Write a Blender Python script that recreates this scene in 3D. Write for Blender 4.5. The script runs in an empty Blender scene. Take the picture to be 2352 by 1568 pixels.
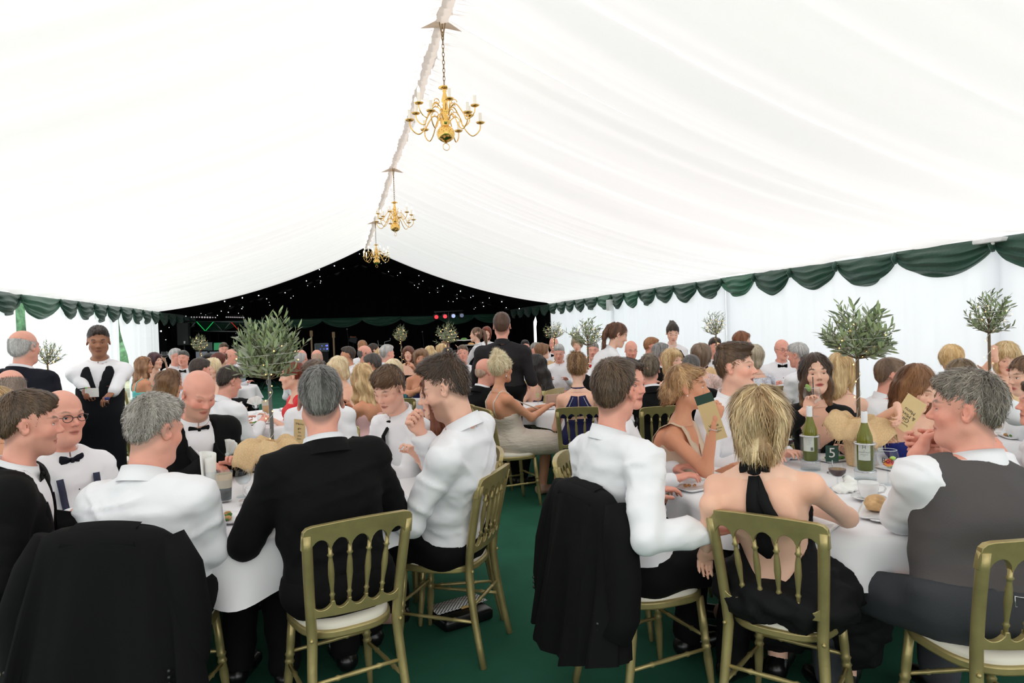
import bpy, bmesh, math, random
import numpy as np
from mathutils import Vector, Matrix
random.seed(7)
RNG = np.random.RandomState(7)
SC = bpy.context.scene
COL = SC.collection

# ------------------------------------------------------------------ camera
FPX = 1568.0                       # focal length in pixels of the 2352x1568 frame (24 mm lens)
EYE = 1.58
YAW, PITCH, ROLL = math.radians(14.36), math.radians(1.0), math.radians(1.75)
FWD = Vector((math.sin(YAW)*math.cos(PITCH), math.cos(YAW)*math.cos(PITCH), -math.sin(PITCH)))
RT0 = Vector((math.cos(YAW), -math.sin(YAW), 0))
UP0 = RT0.cross(FWD)
CRT = RT0*math.cos(ROLL) - UP0*math.sin(ROLL)
CUP = RT0*math.sin(ROLL) + UP0*math.cos(ROLL)
CAMP = Vector((0, 0, EYE))
cam_d = bpy.data.cameras.new('camera'); cam_d.lens = 24; cam_d.sensor_width = 36; cam_d.sensor_fit = 'HORIZONTAL'
cam_d.clip_start = 0.05; cam_d.clip_end = 300
cam = bpy.data.objects.new('camera', cam_d); COL.objects.link(cam)
M3 = Matrix((CRT, CUP, -FWD)).transposed()
cam.matrix_world = Matrix.Translation(CAMP) @ M3.to_4x4()
SC.camera = cam

FH = Vector((FWD.x, FWD.y, 0)).normalized(); RH = Vector((RT0.x, RT0.y, 0)).normalized()
def at(px, py, z):
    """world point seen at photo pixel (px,py) at camera depth z"""
    return CAMP + FWD*z + CRT*((px-1176)/FPX*z) - CUP*((py-784)/FPX*z)
def at_h(px, py, h):
    """world point on the horizontal plane of height h seen at pixel"""
    d = FWD + CRT*((px-1176)/FPX) - CUP*((py-784)/FPX)
    return CAMP + d*((h-EYE)/d.z)

# ------------------------------------------------------------------ world, sun, exposure
W_STRENGTH = 2.5
world = bpy.data.worlds.new('world'); SC.world = world; world.use_nodes = True
wn = world.node_tree.nodes; wbg = wn['Background']
wbg.inputs[0].default_value = (1.0, 0.975, 0.985, 1); wbg.inputs[1].default_value = W_STRENGTH
sun_d = bpy.data.lights.new('sun', 'SUN'); sun_d.energy = 6.0; sun_d.angle = math.radians(8); sun_d.color = (1, 0.96, 0.9)
sun = bpy.data.objects.new('sun', sun_d); COL.objects.link(sun)
sun.rotation_euler = Vector((0.50, 0.75, -1.0)).to_track_quat('-Z', 'Y').to_euler()   # shines from the upper left of the tent
SC.view_settings.view_transform = 'Standard'; SC.view_settings.look = 'None'
SC.view_settings.exposure = 0.0; SC.view_settings.gamma = 1.0
SC.view_settings.use_curve_mapping = False

# ------------------------------------------------------------------ helpers
def lin(c):
    return tuple(((v/255)/12.92 if v/255 <= 0.04045 else ((v/255+0.055)/1.055)**2.4) for v in c)
MATS = {}
def mat(name, rgb, rough=0.6, metal=0.0, spec=0.5, bump=None, ridged=False, var=None, emit=None, alpha=None, trans=None, sheen=0, coat=0, ior=None):
    """procedural principled material. bump=(scale,strength,(sx,sy,sz)); var=(scale,amount)"""
    if name in MATS: return MATS[name]
    m = bpy.data.materials.new(name); m.use_nodes = True
    nt = m.node_tree; b = nt.nodes['Principled BSDF']
    c = lin(rgb)
    b.inputs['Base Color'].default_value = (*c, 1); b.inputs['Roughness'].default_value = rough
    b.inputs['Metallic'].default_value = metal; b.inputs['Specular IOR Level'].default_value = spec
    if sheen: b.inputs['Sheen Weight'].default_value = sheen
    if coat: b.inputs['Coat Weight'].default_value = coat
    if ior: b.inputs['IOR'].default_value = ior
    if trans: b.inputs['Transmission Weight'].default_value = trans
    if alpha is not None: b.inputs['Alpha'].default_value = alpha
    if emit:
        b.inputs['Emission Color'].default_value = (*lin(emit[0]), 1); b.inputs['Emission Strength'].default_value = emit[1]
    tc = None
    if bump or var:
        tc = nt.nodes.new('ShaderNodeTexCoord')
    if var:
        n = nt.nodes.new('ShaderNodeTexNoise'); n.inputs['Scale'].default_value = var[0]; n.inputs['Detail'].default_value = 4
        nt.links.new(tc.outputs['Object'], n.inputs['Vector'])
        r = nt.nodes.new('ShaderNodeValToRGB'); a = var[1]
        r.color_ramp.elements[0].position = 0.3; r.color_ramp.elements[1].position = 0.7
        r.color_ramp.elements[0].color = tuple(max(0, x*(1-a)) for x in c)+(1,)
        r.color_ramp.elements[1].color = tuple(min(1, x*(1+a)) for x in c)+(1,)
        nt.links.new(n.outputs['Fac'], r.inputs[0]); nt.links.new(r.outputs[0], b.inputs['Base Color'])
    if bump:
        mp = nt.nodes.new('ShaderNodeMapping'); mp.inputs['Scale'].default_value = bump[2] if len(bump) > 2 else (1, 1, 1)
        n = nt.nodes.new('ShaderNodeTexNoise'); n.inputs['Scale'].default_value = bump[0]; n.inputs['Detail'].default_value = 5 if not ridged else 1.5
        if ridged: n.noise_type = 'RIDGED_MULTIFRACTAL'; n.inputs['Distortion'].default_value = 0.6
        bp = nt.nodes.new('ShaderNodeBump'); bp.inputs['Strength'].default_value = bump[1]; bp.inputs['Distance'].default_value = 0.02
        nt.links.new(tc.outputs['Object'], mp.inputs[0]); nt.links.new(mp.outputs[0], n.inputs['Vector'])
        nt.links.new(n.outputs['Fac'], bp.inputs['Height']); nt.links.new(bp.outputs[0], b.inputs['Normal'])
    MATS[name] = m
    return m
def mat_fabric_light(name, rgb, translucency, rgb_t=None, bump=None):
    """thin cloth that lets daylight through"""
    m = bpy.data.materials.new(name); m.use_nodes = True; nt = m.node_tree; nt.nodes.clear()
    out = nt.nodes.new('ShaderNodeOutputMaterial'); mx = nt.nodes.new('ShaderNodeMixShader')
    d = nt.nodes.new('ShaderNodeBsdfDiffuse'); t = nt.nodes.new('ShaderNodeBsdfTranslucent')
    d.inputs[0].default_value = (*lin(rgb), 1); t.inputs[0].default_value = (*lin(rgb_t or rgb), 1)
    mx.inputs[0].default_value = translucency
    nt.links.new(d.outputs[0], mx.inputs[1]); nt.links.new(t.outputs[0], mx.inputs[2]); nt.links.new(mx.outputs[0], out.inputs[0])
    if bump:
        tc = nt.nodes.new('ShaderNodeTexCoord'); mp = nt.nodes.new('ShaderNodeMapping'); mp.inputs['Scale'].default_value = bump[2]
        n = nt.nodes.new('ShaderNodeTexNoise'); n.inputs['Scale'].default_value = bump[0]; n.inputs['Detail'].default_value = 4
        bp = nt.nodes.new('ShaderNodeBump'); bp.inputs['Strength'].default_value = bump[1]; bp.inputs['Distance'].default_value = 0.03
        nt.links.new(tc.outputs['Object'], mp.inputs[0]); nt.links.new(mp.outputs[0], n.inputs['Vector'])
        nt.links.new(n.outputs['Fac'], bp.inputs['Height'])
        nt.links.new(bp.outputs[0], d.inputs['Normal']); nt.links.new(bp.outputs[0], t.inputs['Normal'])
    MATS[name] = m
    return m
def mat_attr(name, rough, spec=0.4, bump=None, sss=0, sheen=0):
    """colour read from the mesh's own colour attribute (skin, hair)"""
    m = bpy.data.materials.new(name); m.use_nodes = True; nt = m.node_tree; b = nt.nodes['Principled BSDF']
    a = nt.nodes.new('ShaderNodeAttribute'); a.attribute_name = 'Col'
    nt.links.new(a.outputs['Color'], b.inputs['Base Color'])
    b.inputs['Roughness'].default_value = rough; b.inputs['Specular IOR Level'].default_value = spec
    if sheen: b.inputs['Sheen Weight'].default_value = sheen
    if bump:
        tc = nt.nodes.new('ShaderNodeTexCoord'); n = nt.nodes.new('ShaderNodeTexNoise'); n.inputs['Scale'].default_value = bump[0]
        bp = nt.nodes.new('ShaderNodeBump'); bp.inputs['Strength'].default_value = bump[1]; bp.inputs['Distance'].default_value = 0.01
        nt.links.new(tc.outputs['Object'], n.inputs['Vector']); nt.links.new(n.outputs['Fac'], bp.inputs['Height']); nt.links.new(bp.outputs[0], b.inputs['Normal'])
    MATS[name] = m
    return m

def add_obj(name, me, parent=None, loc=None, rot=None):
    o = bpy.data.objects.new(name, me); COL.objects.link(o)
    if parent: o.parent = parent
    if loc is not None: o.location = loc
    if rot is not None: o.rotation_euler = rot
    return o
def mk_mesh(name, V, F, m, smooth=True, col=None):
    """V (n,3) array, F list of face lists or int array (n,3)/(n,4) or list of such arrays"""
    me = bpy.data.meshes.new(name)
    V = np.asarray(V, dtype=np.float32).reshape(-1, 3)
    if isinstance(F, np.ndarray): F = [F]
    if len(F) and isinstance(F[0], np.ndarray):
        F = [f for f in F if len(f)]
        li = np.concatenate([f.ravel() for f in F]).astype(np.int32) if F else np.zeros(0, np.int32)
        tot = np.concatenate([np.full(len(f), f.shape[1], np.int32) for f in F]) if F else np.zeros(0, np.int32)
        st = np.concatenate([[0], np.cumsum(tot)[:-1]]).astype(np.int32) if len(tot) else tot
        me.vertices.add(len(V)); me.vertices.foreach_set('co', V.ravel())
        me.loops.add(len(li)); me.loops.foreach_set('vertex_index', li)
        me.polygons.add(len(tot)); me.polygons.foreach_set('loop_start', st); me.polygons.foreach_set('loop_total', tot)
        me.update(calc_edges=True)
    else:
        me.from_pydata(V.tolist(), [], F)
    if smooth and len(me.polygons): me.polygons.foreach_set('use_smooth', np.ones(len(me.polygons), bool))
    if col is not None:
        a = me.color_attributes.new('Col', 'FLOAT_COLOR', 'POINT')
        c4 = np.ones((len(V), 4), np.float32); c4[:, :3] = col; a.data.foreach_set('color', c4.ravel())
    if m is not None: me.materials.append(m)
    return me
def tag(o, label=None, cat=None, group=None, kind=None):
    if label: o['label'] = label
    if cat: o['category'] = cat
    if group: o['group'] = group
    if kind: o['kind'] = kind
    return o
def thing(name, label, cat, loc=(0, 0, 0), rz=0, group=None):
    o = bpy.data.objects.new(name, None); COL.objects.link(o); o.empty_display_size = 0.1
    o.location = loc; o.rotation_euler = (0, 0, rz)
    return tag(o, label, cat, group)
def copy_tree(o, parent=None):
    c = o.copy(); COL.objects.link(c)
    if parent: c.parent = parent
    for ch in list(o.children): copy_tree(ch, c)
    return c

class MB:
    """collects shapes into one mesh"""
    def __init__(s): s.V = []; s.F = []; s.n = 0
    def add(s, V, F):
        s.V += [tuple(v) for v in V]; s.F += [[i+s.n for i in f] for f in F]; s.n += len(V); return s
    def box(s, c, h, R=None):
        vs = []
        for i in (-1, 1):
            for j in (-1, 1):
                for k in (-1, 1):
                    v = Vector((i*h[0], j*h[1], k*h[2]))
                    if R is not None: v = R @ v
                    vs.append(v+Vector(c))
        return s.add(vs, [(0, 1, 3, 2), (4, 6, 7, 5), (0, 4, 5, 1), (2, 3, 7, 6), (0, 2, 6, 4), (1, 5, 7, 3)])
    def bbox(s, c, h, b, R=None):
        """bevelled box"""
        bm = bmesh.new(); bmesh.ops.create_cube(bm, size=1)
        bmesh.ops.scale(bm, vec=(h[0]*2, h[1]*2, h[2]*2), verts=bm.verts)
        bmesh.ops.bevel(bm, geom=bm.edges[:], offset=b, segments=2, affect='EDGES', profile=0.5)
        V = [((R @ v.co) if R is not None else v.co)+Vector(c) for v in bm.verts]
        bm.verts.index_update(); F = [[v.index for v in f.verts] for f in bm.faces]; bm.free()
        return s.add(V, F)
    def tube(s, pts, radii, n=8, cap=True, closed=False):
        pts = [Vector(p) for p in pts]
        if not hasattr(radii, '__len__'): radii = [radii]*len(pts)
        V = []; F = []; N = len(pts); prev = None
        for i, p in enumerate(pts):
            if closed: t = (pts[(i+1) % N]-pts[i-1]).normalized()
            else: t = (pts[min(i+1, N-1)]-pts[max(i-1, 0)]).normalized()
            if prev is None:
                u = t.orthogonal().normalized()
            else:
                u = (prev-t*prev.dot(t)); u = u.normalized() if u.length > 1e-6 else t.orthogonal().normalized()
            prev = u; w = t.cross(u)
            for k in range(n):
                a = 2*math.pi*k/n; V.append(p+(u*math.cos(a)+w*math.sin(a))*radii[i])
        for i in range(N if closed else N-1):
            j = (i+1) % N
            for k in range(n): F.append((i*n+k, i*n+(k+1) % n, j*n+(k+1) % n, j*n+k))
        if cap and not closed:
            F.append(tuple(range(n-1, -1, -1))); F.append(tuple((N-1)*n+k for k in range(n)))
        return s.add(V, F)
    def lathe(s, prof, n=20, c=(0, 0, 0), R=None):
        """prof: list of (r,z); r=0 ends closed"""
        V = []; F = []; rows = []
        for r, z in prof:
            if r < 1e-6: rows.append([len(V)]); V.append(Vector((0, 0, z)))
            else:
                rows.append(list(range(len(V), len(V)+n)))
                for k in range(n):
                    a = 2*math.pi*k/n; V.append(Vector((r*math.cos(a), r*math.sin(a), z)))
        for A, B in zip(rows[:-1], rows[1:]):
            for k in range(n):
                k2 = (k+1) % n
                if len(A) == 1 and len(B) == 1: continue
                if len(A) == 1: F.append((A[0], B[k2], B[k]))
                elif len(B) == 1: F.append((A[k], A[k2], B[0]))
                else: F.append((A[k], A[k2], B[k2], B[k]))
        V = [((R @ v) if R is not None else v)+Vector(c) for v in V]
        return s.add(V, F)
    def sphere(s, c, r, n=12, m=8, sc=(1, 1, 1)):
        prof = [(r*math.sin(math.pi*i/m), -r*math.cos(math.pi*i/m)) for i in range(m+1)]
        prof[0] = (0, -r); prof[-1] = (0, r)
        k0 = s.n; s.lathe(prof, n)
        for i in range(k0, s.n):
            v = s.V[i]; s.V[i] = (c[0]+v[0]*sc[0], c[1]+v[1]*sc[1], c[2]+v[2]*sc[2])
        return s
    def grid(s, P):
        """P[i][j] points"""
        nu, nv = len(P), len(P[0]); V = [p for r in P for p in r]
        F = [(i*nv+j, (i+1)*nv+j, (i+1)*nv+j+1, i*nv+j+1) for i in range(nu-1) for j in range(nv-1)]
        return s.add(V, F)
    def prism(s, poly, z0, z1, tf=None):
        """extruded polygon in xy"""
        n = len(poly); V = [Vector((x, y, z0)) for x, y in poly]+[Vector((x, y, z1)) for x, y in poly]
        F = [tuple(range(n-1, -1, -1)), tuple(range(n, 2*n))]+[(i, (i+1) % n, n+(i+1) % n, n+i) for i in range(n)]
        if tf: V = [tf(v) for v in V]
        return s.add(V, F)
    def mesh(s, name, m, smooth=True): return mk_mesh(name, s.V, s.F, m, smooth)
    def build(s, name, m, parent=None, smooth=True, loc=None, rot=None):
        return add_obj(name, s.mesh(name, m, smooth), parent, loc, rot)
def sharp(o, ang=40):
    o.data.set_sharp_from_angle(angle=math.radians(ang)); return o
def text_mesh(txt, size, m, depth=0.0, align='CENTER'):
    c = bpy.data.curves.new('txt', 'FONT'); c.body = txt; c.size = size; c.extrude = depth; c.align_x = align; c.align_y = 'CENTER'; c.resolution_u = 3
    o = bpy.data.objects.new('txt', c); COL.objects.link(o)
    dg = bpy.context.evaluated_depsgraph_get(); me = bpy.data.meshes.new_from_object(o.evaluated_get(dg))
    bpy.data.objects.remove(o); bpy.data.curves.remove(c)
    me.materials.clear(); me.materials.append(m)
    return me
def smooth01(x): x = np.clip(x, 0, 1); return x*x*(3-2*x)
# value noise for numpy
_perm = RNG.rand(4096).astype(np.float32)*2-1
def vnoise(x, y, z):
    xi = np.floor(x).astype(np.int64); yi = np.floor(y).astype(np.int64); zi = np.floor(z).astype(np.int64)
    fx = x-xi; fy = y-yi; fz = z-zi
    fx = fx*fx*(3-2*fx); fy = fy*fy*(3-2*fy); fz = fz*fz*(3-2*fz)
    def h(a, b, c): return _perm[(a*73856093 ^ b*19349663 ^ c*83492791) & 4095]
    c00 = h(xi, yi, zi)*(1-fx)+h(xi+1, yi, zi)*fx; c10 = h(xi, yi+1, zi)*(1-fx)+h(xi+1, yi+1, zi)*fx
    c01 = h(xi, yi, zi+1)*(1-fx)+h(xi+1, yi, zi+1)*fx; c11 = h(xi, yi+1, zi+1)*(1-fx)+h(xi+1, yi+1, zi+1)*fx
    return (c00*(1-fy)+c10*fy)*(1-fz)+(c01*(1-fy)+c11*fy)*fz
# ------------------------------------------------------------------ the tent
XL, XR, XC = -4.75, 6.55, 0.90
ZE, ZR = 2.35, 4.12
FRAMES = [-4.5, 0.5, 5.5, 10.5, 15.5, 20.5]
YB = 25.5
m_lining = mat_fabric_light('white tent lining', (247, 247, 247), 0.218)
m_drape = mat_fabric_light('white wall drape', (238, 243, 250), 0.42, (242, 247, 255))
m_black = mat('black lining', (6, 6, 7), 0.95, spec=0.1, bump=(30, 0.15))
m_carpet = mat('green carpet', (40, 92, 72), 0.95, spec=0.15, bump=(420, 0.35), var=(2.2, 0.14))
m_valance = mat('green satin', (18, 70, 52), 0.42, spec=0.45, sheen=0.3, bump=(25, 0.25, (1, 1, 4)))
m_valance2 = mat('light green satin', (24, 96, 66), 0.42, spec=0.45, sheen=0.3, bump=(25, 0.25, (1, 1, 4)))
m_white = mat('white metal', (235, 235, 235), 0.4)
m_gather = mat_fabric_light('ridge gather', (250, 236, 222), 0.5)
m_ridge = mat_fabric_light('ridge ruched tape', (236, 226, 218), 0.20)

fl = MB().grid([[(x, y, 0) for y in np.linspace(-5.2, YB+0.2, 40)] for x in np.linspace(XL-0.1, XR+0.1, 16)])
tag(fl.build('floor', m_carpet), kind='structure')

def pleat(Y, t, seed):
    """gathered folds of the lining: depth as a function of Y, slowly drifting with t (0 ridge .. 1 eave)"""
    Yd = Y+0.10*np.sin(2.1*t+seed)+0.05*vnoise(Y*0.7+seed, t*3, Y*0)
    z0 = Y*0
    a = np.abs(vnoise(Yd*2.3+seed*3, t*0.5, z0+seed))
    b = vnoise(Yd*5.5+seed*5, t*0.7, z0+seed+9)
    c = vnoise(Yd*13+seed*7, t*1.2, z0+seed+3)
    return 0.120*a+0.045*b+0.012*c
def lining_z(Y, t):
    z = ZR-(ZR-ZE)*t-4*0.27*t*(1-t)
    ph = np.mod(Y-0.5, 5.0)/5.0
    return z-0.05*np.sin(np.pi*ph)*(1-t)
def build_ceiling():
    root = thing('ceiling', None, None); tag(root, kind='structure')
    for bi in range(len(FRAMES)-1):
        y0, y1 = FRAMES[bi], FRAMES[bi+1]
        for side in (-1, 1):
            ny = 150 if bi > 0 else 60
            Y, T = np.meshgrid(np.linspace(y0, y1, ny), np.linspace(0.006, 1, 34), indexing='ij')
            X = XC+side*T*(XR-XC)
            gather = 0.35+0.65*np.sin(np.pi*np.clip(T, 0, 1))**0.6
            edge = smooth01((Y-y0)/0.5)*smooth01((y1-Y)/0.5)
            D = pleat(Y, T, bi*2+side*0.5)*gather
            Z = lining_z(Y, T)-D*(0.5+0.5*edge)+0.02
            V = np.stack([X, Y, Z], -1).reshape(-1, 3)
            n1, n2 = Y.shape; idx = np.arange(n1*n2).reshape(n1, n2)
            F = np.stack([idx[:-1, :-1], idx[1:, :-1], idx[1:, 1:], idx[:-1, 1:]], -1).reshape(-1, 4)
            add_obj('lining_panel', mk_mesh('lining_panel', V, F, m_lining), root)
    # ruched tape along the ridge with its little gathers
    Y = np.linspace(FRAMES[0], FRAMES[-1], 520); V = []; F = []
    for i, y in enumerate(Y):
        w = 0.046+0.006*math.sin(y*31)+0.008*math.sin(y*7.3)+0.006*random.random()
        z = float(lining_z(np.array(y), np.array(0.0)))-0.03+0.01*math.sin(y*47)
        V += [(XC-w, y, z-0.02), (XC, y, z-0.035), (XC+w, y, z-0.02)]
    for i in range(len(Y)-1): F += [(3*i, 3*i+3, 3*i+4, 3*i+1), (3*i+1, 3*i+4, 3*i+5, 3*i+2)]
    mb = MB().add(V, F)
    for k in range(700):
        y = random.uniform(1, 20.4); s = random.choice((-1, 1)); L = random.uniform(0.05, 0.16)
        z = float(lining_z(np.array(y), np.array(0.0)))-0.055
        p = Vector((XC+s*0.05, y, z)); q = p+Vector((s*L, random.uniform(-.1, .02), -L*0.42))
        mb.add([p, p+Vector((0, 0.006, 0)), q], [(0, 1, 2)])
    mb.build('ridge_tape', m_ridge, root)
    # pulled-up points at each frame where a chandelier chain comes through
    for y in (5.5, 10.5, 15.5):
        mb = MB()
        for s in (-1, 1):
            mb.add([(XC, y-0.05, ZR-0.03), (XC, y+0.07, ZR-0.03), (XC+s*0.17, y+0.01, ZR-0.105), (XC, y, ZR-0.09)], [(0, 1, 2), (0, 2, 3), (1, 3, 2)])
        mb.build('ridge_gather', m_gather, root)
build_ceiling()

def drape_panel(name, parent, y0, y1, x, zt, zb, m, sgn, gap=None, amp=0.02, seed=0, dens=26):
    """pleated hanging panel along Y; gap=(func z-> extra cut at y1 end)"""
    ny = max(4, int((y1-y0)*dens)); nz = 14
    u, w = np.meshgrid(np.linspace(0, 1, ny), np.linspace(0, 1, nz), indexing='ij')
    Z = zt+(zb-zt)*w
    e0 = np.full_like(Z, y0); e1 = np.full_like(Z, y1)
    if gap:
        e0 = gap(Z)[0]; e1 = gap(Z)[1]
    Y = e0+(e1-e0)*u
    X = x+sgn*(amp*np.abs(vnoise(Y*5+seed, Z*0.15, Y*0+seed))*2+amp*0.5*vnoise(Y*12+seed, Z*0.2, Y*0+4)+0.012)
    V = np.stack([X, Y, Z], -1).reshape(-1, 3); idx = np.arange(ny*nz).reshape(ny, nz)
    F = np.stack([idx[:-1, :-1], idx[1:, :-1], idx[1:, 1:], idx[:-1, 1:]], -1).reshape(-1, 4)
    return add_obj(name, mk_mesh(name, V, F, m), parent)
# right wall
wr = tag(thing('wall_right', None, None), kind='structure')
for i in range(5):
    drape_panel('drape_panel', wr, FRAMES[i]-0.0, FRAMES[i+1]+0.0, XR, ZE+0.02, 0.0, m_drape, -1, seed=i*3)
for y in FRAMES[1:-1]:
    MB().box((XR+0.10, y, ZE/2), (0.05, 0.06, ZE/2)).build('tent_upright', m_white, wr, smooth=False)
# left wall: drapes parted in two places so that the garden shows
wl = tag(thing('wall_left', None, None), kind='structure')
def edge_gap(a, b): return lambda Z: (a(Z), b(Z))
c1 = lambda Z: 11.95-0.00*Z-0.35*smooth01((1.75-Z)/1.2)
c2 = lambda Z: 12.28+0.0*Z+0.10*smooth01((2.0-Z)/0.8)
c3 = lambda Z: 16.95+0.0*Z
c4 = lambda Z: 17.02+0.62*smooth01((2.1-Z)/1.1)
k = lambda v: (lambda Z: np.full_like(Z, v))
segs = [(k(-4.5), k(0.5)), (k(0.5), k(5.5)), (k(5.5), c1), (c2, k(15.5)), (k(15.5), c3), (c4, k(20.5))]
for i, (a, b) in enumerate(segs):
    y0 = float(a(np.array([1.0]))[0]); y1 = float(b(np.array([1.0]))[0])
    drape_panel('drape_panel', wl, y0, y1, XL, ZE+0.02, 0.0, m_drape, 1, gap=edge_gap(a, b), seed=20+i*3)
# black-lined dance floor end
wb = tag(thing('wall_back', None, None), kind='structure')
m_star = mat('star light', (255, 255, 255), 0.5, emit=((235, 240, 255), 7))
nx = 180
xs = np.linspace(XL, XR, nx); Vb = []; Fb = []
for i, x in enumerate(xs):
    top = ZR-(ZR-ZE)*abs(x-XC)/(XR-XC); yo = 0.025*math.sin(x*19)+0.02*math.sin(x*7+1)
    Vb += [(x, YB+yo, 0), (x, YB+yo, top+0.02)]
for i in range(nx-1): Fb.append((2*i, 2*i+2, 2*i+3, 2*i+1))
MB().add(Vb, Fb).build('black_drape', m_black, wb)
for s, xw in ((-1, XL), (1, XR)):
    par = wl if s < 0 else wr
    if s < 0:
        drape_panel('black_drape', par, 20.5, YB, xw, ZE+0.02, 0, m_black, -s, seed=50, amp=0.03)
    else:
        g0 = lambda Z: 22.0+0.10*vnoise(Z*3.1, Z*0+2.2, Z*0)+0.5*smooth01((Z-1.85)/0.06)*0.5
        g1 = lambda Z: np.where(Z > 1.88, 22.2, 22.48)+0*Z
        drape_panel('black_drape', par, 20.5, 22.0, xw, ZE+0.02, 0, m_black, -s, gap=edge_gap(k(20.5), g0), seed=51, amp=0.02)
        drape_panel('black_drape', par, 22.48, YB, xw, ZE+0.02, 0, m_black, -s, gap=edge_gap(g1, k(YB)), seed=52, amp=0.02)
blk = tag(thing('ceiling', None, None), kind='structure')
for s in (-1, 1):
    Y, T = np.meshgrid(np.linspace(20.5, YB, 40), np.linspace(0, 1, 12), indexing='ij')
    X = XC+s*T*(XR-XC); Z = ZR-(ZR-ZE)*T-0.25*T*(1-T)-0.03*np.abs(np.sin(Y*4))*np.sin(np.pi*T)
    V = np.stack([X, Y, Z], -1).reshape(-1, 3); idx = np.arange(Y.size).reshape(Y.shape)
    F = np.stack([idx[:-1, :-1], idx[1:, :-1], idx[1:, 1:], idx[:-1, 1:]], -1).reshape(-1, 4)
    add_obj('black_lining', mk_mesh('black_lining', V, F, m_black), blk)
star_me = MB().sphere((0, 0, 0), 1.0, 8, 6).mesh('star_light', m_star)
def star(p, r, par):
    o = add_obj('star_light', star_me, par, p); o.scale = (r, r, r)
STARS = [(1904/3.92+340-.0, 90/3.92+560, 1), (1895/3.92+340, 72/3.92+560, .6)]
SP = [(1904, 90, 1), (1894, 72, .6), (2010, 126, .8), (2035, 121, .9), (2138, 143, 1.1), (2136, 168, 1.1), (2100, 178, .5), (2165, 249, 1), (2271, 260, 1), (2245, 284, .5), (1678, 197, 1.6), (1760, 222, .6), (1543, 231, 1.6), (1548, 294, 1), (1426, 333, 1.6), (1556, 334, 1.4), (1551, 351, .8), (1437, 376, .6), (1500, 385, .5), (1234, 439, 1.5), (1308, 469, .7), (1287, 487, .9), (996, 464, 1.9), (1068, 494, 1.2), (849, 485, 1.9), (690, 517, 1.8), (1098, 553, .7), (1090, 526, .5), (853, 568, .9), (844, 583, 1.3), (737, 560, .6), (659, 605, 1), (723, 615, 1.2), (815, 624, .7), (519, 639, .8), (625, 643, 1), (477, 626, .5), (341, 650, .8), (117, 785, 2.2), (160, 862, .8), (190, 752, .5)]
for (u, v, s) in SP:
    px, py = 340+u/3.92, 560+v/3.92
    ray = (at(px, py, 1)-CAMP)
    best = None
    for sd in (-1, 1):                      # intersect with the black pitched ceiling or the side wall
        nrm = Vector((sd*(ZR-ZE), 0, (XR-XC)))
        tt = (Vector((XC, 0, ZR-0.09))-CAMP).dot(nrm)/ray.dot(nrm)
        p = CAMP+ray*tt
        if tt > 0 and 20.55 < p.y < YB-0.1 and (p.x-XC)*sd >= 0 and abs(p.x-XC) < XR-XC-0.1: best = p
    if best is None:
        tt = (XL+0.08-CAMP.x)/ray.x if ray.x < 0 else -1
        p = CAMP+ray*tt if tt > 0 else None
        if p is not None and 20.5 < p.y < YB: best = p
        else: best = CAMP+ray*((YB-0.06-CAMP.y)/ray.y)
    star(best, 0.008*s+0.002, blk if best.z > ZE else wb)
SP2 = [(178, 143, 1), (176, 168, 1), (205, 249, 1), (311, 260, 1), (479, 285, .8), (515, 334, 1), (480, 360, .8), (438, 372, 1), (470, 393, 1), (646, 398, .9), (693, 381, 1.3), (648, 435, .8), (574, 438, .6), (853, 425, 1.9), (822, 455, .6), (822, 491, 1), (787, 519, .8), (945, 482, 1.1), (966, 470, 1), (1112, 487, 1), (1054, 528, .8), (1225, 520, 1.8), (1061, 561, 1.2), (988, 573, .6), (976, 586, .6), (1265, 573, 1.2), (1383, 582, 1.5), (1579, 575, 1.2), (1337, 623, 1.3), (743, 516, .5)]
for (u, v, s) in SP2:
    px, py = 840+u/3.92, 560+v/3.92; ray = (at(px, py, 1)-CAMP); best = None
    nrm = Vector(((ZR-ZE), 0, (XR-XC))); tt = (Vector((XC, 0, ZR-0.10))-CAMP).dot(nrm)/ray.dot(nrm); p = CAMP+ray*tt
    if tt > 0 and 20.55 < p.y < YB-0.1 and p.x < XR-0.1: best = p
    if best is None: best = CAMP+ray*((YB-0.06-CAMP.y)/ray.y)
    star(best, 0.008*s+0.002, blk if best.z > ZE else wb)

# ------------------------------------------------------------------ green swagged valances
def swag(parent, p0, p1, inward, m, depth=0.36, seed=0):
    """one swag between two gathered points"""
    p0, p1 = Vector(p0), Vector(p1); nu, nv = 22, 24; P = []
    for i in range(nu+1):
        u = i/nu; row = []; drop = 0.10+(depth-0.10)*math.sin(math.pi*u)**0.75
        for j in range(nv+1):
            v = j/nv
            fold = 0.026*(1-2*abs(math.sin(v*11+seed+1.5*math.sin(math.pi*u)+.6*math.sin(u*9+seed))))*(.35+.65*math.sin(math.pi*u)**0.5)*(0.25+v)
            out = 0.035+0.055*math.sin(math.pi*v**0.8)*math.sin(math.pi*u)+fold*0.9+0.02*(1-math.sin(math.pi*u))*math.sin(v*9)
            zz = -drop*(v**0.9)+0.006*math.sin(v*30+seed)
            row.append(p0.lerp(p1, u)+Vector(inward)*out+Vector((0, 0, zz)))
        P.append(row)
    return MB().grid(P).build('swag', m, parent)
def valance(side_x, inward, ys, label_root, lights=()):
    r = label_root
    for i, (a, b) in enumerate(zip(ys[:-1], ys[1:])):
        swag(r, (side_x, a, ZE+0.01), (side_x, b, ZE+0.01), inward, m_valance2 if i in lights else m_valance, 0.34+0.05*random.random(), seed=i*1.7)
        MB().tube([(side_x+inward[0]*0.05, b, ZE), (side_x+inward[0]*0.075, b, ZE-0.06), (side_x+inward[0]*0.05, b, ZE-0.13)], [0.02, 0.032, 0.018], 8).build('swag_tie', m_valance, r)
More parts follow.
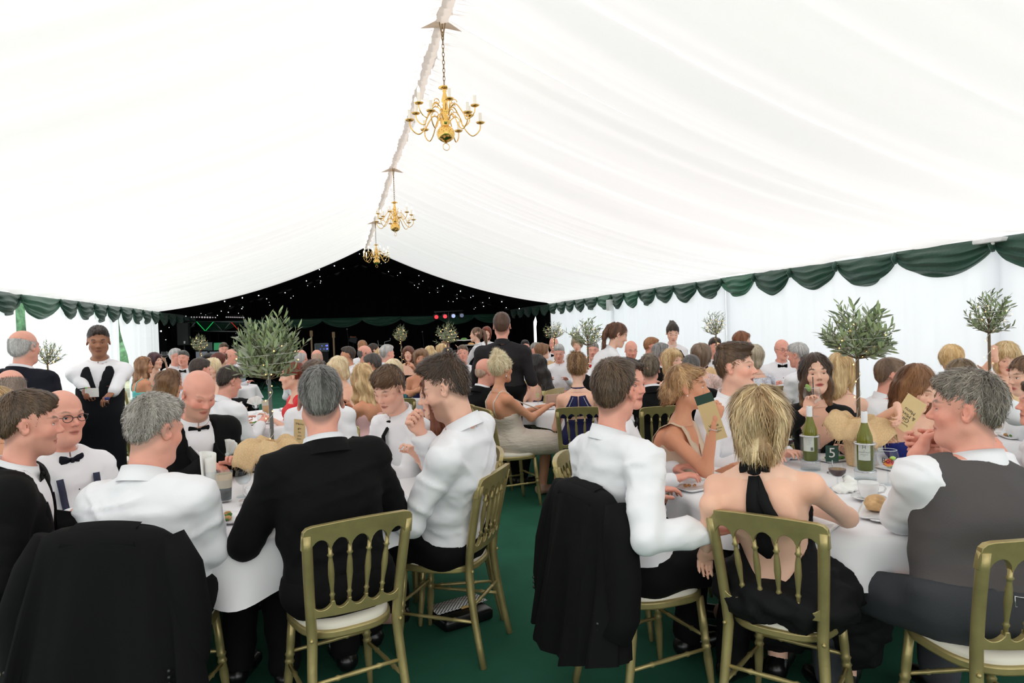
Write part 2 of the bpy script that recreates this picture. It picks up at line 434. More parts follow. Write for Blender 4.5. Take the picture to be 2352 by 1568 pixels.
vr = thing('valance', 'green swagged satin valance along the top of the white right wall', 'valance', (0, 0, 0))
ysr = list(np.arange(0.5, 4.6, 1.0))+[5.5, 6.75, 7.75, 8.7, 9.6, 10.55, 11.4, 12.3, 13.1, 13.9, 14.7, 15.45, 16.4, 17.3, 18.1, 18.9, 19.7, 20.5]
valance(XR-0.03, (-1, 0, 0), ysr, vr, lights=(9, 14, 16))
vl = thing('valance', 'green swagged satin valance above the bright left windows', 'valance', (0, 0, 0))
ysl = [9.3, 10.2, 11.15, 12.0, 13.55, 14.4, 15.3, 16.1, 17.0, 17.95, 18.8, 19.65, 20.5]
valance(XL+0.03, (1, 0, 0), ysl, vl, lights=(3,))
vk = thing('valance', 'dark green swagged valance across the black stage wall', 'valance', (0, 0, 0))
for s, x, yy in ((1, XL+0.03, (20.5, 21.5, 22.5, 23.5, 24.5, 25.4)), (-1, XR-0.03, (20.5, 21.5, 22.5, 23.5, 24.5, 25.4))):
    for i, (a, b) in enumerate(zip(yy[:-1], yy[1:])): swag(vk, (x, a, ZE), (x, b, ZE), (s, 0, 0), m_valance, 0.36, seed=i)
xb = np.linspace(XL+0.1, XR-0.1, 9)
for i, (a, b) in enumerate(zip(xb[:-1], xb[1:])): swag(vk, (a, YB-0.05, ZE-0.16), (b, YB-0.05, ZE-0.16), (0, -1, 0), m_valance, 0.34, seed=i*2)

# speaker boxes on the right eave joints
for y, lab in ((5.5, 'small white bracket at the near joint of the right eave'), (15.45, 'small white box speaker on the far joint of the right eave')):
    t = thing('wall_speaker' if y > 10 else 'eave_bracket', lab, 'speaker' if y > 10 else 'bracket', (XR-0.12, y, ZE-0.25 if y > 10 else ZE-0.04))
    if y > 10:
        MB().bbox((0, 0, 0), (0.06, 0.10, 0.13), 0.012).build('box', m_white, t, smooth=False)
        MB().tube([(0.05, 0, 0.12), (0.02, 0, 0.24)], 0.02).build('bracket', mat('dark steel', (50, 50, 52), 0.4, 0.8), t)
    else:
        MB().bbox((0, 0, 0.02), (0.05, 0.16, 0.022), 0.01).build('plate', m_white, t, smooth=False)
        MB().sphere((-0.02, -0.05, -0.01), 0.018).build('bolt', m_white, t)

# outside the tent: lawn and a hedge seen through the parted drapes
gr = MB().grid([[(x, y, -0.03) for y in np.linspace(-60, 80, 12)] for x in np.linspace(-80, 80, 12)])
tag(gr.build('lawn', mat('lawn', (128, 134, 112), 0.95, var=(0.8, 0.2))), kind='structure')
m_hedge = mat('hedge leaves', (70, 110, 78), 0.8, var=(6, 0.5), bump=(14, 0.8))
def hedge(name, label, c, sz, n, seed):
    r = random.Random(seed); t = thing(name, label, 'tree', (c[0], c[1], 0)); mb = MB()
    for i in range(n):
        a, b = r.uniform(0, 6.28), r.uniform(0.0, 1); rr = r.uniform(0.4, 0.8)*sz[0]*0.6
        mb.sphere((math.cos(a)*sz[0]*0.6, math.sin(a)*sz[0]*0.6, 0.6+b*sz[1]), rr, 10, 7)
    mb.build('foliage', m_hedge, t); MB().tube([(0, 0, 0), (0, 0, sz[1]*0.7)], [0.18, 0.1]).build('trunk', mat('bark', (80, 66, 52), 0.9), t)
hedge('garden_tree', 'leafy garden tree outside, seen through the drape gap by the bald standing man', (-9.2, 20.5, 0), (2.2, 4.2), 34, 3)
hedge('garden_tree', 'leafy garden tree outside, seen through the thin drape gap beside the waiter', (-9.5, 32.0, 0), (2.2, 4.2), 34, 4)
# ------------------------------------------------------------------ tables, chairs
def W(x, z, h=0.0):
    """floor point x to the right and z ahead of the camera"""
    p = FH*z+RH*x; return Vector((p.x, p.y, h))
def yaw_of(d): return math.atan2(-d[0], d[1])      # rotation that turns +Y into direction d
m_gold = mat('gold painted wood', (170, 154, 104), 0.36, 0.55, var=(9, 0.16), bump=(60, 0.06))
m_cush = mat('ivory seat pad', (228, 222, 208), 0.7, bump=(40, 0.05))
m_cloth = mat('white tablecloth', (238, 237, 240), 0.75, spec=0.25, bump=(7, 0.12))
m_wood = mat('plain table wood', (150, 120, 84), 0.7)
m_steel = mat('polished steel', (205, 205, 208), 0.22, 1.0)
m_china = mat('white china', (242, 243, 245), 0.18, spec=0.5, coat=0.3)
m_napkin = mat('white napkin', (246, 246, 242), 0.85, spec=0.15)
def mat_glass(name, tint=(255, 255, 255), a=0.10):
    m = bpy.data.materials.new(name); m.use_nodes = True; nt = m.node_tree; nt.nodes.clear()
    out = nt.nodes.new('ShaderNodeOutputMaterial'); mx = nt.nodes.new('ShaderNodeMixShader'); tr = nt.nodes.new('ShaderNodeBsdfTransparent'); gl = nt.nodes.new('ShaderNodeBsdfGlossy')
    fr = nt.nodes.new('ShaderNodeFresnel'); fr.inputs['IOR'].default_value = 1.45
    ml = nt.nodes.new('ShaderNodeMath'); ml.operation = 'MULTIPLY_ADD'; ml.inputs[1].default_value = 0.16; ml.inputs[2].default_value = a*0.2
    tr.inputs[0].default_value = (*lin(tint), 1); gl.inputs['Roughness'].default_value = 0.05; gl.inputs[0].default_value = (0.95, 0.97, 1, 1)
    nt.links.new(fr.outputs[0], ml.inputs[0]); nt.links.new(ml.outputs[0], mx.inputs[0]); nt.links.new(tr.outputs[0], mx.inputs[1]); nt.links.new(gl.outputs[0], mx.inputs[2]); nt.links.new(mx.outputs[0], out.inputs[0])
    MATS[name] = m; return m
m_glass = mat_glass('clear glass', (246, 249, 250))
m_gglass = mat_glass('green bottle glass', (150, 160, 60), 0.3)
m_acryl = mat_glass('clear acrylic', (246, 249, 250), 0.02)

def make_chair():
    """gilt banquet chair: front towards +Y, back at -Y"""
    root = thing('banquet_chair', 'gold chair', 'chair')
    yb = lambda z: -0.195-0.085*max(0, (z-0.45)/0.44)**1.3      # recline of the back
    xw = lambda z: 0.168+0.030*max(0, (z-0.45)/0.44)
    for s in (-1, 1):
        pts = []; rad = []
        for z in (0.0, 0.10, 0.22, 0.34, 0.44, 0.52, 0.62, 0.72, 0.80, 0.86):
            if z < 0.44: pts.append((s*(0.168+0.028*(0.44-z)/0.44), -0.195-0.07*((0.44-z)/0.44)**1.4, z))
            else: pts.append((s*xw(z), yb(z), z))
            rad.append(0.0155+0.0045*min(1, z/0.4))
        MB().tube(pts, rad, 10).build('back_post', m_gold, root)
        MB().sphere((s*0.176, -0.216, 0.445), 0.008, 8, 6).build('bolt', m_gold, root)
    # top rail: scalloped underside with four points where the spindles enter
    sx = [-0.112, -0.038, 0.038, 0.112]
    edge = [-0.185]+sx+[0.185]
    up = [(-0.214, 0.845), (-0.212, 0.872), (-0.200, 0.886), (-0.18, 0.892), (-0.09, 0.898), (0, 0.900), (0.09, 0.898), (0.18, 0.892), (0.200, 0.886), (0.212, 0.872), (0.214, 0.845)]
    low = []
    for i in range(4, -1, -1):
        a, b = edge[i+1], edge[i]; base = 0.792
        if i == 4: low.append((0.214, 0.800)); low.append((0.186, 0.800))
        for t in np.linspace(0, 1, 9):
            x = a+(b-a)*t; h = 0.044*math.sin(math.pi*t)**0.6
            if i == 4 and t < .5: h = max(h, 0.01)
            low.append((x, base+h))
    low += [(-0.186, 0.800), (-0.214, 0.800)]
    def board(name, upper, lower, th, z_off=0):
        mb = MB(); poly = upper+lower; n = len(poly)
        cv = lambda x, z: yb(z)-0.020*(1-(x/0.21)**2)
        V = []
        for q in (-1, 1):
            for (x, z) in poly: V.append((x, cv(x, z)+q*th, z))
        bm = bmesh.new(); vs = [bm.verts.new(v) for v in V]
        f1 = bm.faces.new(vs[:n]); f2 = bm.faces.new(list(reversed(vs[n:])))
        for i in range(n): bm.faces.new((vs[i], vs[n+i], vs[n+(i+1) % n], vs[(i+1) % n]))
        bmesh.ops.triangulate(bm, faces=[f1, f2]); bmesh.ops.recalc_face_normals(bm, faces=bm.faces[:])
        me = bpy.data.meshes.new(name); bm.to_mesh(me); bm.free(); me.materials.append(m_gold)
        o = add_obj(name, me, root); 
        me.polygons.foreach_set('use_smooth', np.ones(len(me.polygons), bool)); sharp(o, 35)
        bv = o.modifiers.new('bevel', 'BEVEL'); bv.width = 0.004; bv.segments = 2; bv.limit_method = 'ANGLE'; bv.angle_limit = math.radians(50)
        return o
    board('top_rail', up, low, 0.0125)
    # lower rail: five dips along its upper edge
    e2 = [-0.158, -0.088, -0.030, 0.030, 0.088, 0.158]; upp = []
    for i in range(5):
        a, b = e2[i], e2[i+1]
        upp += [(a, 0.588), (a+0.006, 0.588)]
        for t in np.linspace(0.08, 0.92, 8): upp.append((a+(b-a)*t, 0.586-0.030*math.sin(math.pi*t)**0.7))
        upp += [(b-0.006, 0.588)]
    upp.append((0.158, 0.588)); upp = [(x*1.1, z) for x, z in upp]
    board('lower_rail', upp, [(0.176, 0.530), (0.09, 0.526), (0, 0.524), (-0.09, 0.526), (-0.176, 0.530)], 0.011)
    for i in range(4):
        a = Vector((e2[i+1]*1.1, yb(0.585)-0.020*(1-(e2[i+1]/0.21)**2), 0.582)); b = Vector((sx[i], yb(0.797)-0.020*(1-(sx[i]/0.21)**2), 0.800))
        prof = [(0, .007), (.10, .0075), (.13, .011), (.16, .0075), (.20, .007), (.28, .0085), (.5, .0125), (.70, .0105), (.80, .0075), (.83, .0075), (.86, .0125), (.89, .008), (1, .0075)]
        MB().tube([a.lerp(b, t) for t, r in prof], [r for t, r in prof], 10).build('spindle', m_gold, root)
    def dshape(sc, n=40):
        out = []
        for i in range(n):
            a = 2*math.pi*i/n; c, s_ = math.cos(a), math.sin(a)
            e = 2/2.9; x = abs(c)**e*math.copysign(1, c); y = abs(s_)**e*math.copysign(1, s_)
            out.append((x*(0.188+0.014*y)*sc, (y*0.195-0.005)*sc))
        return out
    o = MB().prism(dshape(1.03), 0.425, 0.458).build('seat_frame', m_gold, root); sharp(o, 40)
    bv = o.modifiers.new('bevel', 'BEVEL'); bv.width = 0.008; bv.segments = 2; bv.limit_method = 'ANGLE'
    mb = MB(); R = []
    for sc, z in ((0.965, 0.452), (0.98, 0.466), (0.95, 0.480), (0.80, 0.489), (0.45, 0.494), (0.02, 0.496)): R.append([(x, y, z) for x, y in dshape(sc)]+[(dshape(sc)[0][0], dshape(sc)[0][1], z)])
    mb.grid(R).build('seat_cushion', m_cush, root)
    for s in (-1, 1):
        a = Vector((s*0.155, 0.15, 0.43)); b = Vector((s*0.185, 0.185, 0.0))
        prof = [(0, .017), (.30, .018), (.40, .0165), (.42, .021), (.44, .0165), (.47, .0165), (.49, .021), (.51, .017), (.62, .019), (.85, .014), (1, .011)]
        MB().tube([a.lerp(b, t) for t, r in prof], [r for t, r in prof], 10).build('front_leg', m_gold, root)
    def stretcher(a, b):
        a, b = Vector(a), Vector(b); prof = [(0, .008), (.24, .0085), (.27, .0125), (.30, .0085), (.5, .0105), (.70, .0085), (.73, .0125), (.76, .0085), (1, .008)]
        MB().tube([a.lerp(b, t) for t, r in prof], [r for t, r in prof], 8).build('stretcher', m_gold, root)
    for s in (-1, 1): stretcher((s*0.172, 0.168, 0.21), (s*0.185, -0.225, 0.21))
    stretcher((-0.170, 0.165, 0.26), (0.170, 0.165, 0.26)); stretcher((-0.178, -0.212, 0.28), (0.178, -0.212, 0.28))
    return root
CHAIR0 = make_chair(); chair_used = [False]
def chair(p, d, label, group=None):
    """p floor position of the seat centre, d facing direction"""
    if not chair_used[0]: c = CHAIR0; chair_used[0] = True
    else: c = copy_tree(CHAIR0)
    c.location = (p[0], p[1], 0); c.rotation_euler = (0, 0, yaw_of(d)); c['label'] = label
    c['group'] = group or 'gold banquet chairs'
    return c

TABLES = {}
def table(key, x, z, r, lab, near=False, seed=0):
    c = W(x, z); TABLES[key] = (c, r)
    t = thing('round_table', 'table under the '+lab.replace('round table', 'table'), 'table', c, 0, 'round banquet tables')
    MB().lathe([(0, .72), (r-.01, .72), (r, .73), (r-.005, .745), (0, .745)], 40).build('tabletop', m_wood, t)
    for i in range(4):
        a = math.pi/4+i*math.pi/2; MB().tube([(math.cos(a)*r*.55, math.sin(a)*r*.55, 0), (math.cos(a)*r*.5, math.sin(a)*r*.5, .72)], .02).build('leg', m_steel, t)
    n = 200 if near else 90; rows = []; rs = [0.02, r*.5, r*.85, r*.97]
    nf = 11
    P = []
    for i in range(n+1):
        a = 2*math.pi*i/n; row = [Vector((q*math.cos(a), q*math.sin(a), .750)) for q in rs]+[Vector(((r+.006)*math.cos(a), (r+.006)*math.sin(a), .748))]
        drop = .175+.050*math.cos(4*a+seed)+.015*math.sin(7*a+seed)
        for j in range(1, 11):
            v = j/10; f = v**1.3*(.055*math.sin(nf*a+seed+.8*math.sin(2*a))+.022*math.sin(23*a+seed*2)+.012)
            q = r+.006+.012*min(1, v*6)+f+.02*v
            zz = .750-drop*v-(.004 if v < .2 else 0)
            row.append(Vector((q*math.cos(a), q*math.sin(a), zz)))
        P.append(row)
    o = MB().grid(P).build('tablecloth', m_cloth, None, loc=c); tag(o, lab, 'tablecloth', 'white round tablecloths')
    return c
table('T1', -1.33, 3.65, .90, 'white cloth on the front left round table with the potted olive tree', True, 0.4)
table('T2', 1.74, 3.44, .92, 'white cloth on the front right round table with the wine coolers', True, 2.2)
table('T3', .80, 7.5, .88, 'white cloth on the middle round table beside the woman in cream', True, 1.1)
table('T4', -2.35, 7.1, .88, 'white cloth on the round table behind the bald man in the dinner jacket', False, .3)
table('T5', -.90, 9.4, .88, 'white cloth on the centre round table below the black-shirted man', False, 1.3)
table('T6', -2.0, 12.2, .88, 'white cloth on the far round table in front of the guitars', False, 2.3)
table('T7', -5.3, 11.6, .88, 'white cloth on the far left round table near the loudspeaker', False, .8)
table('T8', .80, 11.6, .88, 'white cloth on the far right round table by the black doorway', False, 1.8)
table('T9', 2.55, 8.6, .88, 'white cloth on the round table by the right wall, thin olive tree', False, 2.8)
table('T10', 3.55, 5.2, .90, 'white cloth on the round table at the right edge', False, .9)
table('T11', -4.6, 8.0, .88, 'white cloth on the left round table behind the waiter', False, 1.9)

# ------------------------------------------------------------------ olive trees
m_burlap = mat('burlap', (236, 202, 156), 0.95, spec=0.1, bump=(420, 0.5), var=(160, 0.12))
m_leafs = [mat('olive leaf green', (138, 147, 122), 0.55, spec=0.4, var=(40, 0.2)), mat('olive leaf grey', (164, 172, 150), 0.6, spec=0.35, var=(40, 0.15)), mat('olive leaf dark', (96, 110, 84), 0.5, spec=0.4, var=(40, 0.2)), mat('olive leaf fresh', (148, 166, 120), 0.5, spec=0.4)]
m_twig = mat('olive twig', (108, 92, 72), 0.9, bump=(60, 0.5)); m_stake = mat('grey stake', (96, 100, 98), 0.6)
m_bulb = mat('fairy bulb', (255, 214, 150), 0.4, emit=((255, 190, 110), 4)); m_wire = mat('silver wire', (214, 212, 206), 0.35, 0.3)
m_tag = mat('brown card', (188, 152, 112), 0.9); m_ink = mat('dark ink', (40, 40, 36), 0.8)
def leaf_geo(L, wd, bend):
    V = []; 
    for t, q in ((0, .10), (.25, .8), (.5, 1), (.78, .7), (1, .02)):
        zz = bend*t*t*L
        V += [(-wd*q, t*L, zz+.0016*q), (0, t*L, zz), (wd*q, t*L, zz+.0016*q)]
    F = []
    for i in range(4):
        F += [(3*i, 3*i+1, 3*i+4, 3*i+3), (3*i+1, 3*i+2, 3*i+5, 3*i+4)]
    return V, F
LEAF_ME = []
for i in range(8):
    V, F = leaf_geo(.050+.010*(i % 3), .0062+.0012*(i % 2), (-.15, .1, .25, -.05)[i % 4]); LEAF_ME.append(mk_mesh('leaf', V, F, m_leafs[i % 4]))
def olive_tree(label, tkey_or_p, lod, H=.92, cr=.165, ch=.17, seed=0, px=0.0, aspect=1.0, stake=True, tagcard=False, n_leaf=None, lean=0.0, dens=1.0, flare=0.0):
    r = random.Random(seed)
    c = TABLES[tkey_or_p][0] if isinstance(tkey_or_p, str) else Vector(tkey_or_p)
    t = thing('potted_olive_tree', label, 'olive tree', (c[0], c[1], .752), 0, 'potted olive trees on the tables')
    # pot wrapped in burlap, with a frilled frayed collar
    n = 44; P = []
    for i in range(n+1):
        a = 2*math.pi*i/n; row = []
        for (rr, z) in ((.060, 0), (.066, .02), (.073, .08), (.083, .16), (.086, .19)): row.append(Vector(((rr+.004*math.sin(9*a))*math.cos(a), (rr+.004*math.sin(9*a))*math.sin(a), z)))
        P.append(row)
    MB().grid(P).build('burlap_wrap', m_burlap, t)
    P = []; ph = r.uniform(0, 6)
    n2 = 110
    for i in range(n2+1):
        a = 2*math.pi*i/n2; fl = .5+.5*math.sin(3*a+ph); f2 = math.sin(8*a+ph*2); row = []
        for j in range(13):
            v = j/12; hg = max(0, math.sin(a+ph))**2*flare; rr = float(np.interp(v, (0, .3, .6, .8, 1), (.025, .072, .125, .158, .172)))*(1+.16*math.sin(5*a+ph)*v+.07*f2*v)
            z = float(np.interp(v, (0, .15, .35, .6, .8, 1), (.19, .235, .272, .258, .222, .165)))+(.024*math.sin(5*a+ph+1.2)+.012*math.sin(11*a+ph*3+3*v))*v+hg*.10*v**1.5-.02*fl*v
            cr_ = float(vnoise(np.array(rr*math.cos(a)*26+seed), np.array(rr*math.sin(a)*26), np.array(z*20)))*.013*min(1, v*3); z += cr_; rr += cr_*.7
            row.append(Vector((rr*math.cos(a), rr*math.sin(a), z)))
        P.append(row)
    mb = MB().grid(P)
    for k in range(240 if lod == 0 else 60):
        i = r.randrange(n2); e = P[i][-1]; d = (P[i][-1]-P[i][-2]).normalized()+Vector((r.uniform(-.4, .4), r.uniform(-.4, .4), r.uniform(-.5, .1))); L = r.uniform(.006, .02)
        mb.add([e+Vector((.0008, 0, 0)), e-Vector((.0008, 0, 0)), e+d*L], [(0, 1, 2)])
    ru = mb.build('burlap_frill', m_burlap, t); sd = ru.modifiers.new('t', 'SOLIDIFY'); sd.thickness = .003
    MB().lathe([(0, .17), (.082, .17), (.082, .165), (0, .165)], 20).build('soil', mat('soil', (60, 46, 36), .95), t)
    cz = H-ch; top = Vector((lean*.6, 0, cz))
    MB().tube([(0, 0, .15), (lean*.2+.004, .004, .35), (lean*.4, 0, cz-ch*.9), (lean*.6, 0, cz-ch*.4), top], [.011, .010, .0095, .008, .005], 8).build('trunk', m_stake if stake else m_twig, t)
    # branches with leaves
    br = MB(); leaves = []
    nb = int((58 if lod == 0 else 46 if lod == 1 else 34)*dens)
    for b in range(nb):
        a = r.uniform(0, 6.283); el = math.asin(r.uniform(-.55, 1)); d = Vector((math.cos(a)*math.cos(el), math.sin(a)*math.cos(el)*aspect, math.sin(el)))
        st = Vector((lean*.5, 0, cz-ch*(.75-.45*max(0, math.sin(el)))))
        L = r.uniform(.75, 1.12)*(1.0 if r.random() > .1 else 1.22)
        end = Vector((lean*.6, 0, cz))+Vector((d.x*cr*L, d.y*cr*L, d.z*ch*L)); mid = st.lerp(end, .5)+Vector((d.x, d.y, .2))*.02
        end.z += .02
        br.tube([st, mid, end], [.0028, .0020, .0010], 4, cap=False)
        nl = 17 if lod == 0 else (11 if lod == 1 else 8)
        for q in range(nl):
            tt = .22+.80*q/nl; p = st.lerp(mid, tt*2) if tt < .5 else mid.lerp(end, min(1.0, (tt-.5)*2))
            ax = (end-mid).normalized(); ang = q*2.4+r.uniform(-.5, .5); sidev = ax.orthogonal().normalized(); sidev = (Matrix.Rotation(ang, 3, ax) @ sidev)
            dirv = (ax*r.uniform(.5, 1.0)+sidev*r.uniform(.5, .9)+Vector((0, 0, .12))).normalized()
            leaves.append((p, dirv, r.uniform(0, 6.28), r.uniform(.75, 1.25)))
    br.build('branches', m_twig, t)
    def basis(d, roll):
        y = d; x = y.cross(Vector((0, 0, 1))); x = x.normalized() if x.length > 1e-3 else Vector((1, 0, 0)); z = x.cross(y)
        Rr = Matrix.Rotation(roll, 3, y); return Rr @ Matrix((x, y, z)).transposed()
    cl = Vector(CAMP)-Vector((c[0], c[1], .75))
    if lod == 0:
        leaves.sort(key=lambda q: -(q[0].dot(cl.normalized())))
        for k, (p, d, roll, sc) in enumerate(leaves[:290]):
            o = add_obj('leaf', LEAF_ME[(k*5+seed) % 8 if d.z < .75 else 3 if k % 2 else 7], t); o.matrix_basis = Matrix.Translation(p) @ basis(d, roll).to_4x4() @ Matrix.Scale(sc, 4)
        rest = leaves[290:]
    else: rest = leaves
    Vs = [[] for _ in m_leafs]; Fs = [[] for _ in m_leafs]; V = []; F = []; mi = []
    big = 1.0 if lod < 2 else 1.25
    for k, (p, d, roll, sc) in enumerate(rest):
        i = r.randrange(8); v, f = leaf_geo(.046*sc*big, .0056*sc*big, .1) if lod < 2 else ([(-.006, 0, 0), (0, .024, .002), (.006, 0, 0), (0, .048, 0)], [(0, 1, 3), (1, 2, 3), (0, 2, 1)])
        B = basis(d, roll); o = len(V); V += [tuple(p+B @ Vector(q)) for q in v]; F += [[q+o for q in ff] for ff in f]; mi += [(i+k) % 4 if d.z < .8 else 3]*len(f)
    if V:
        me = mk_mesh('foliage', V, F, None)
        for m in m_leafs: me.materials.append(m)
        me.polygons.foreach_set('material_index', np.array(mi, np.int32)); o = add_obj('foliage', me, t); o['kind'] = 'stuff'
    # fairy lights wound round trunk and crown
    pts = [Vector((.016*math.cos(q*.9)+lean*.3*q/26, .016*math.sin(q*.9), .20+q*(cz-ch*.7-.20)/26)) for q in range(27)]
    pts += [Vector((lean*.6+cr*.9*math.sin(math.pi*q/60)*math.cos(q*.55), cr*.9*math.sin(math.pi*q/60)*math.sin(q*.55), cz-ch*.75+ch*1.4*q/60)) for q in range(6, 56)]
    MB().tube(pts, .0012 if lod == 0 else .002, 4).build('fairy_wire', m_wire, t)
    mb = MB()
    for q in range(5, len(pts), 3):
        mb.sphere(pts[q]+Vector((r.uniform(-.02, .02), r.uniform(-.02, .02), r.uniform(-.01, .02))), .0040 if lod < 2 else .0055, 6, 4)
    mb.build('fairy_bulbs', m_bulb, t)
    if tagcard:
        g = cl.copy(); g.z = 0; g.normalize(); rt = Vector((g.y, -g.x, 0))*-1; cp = g*.085*tagcard+rt*(-.01)+Vector((0, 0, .245))
        def tf(v): return cp+rt*v.x+Vector((0, 0, 1))*v.y*.97+g*(v.z+.02-v.y*.18)
        w_, h_ = .028, .040; tg = MB().prism([(-w_, -h_), (w_, -h_), (w_, h_*.75), (w_*.6, h_), (-w_*.6, h_), (-w_, h_*.75)], 0, .0012, tf).build('gift_tag', m_tag, t, smooth=False)
        for q in range(5):
            MB().add([tf(Vector((-.019, .018-q*.011, .0018))), tf(Vector((.019-.008*(q % 2), .018-q*.011, .0018))), tf(Vector((.019-.008*(q % 2), .0168-q*.011, .0018))), tf(Vector((-.019, .0168-q*.011, .0018)))], [(0, 1, 2, 3)]).build('tag_writing', m_tag if q > 9 else mat('faint ink', (150, 118, 84), .9), tg, smooth=False)
        MB().tube([tf(Vector((0, h_*.85, .001))), Vector((.0, 0, .33)), Vector((.012, .01, .30))], .0012, 4).build('tag_string', m_wire, t)
    return t
olive_tree('full potted olive tree with fairy lights and gift tag on the front left table', W(-1.33, 3.72), 0, .92, .165, .185, 11, tagcard=1, dens=1.25)
olive_tree('wide potted olive tree with grey-green leaves beside the wine bottles', W(1.95, 3.86), 0, .89, .19, .165, 23, stake=False, tagcard=.9, dens=1.1, flare=1.0)
olive_tree('bushy potted olive tree with reaching twigs on the middle table', W(.83, 7.5), 1, .92, .19, .17, 31, stake=False, dens=.8)
olive_tree('round potted olive tree at the centre of the hall before the black wall', W(-.88, 9.3), 2, .94, .155, .155, 37, stake=False, dens=1.5)
olive_tree('pointed small potted olive tree left of the red stage lights', W(-2.0, 12.3), 2, .98, .125, .18, 41, stake=False, dens=1.3)
olive_tree('potted olive tree in front of the mirror ball and loudspeaker', W(-5.35, 11.7), 2, .92, .14, .17, 43, stake=False, dens=1.2)
olive_tree('potted olive tree leaning left at the far corner by the white wall', W(.72, 11.6), 2, .95, .18, .17, 47, stake=False, dens=1.3)
olive_tree('thin sparse potted olive tree in front of the right white wall', W(2.57, 8.6), 2, .96, .15, .16, 53, stake=False, dens=.9)
olive_tree('potted olive tree with upright tuft at the right edge of the hall', W(3.53, 5.05), 1, .98, .155, .165, 59, stake=False, dens=.9)
olive_tree('potted olive tree half hidden behind the bald man in the dark suit', W(-5.45, 8.0), 2, .84, .15, .15, 61, stake=False)

# ------------------------------------------------------------------ chandeliers
m_brass = mat('polished brass', (236, 194, 114), 0.16, 1.0); m_candle = mat('ivory candle sleeve', (250, 244, 232), 0.5); m_cbulb = mat('candle bulb', (255, 240, 214), 0.3, emit=((255, 226, 180), 6))
def make_chandelier(label):
    t = thing('chandelier', label, 'chandelier', (0, 0, 0), 0, 'brass chandeliers along the ridge')
    mb = MB()
    for q in range(15):
        z = -.03-q*.032; pts = []
        for k in range(12):
            a = 2*math.pi*k/12; x, zz = .009*math.cos(a), .021*math.sin(a)
            pts.append((x, 0, z+zz) if q % 2 else (0, x, z+zz))
        mb.tube(pts, .0028, 5, closed=True)
    for s in (-1, 1): mb.tube([(s*.025, 0, .0), (s*.012, 0, -.08), (0, 0, -.16)], .004, 5)
    mb.build('chain', mat('dull brass', (150, 126, 92), .4, .8), t)
    z0 = -.50
    prof = [(0, z0), (.012, z0), (.045, z0-.015), (.050, z0-.022), (.020, z0-.030), (.012, z0-.038), (.018, z0-.046), (.012, z0-.055), (.014, z0-.065), (.026, z0-.115), (.026, z0-.13), (.012, z0-.145), (.024, z0-.155), (.012, z0-.165), (.030, z0-.19), (.034, z0-.215), (.014, z0-.235), (.028, z0-.25), (.040, z0-.28), (.045, z0-.30), (.028, z0-.315), (.030, z0-.33)]
    MB().lathe(prof, 20).build('column', m_brass, t)
    MB().lathe([(.03, z0-.325), (.05, z0-.335), (.070, z0-.365), (.074, z0-.39), (.062, z0-.425), (.035, z0-.445), (.012, z0-.455), (0, z0-.462)], 24).build('ball', m_brass, t)
    MB().tube([(.028*math.cos(2*math.pi*k/16), 0, z0-.49+.028*math.sin(2*math.pi*k/16)) for k in range(16)], .0028, 5, closed=True).build('pull_ring', m_brass, t)
    # arms: one upper tier of six, one lower tier of six
    def arm_meshes(R, zs, drop):
        pts = []
        ctl = [(.030, 0), (.060, .035), (.095, .045), (.130, .0), (.165, -.060), (R-.075, -.100), (R-.035, -.085), (R-.005, -.045), (R, .0)]
        for (x, z) in ctl: pts.append(Vector((x, 0, zs+z*drop)))
        sm = []
        for i in range(len(pts)-1):
            p0, p1, p2, p3 = pts[max(0, i-1)], pts[i], pts[i+1], pts[min(len(pts)-1, i+2)]
            for k in range(4):
                u = k/4; sm.append(.5*((2*p1)+(p2-p0)*u+(2*p0-5*p1+4*p2-p3)*u*u+(3*p1-p0-3*p2+p3)*u**3))
        sm.append(pts[-1]); a = MB().tube(sm, .0048, 6)
        cur = [Vector((.075+.03*math.cos(q*.55)*(1-q/16), 0, zs+.06*drop+.03*math.sin(q*.55)*(1-q/16))) for q in range(13)]; a.tube(cur, .0035, 5)
        zt = pts[-1].z; pan = MB().lathe([(0, zt-.004), (.012, zt-.003), (.030, zt+.003), (.037, zt+.011), (.033, zt+.009), (.012, zt+.004), (0, zt+.004)], 16, (R, 0, 0))
        cd = MB().lathe([(0, zt), (.013, zt+.002), (.016, zt+.012), (.0125, zt+.018), (.0125, zt+.088), (0, zt+.088)], 10, (R, 0, 0)); bl = MB().lathe([(.006, zt+.086), (.012, zt+.103), (.011, zt+.118), (.004, zt+.136), (0, zt+.142)], 8, (R, 0, 0))
        return a.mesh('arm', m_brass), pan.mesh('drip_pan', m_brass), cd.mesh('candle_sleeve', m_candle), bl.mesh('bulb', m_cbulb)
    for tier, (R, zs, n, ph, dr) in enumerate(((.255, z0-.20, 6, .3, .9), (.285, z0-.295, 6, .82, 1.0))):
        ms = arm_meshes(R, zs, dr)
        for k in range(n):
            a = add_obj('arm', ms[0], t, rot=(0, 0, ph+2*math.pi*k/n))
            for nm, me in zip(('drip_pan', 'candle_sleeve', 'bulb'), ms[1:]): add_obj(nm, me, a)
    return t
CH0 = make_chandelier('large brass chandelier hanging nearest along the ridge')
CH0.location = (XC, 5.45, ZR-.07); CH0.rotation_euler = (0, 0, .2)
c2 = copy_tree(CH0); c2.location = (XC, 10.35, ZR-.07); c2.rotation_euler = (0, 0, .9); c2['label'] = 'middle brass chandelier of the three along the ridge'
c3 = copy_tree(CH0); c3.location = (XC, 15.3, ZR-.07); c3.rotation_euler = (0, 0, .5); c3['label'] = 'farthest and smallest brass chandelier by the black gable'

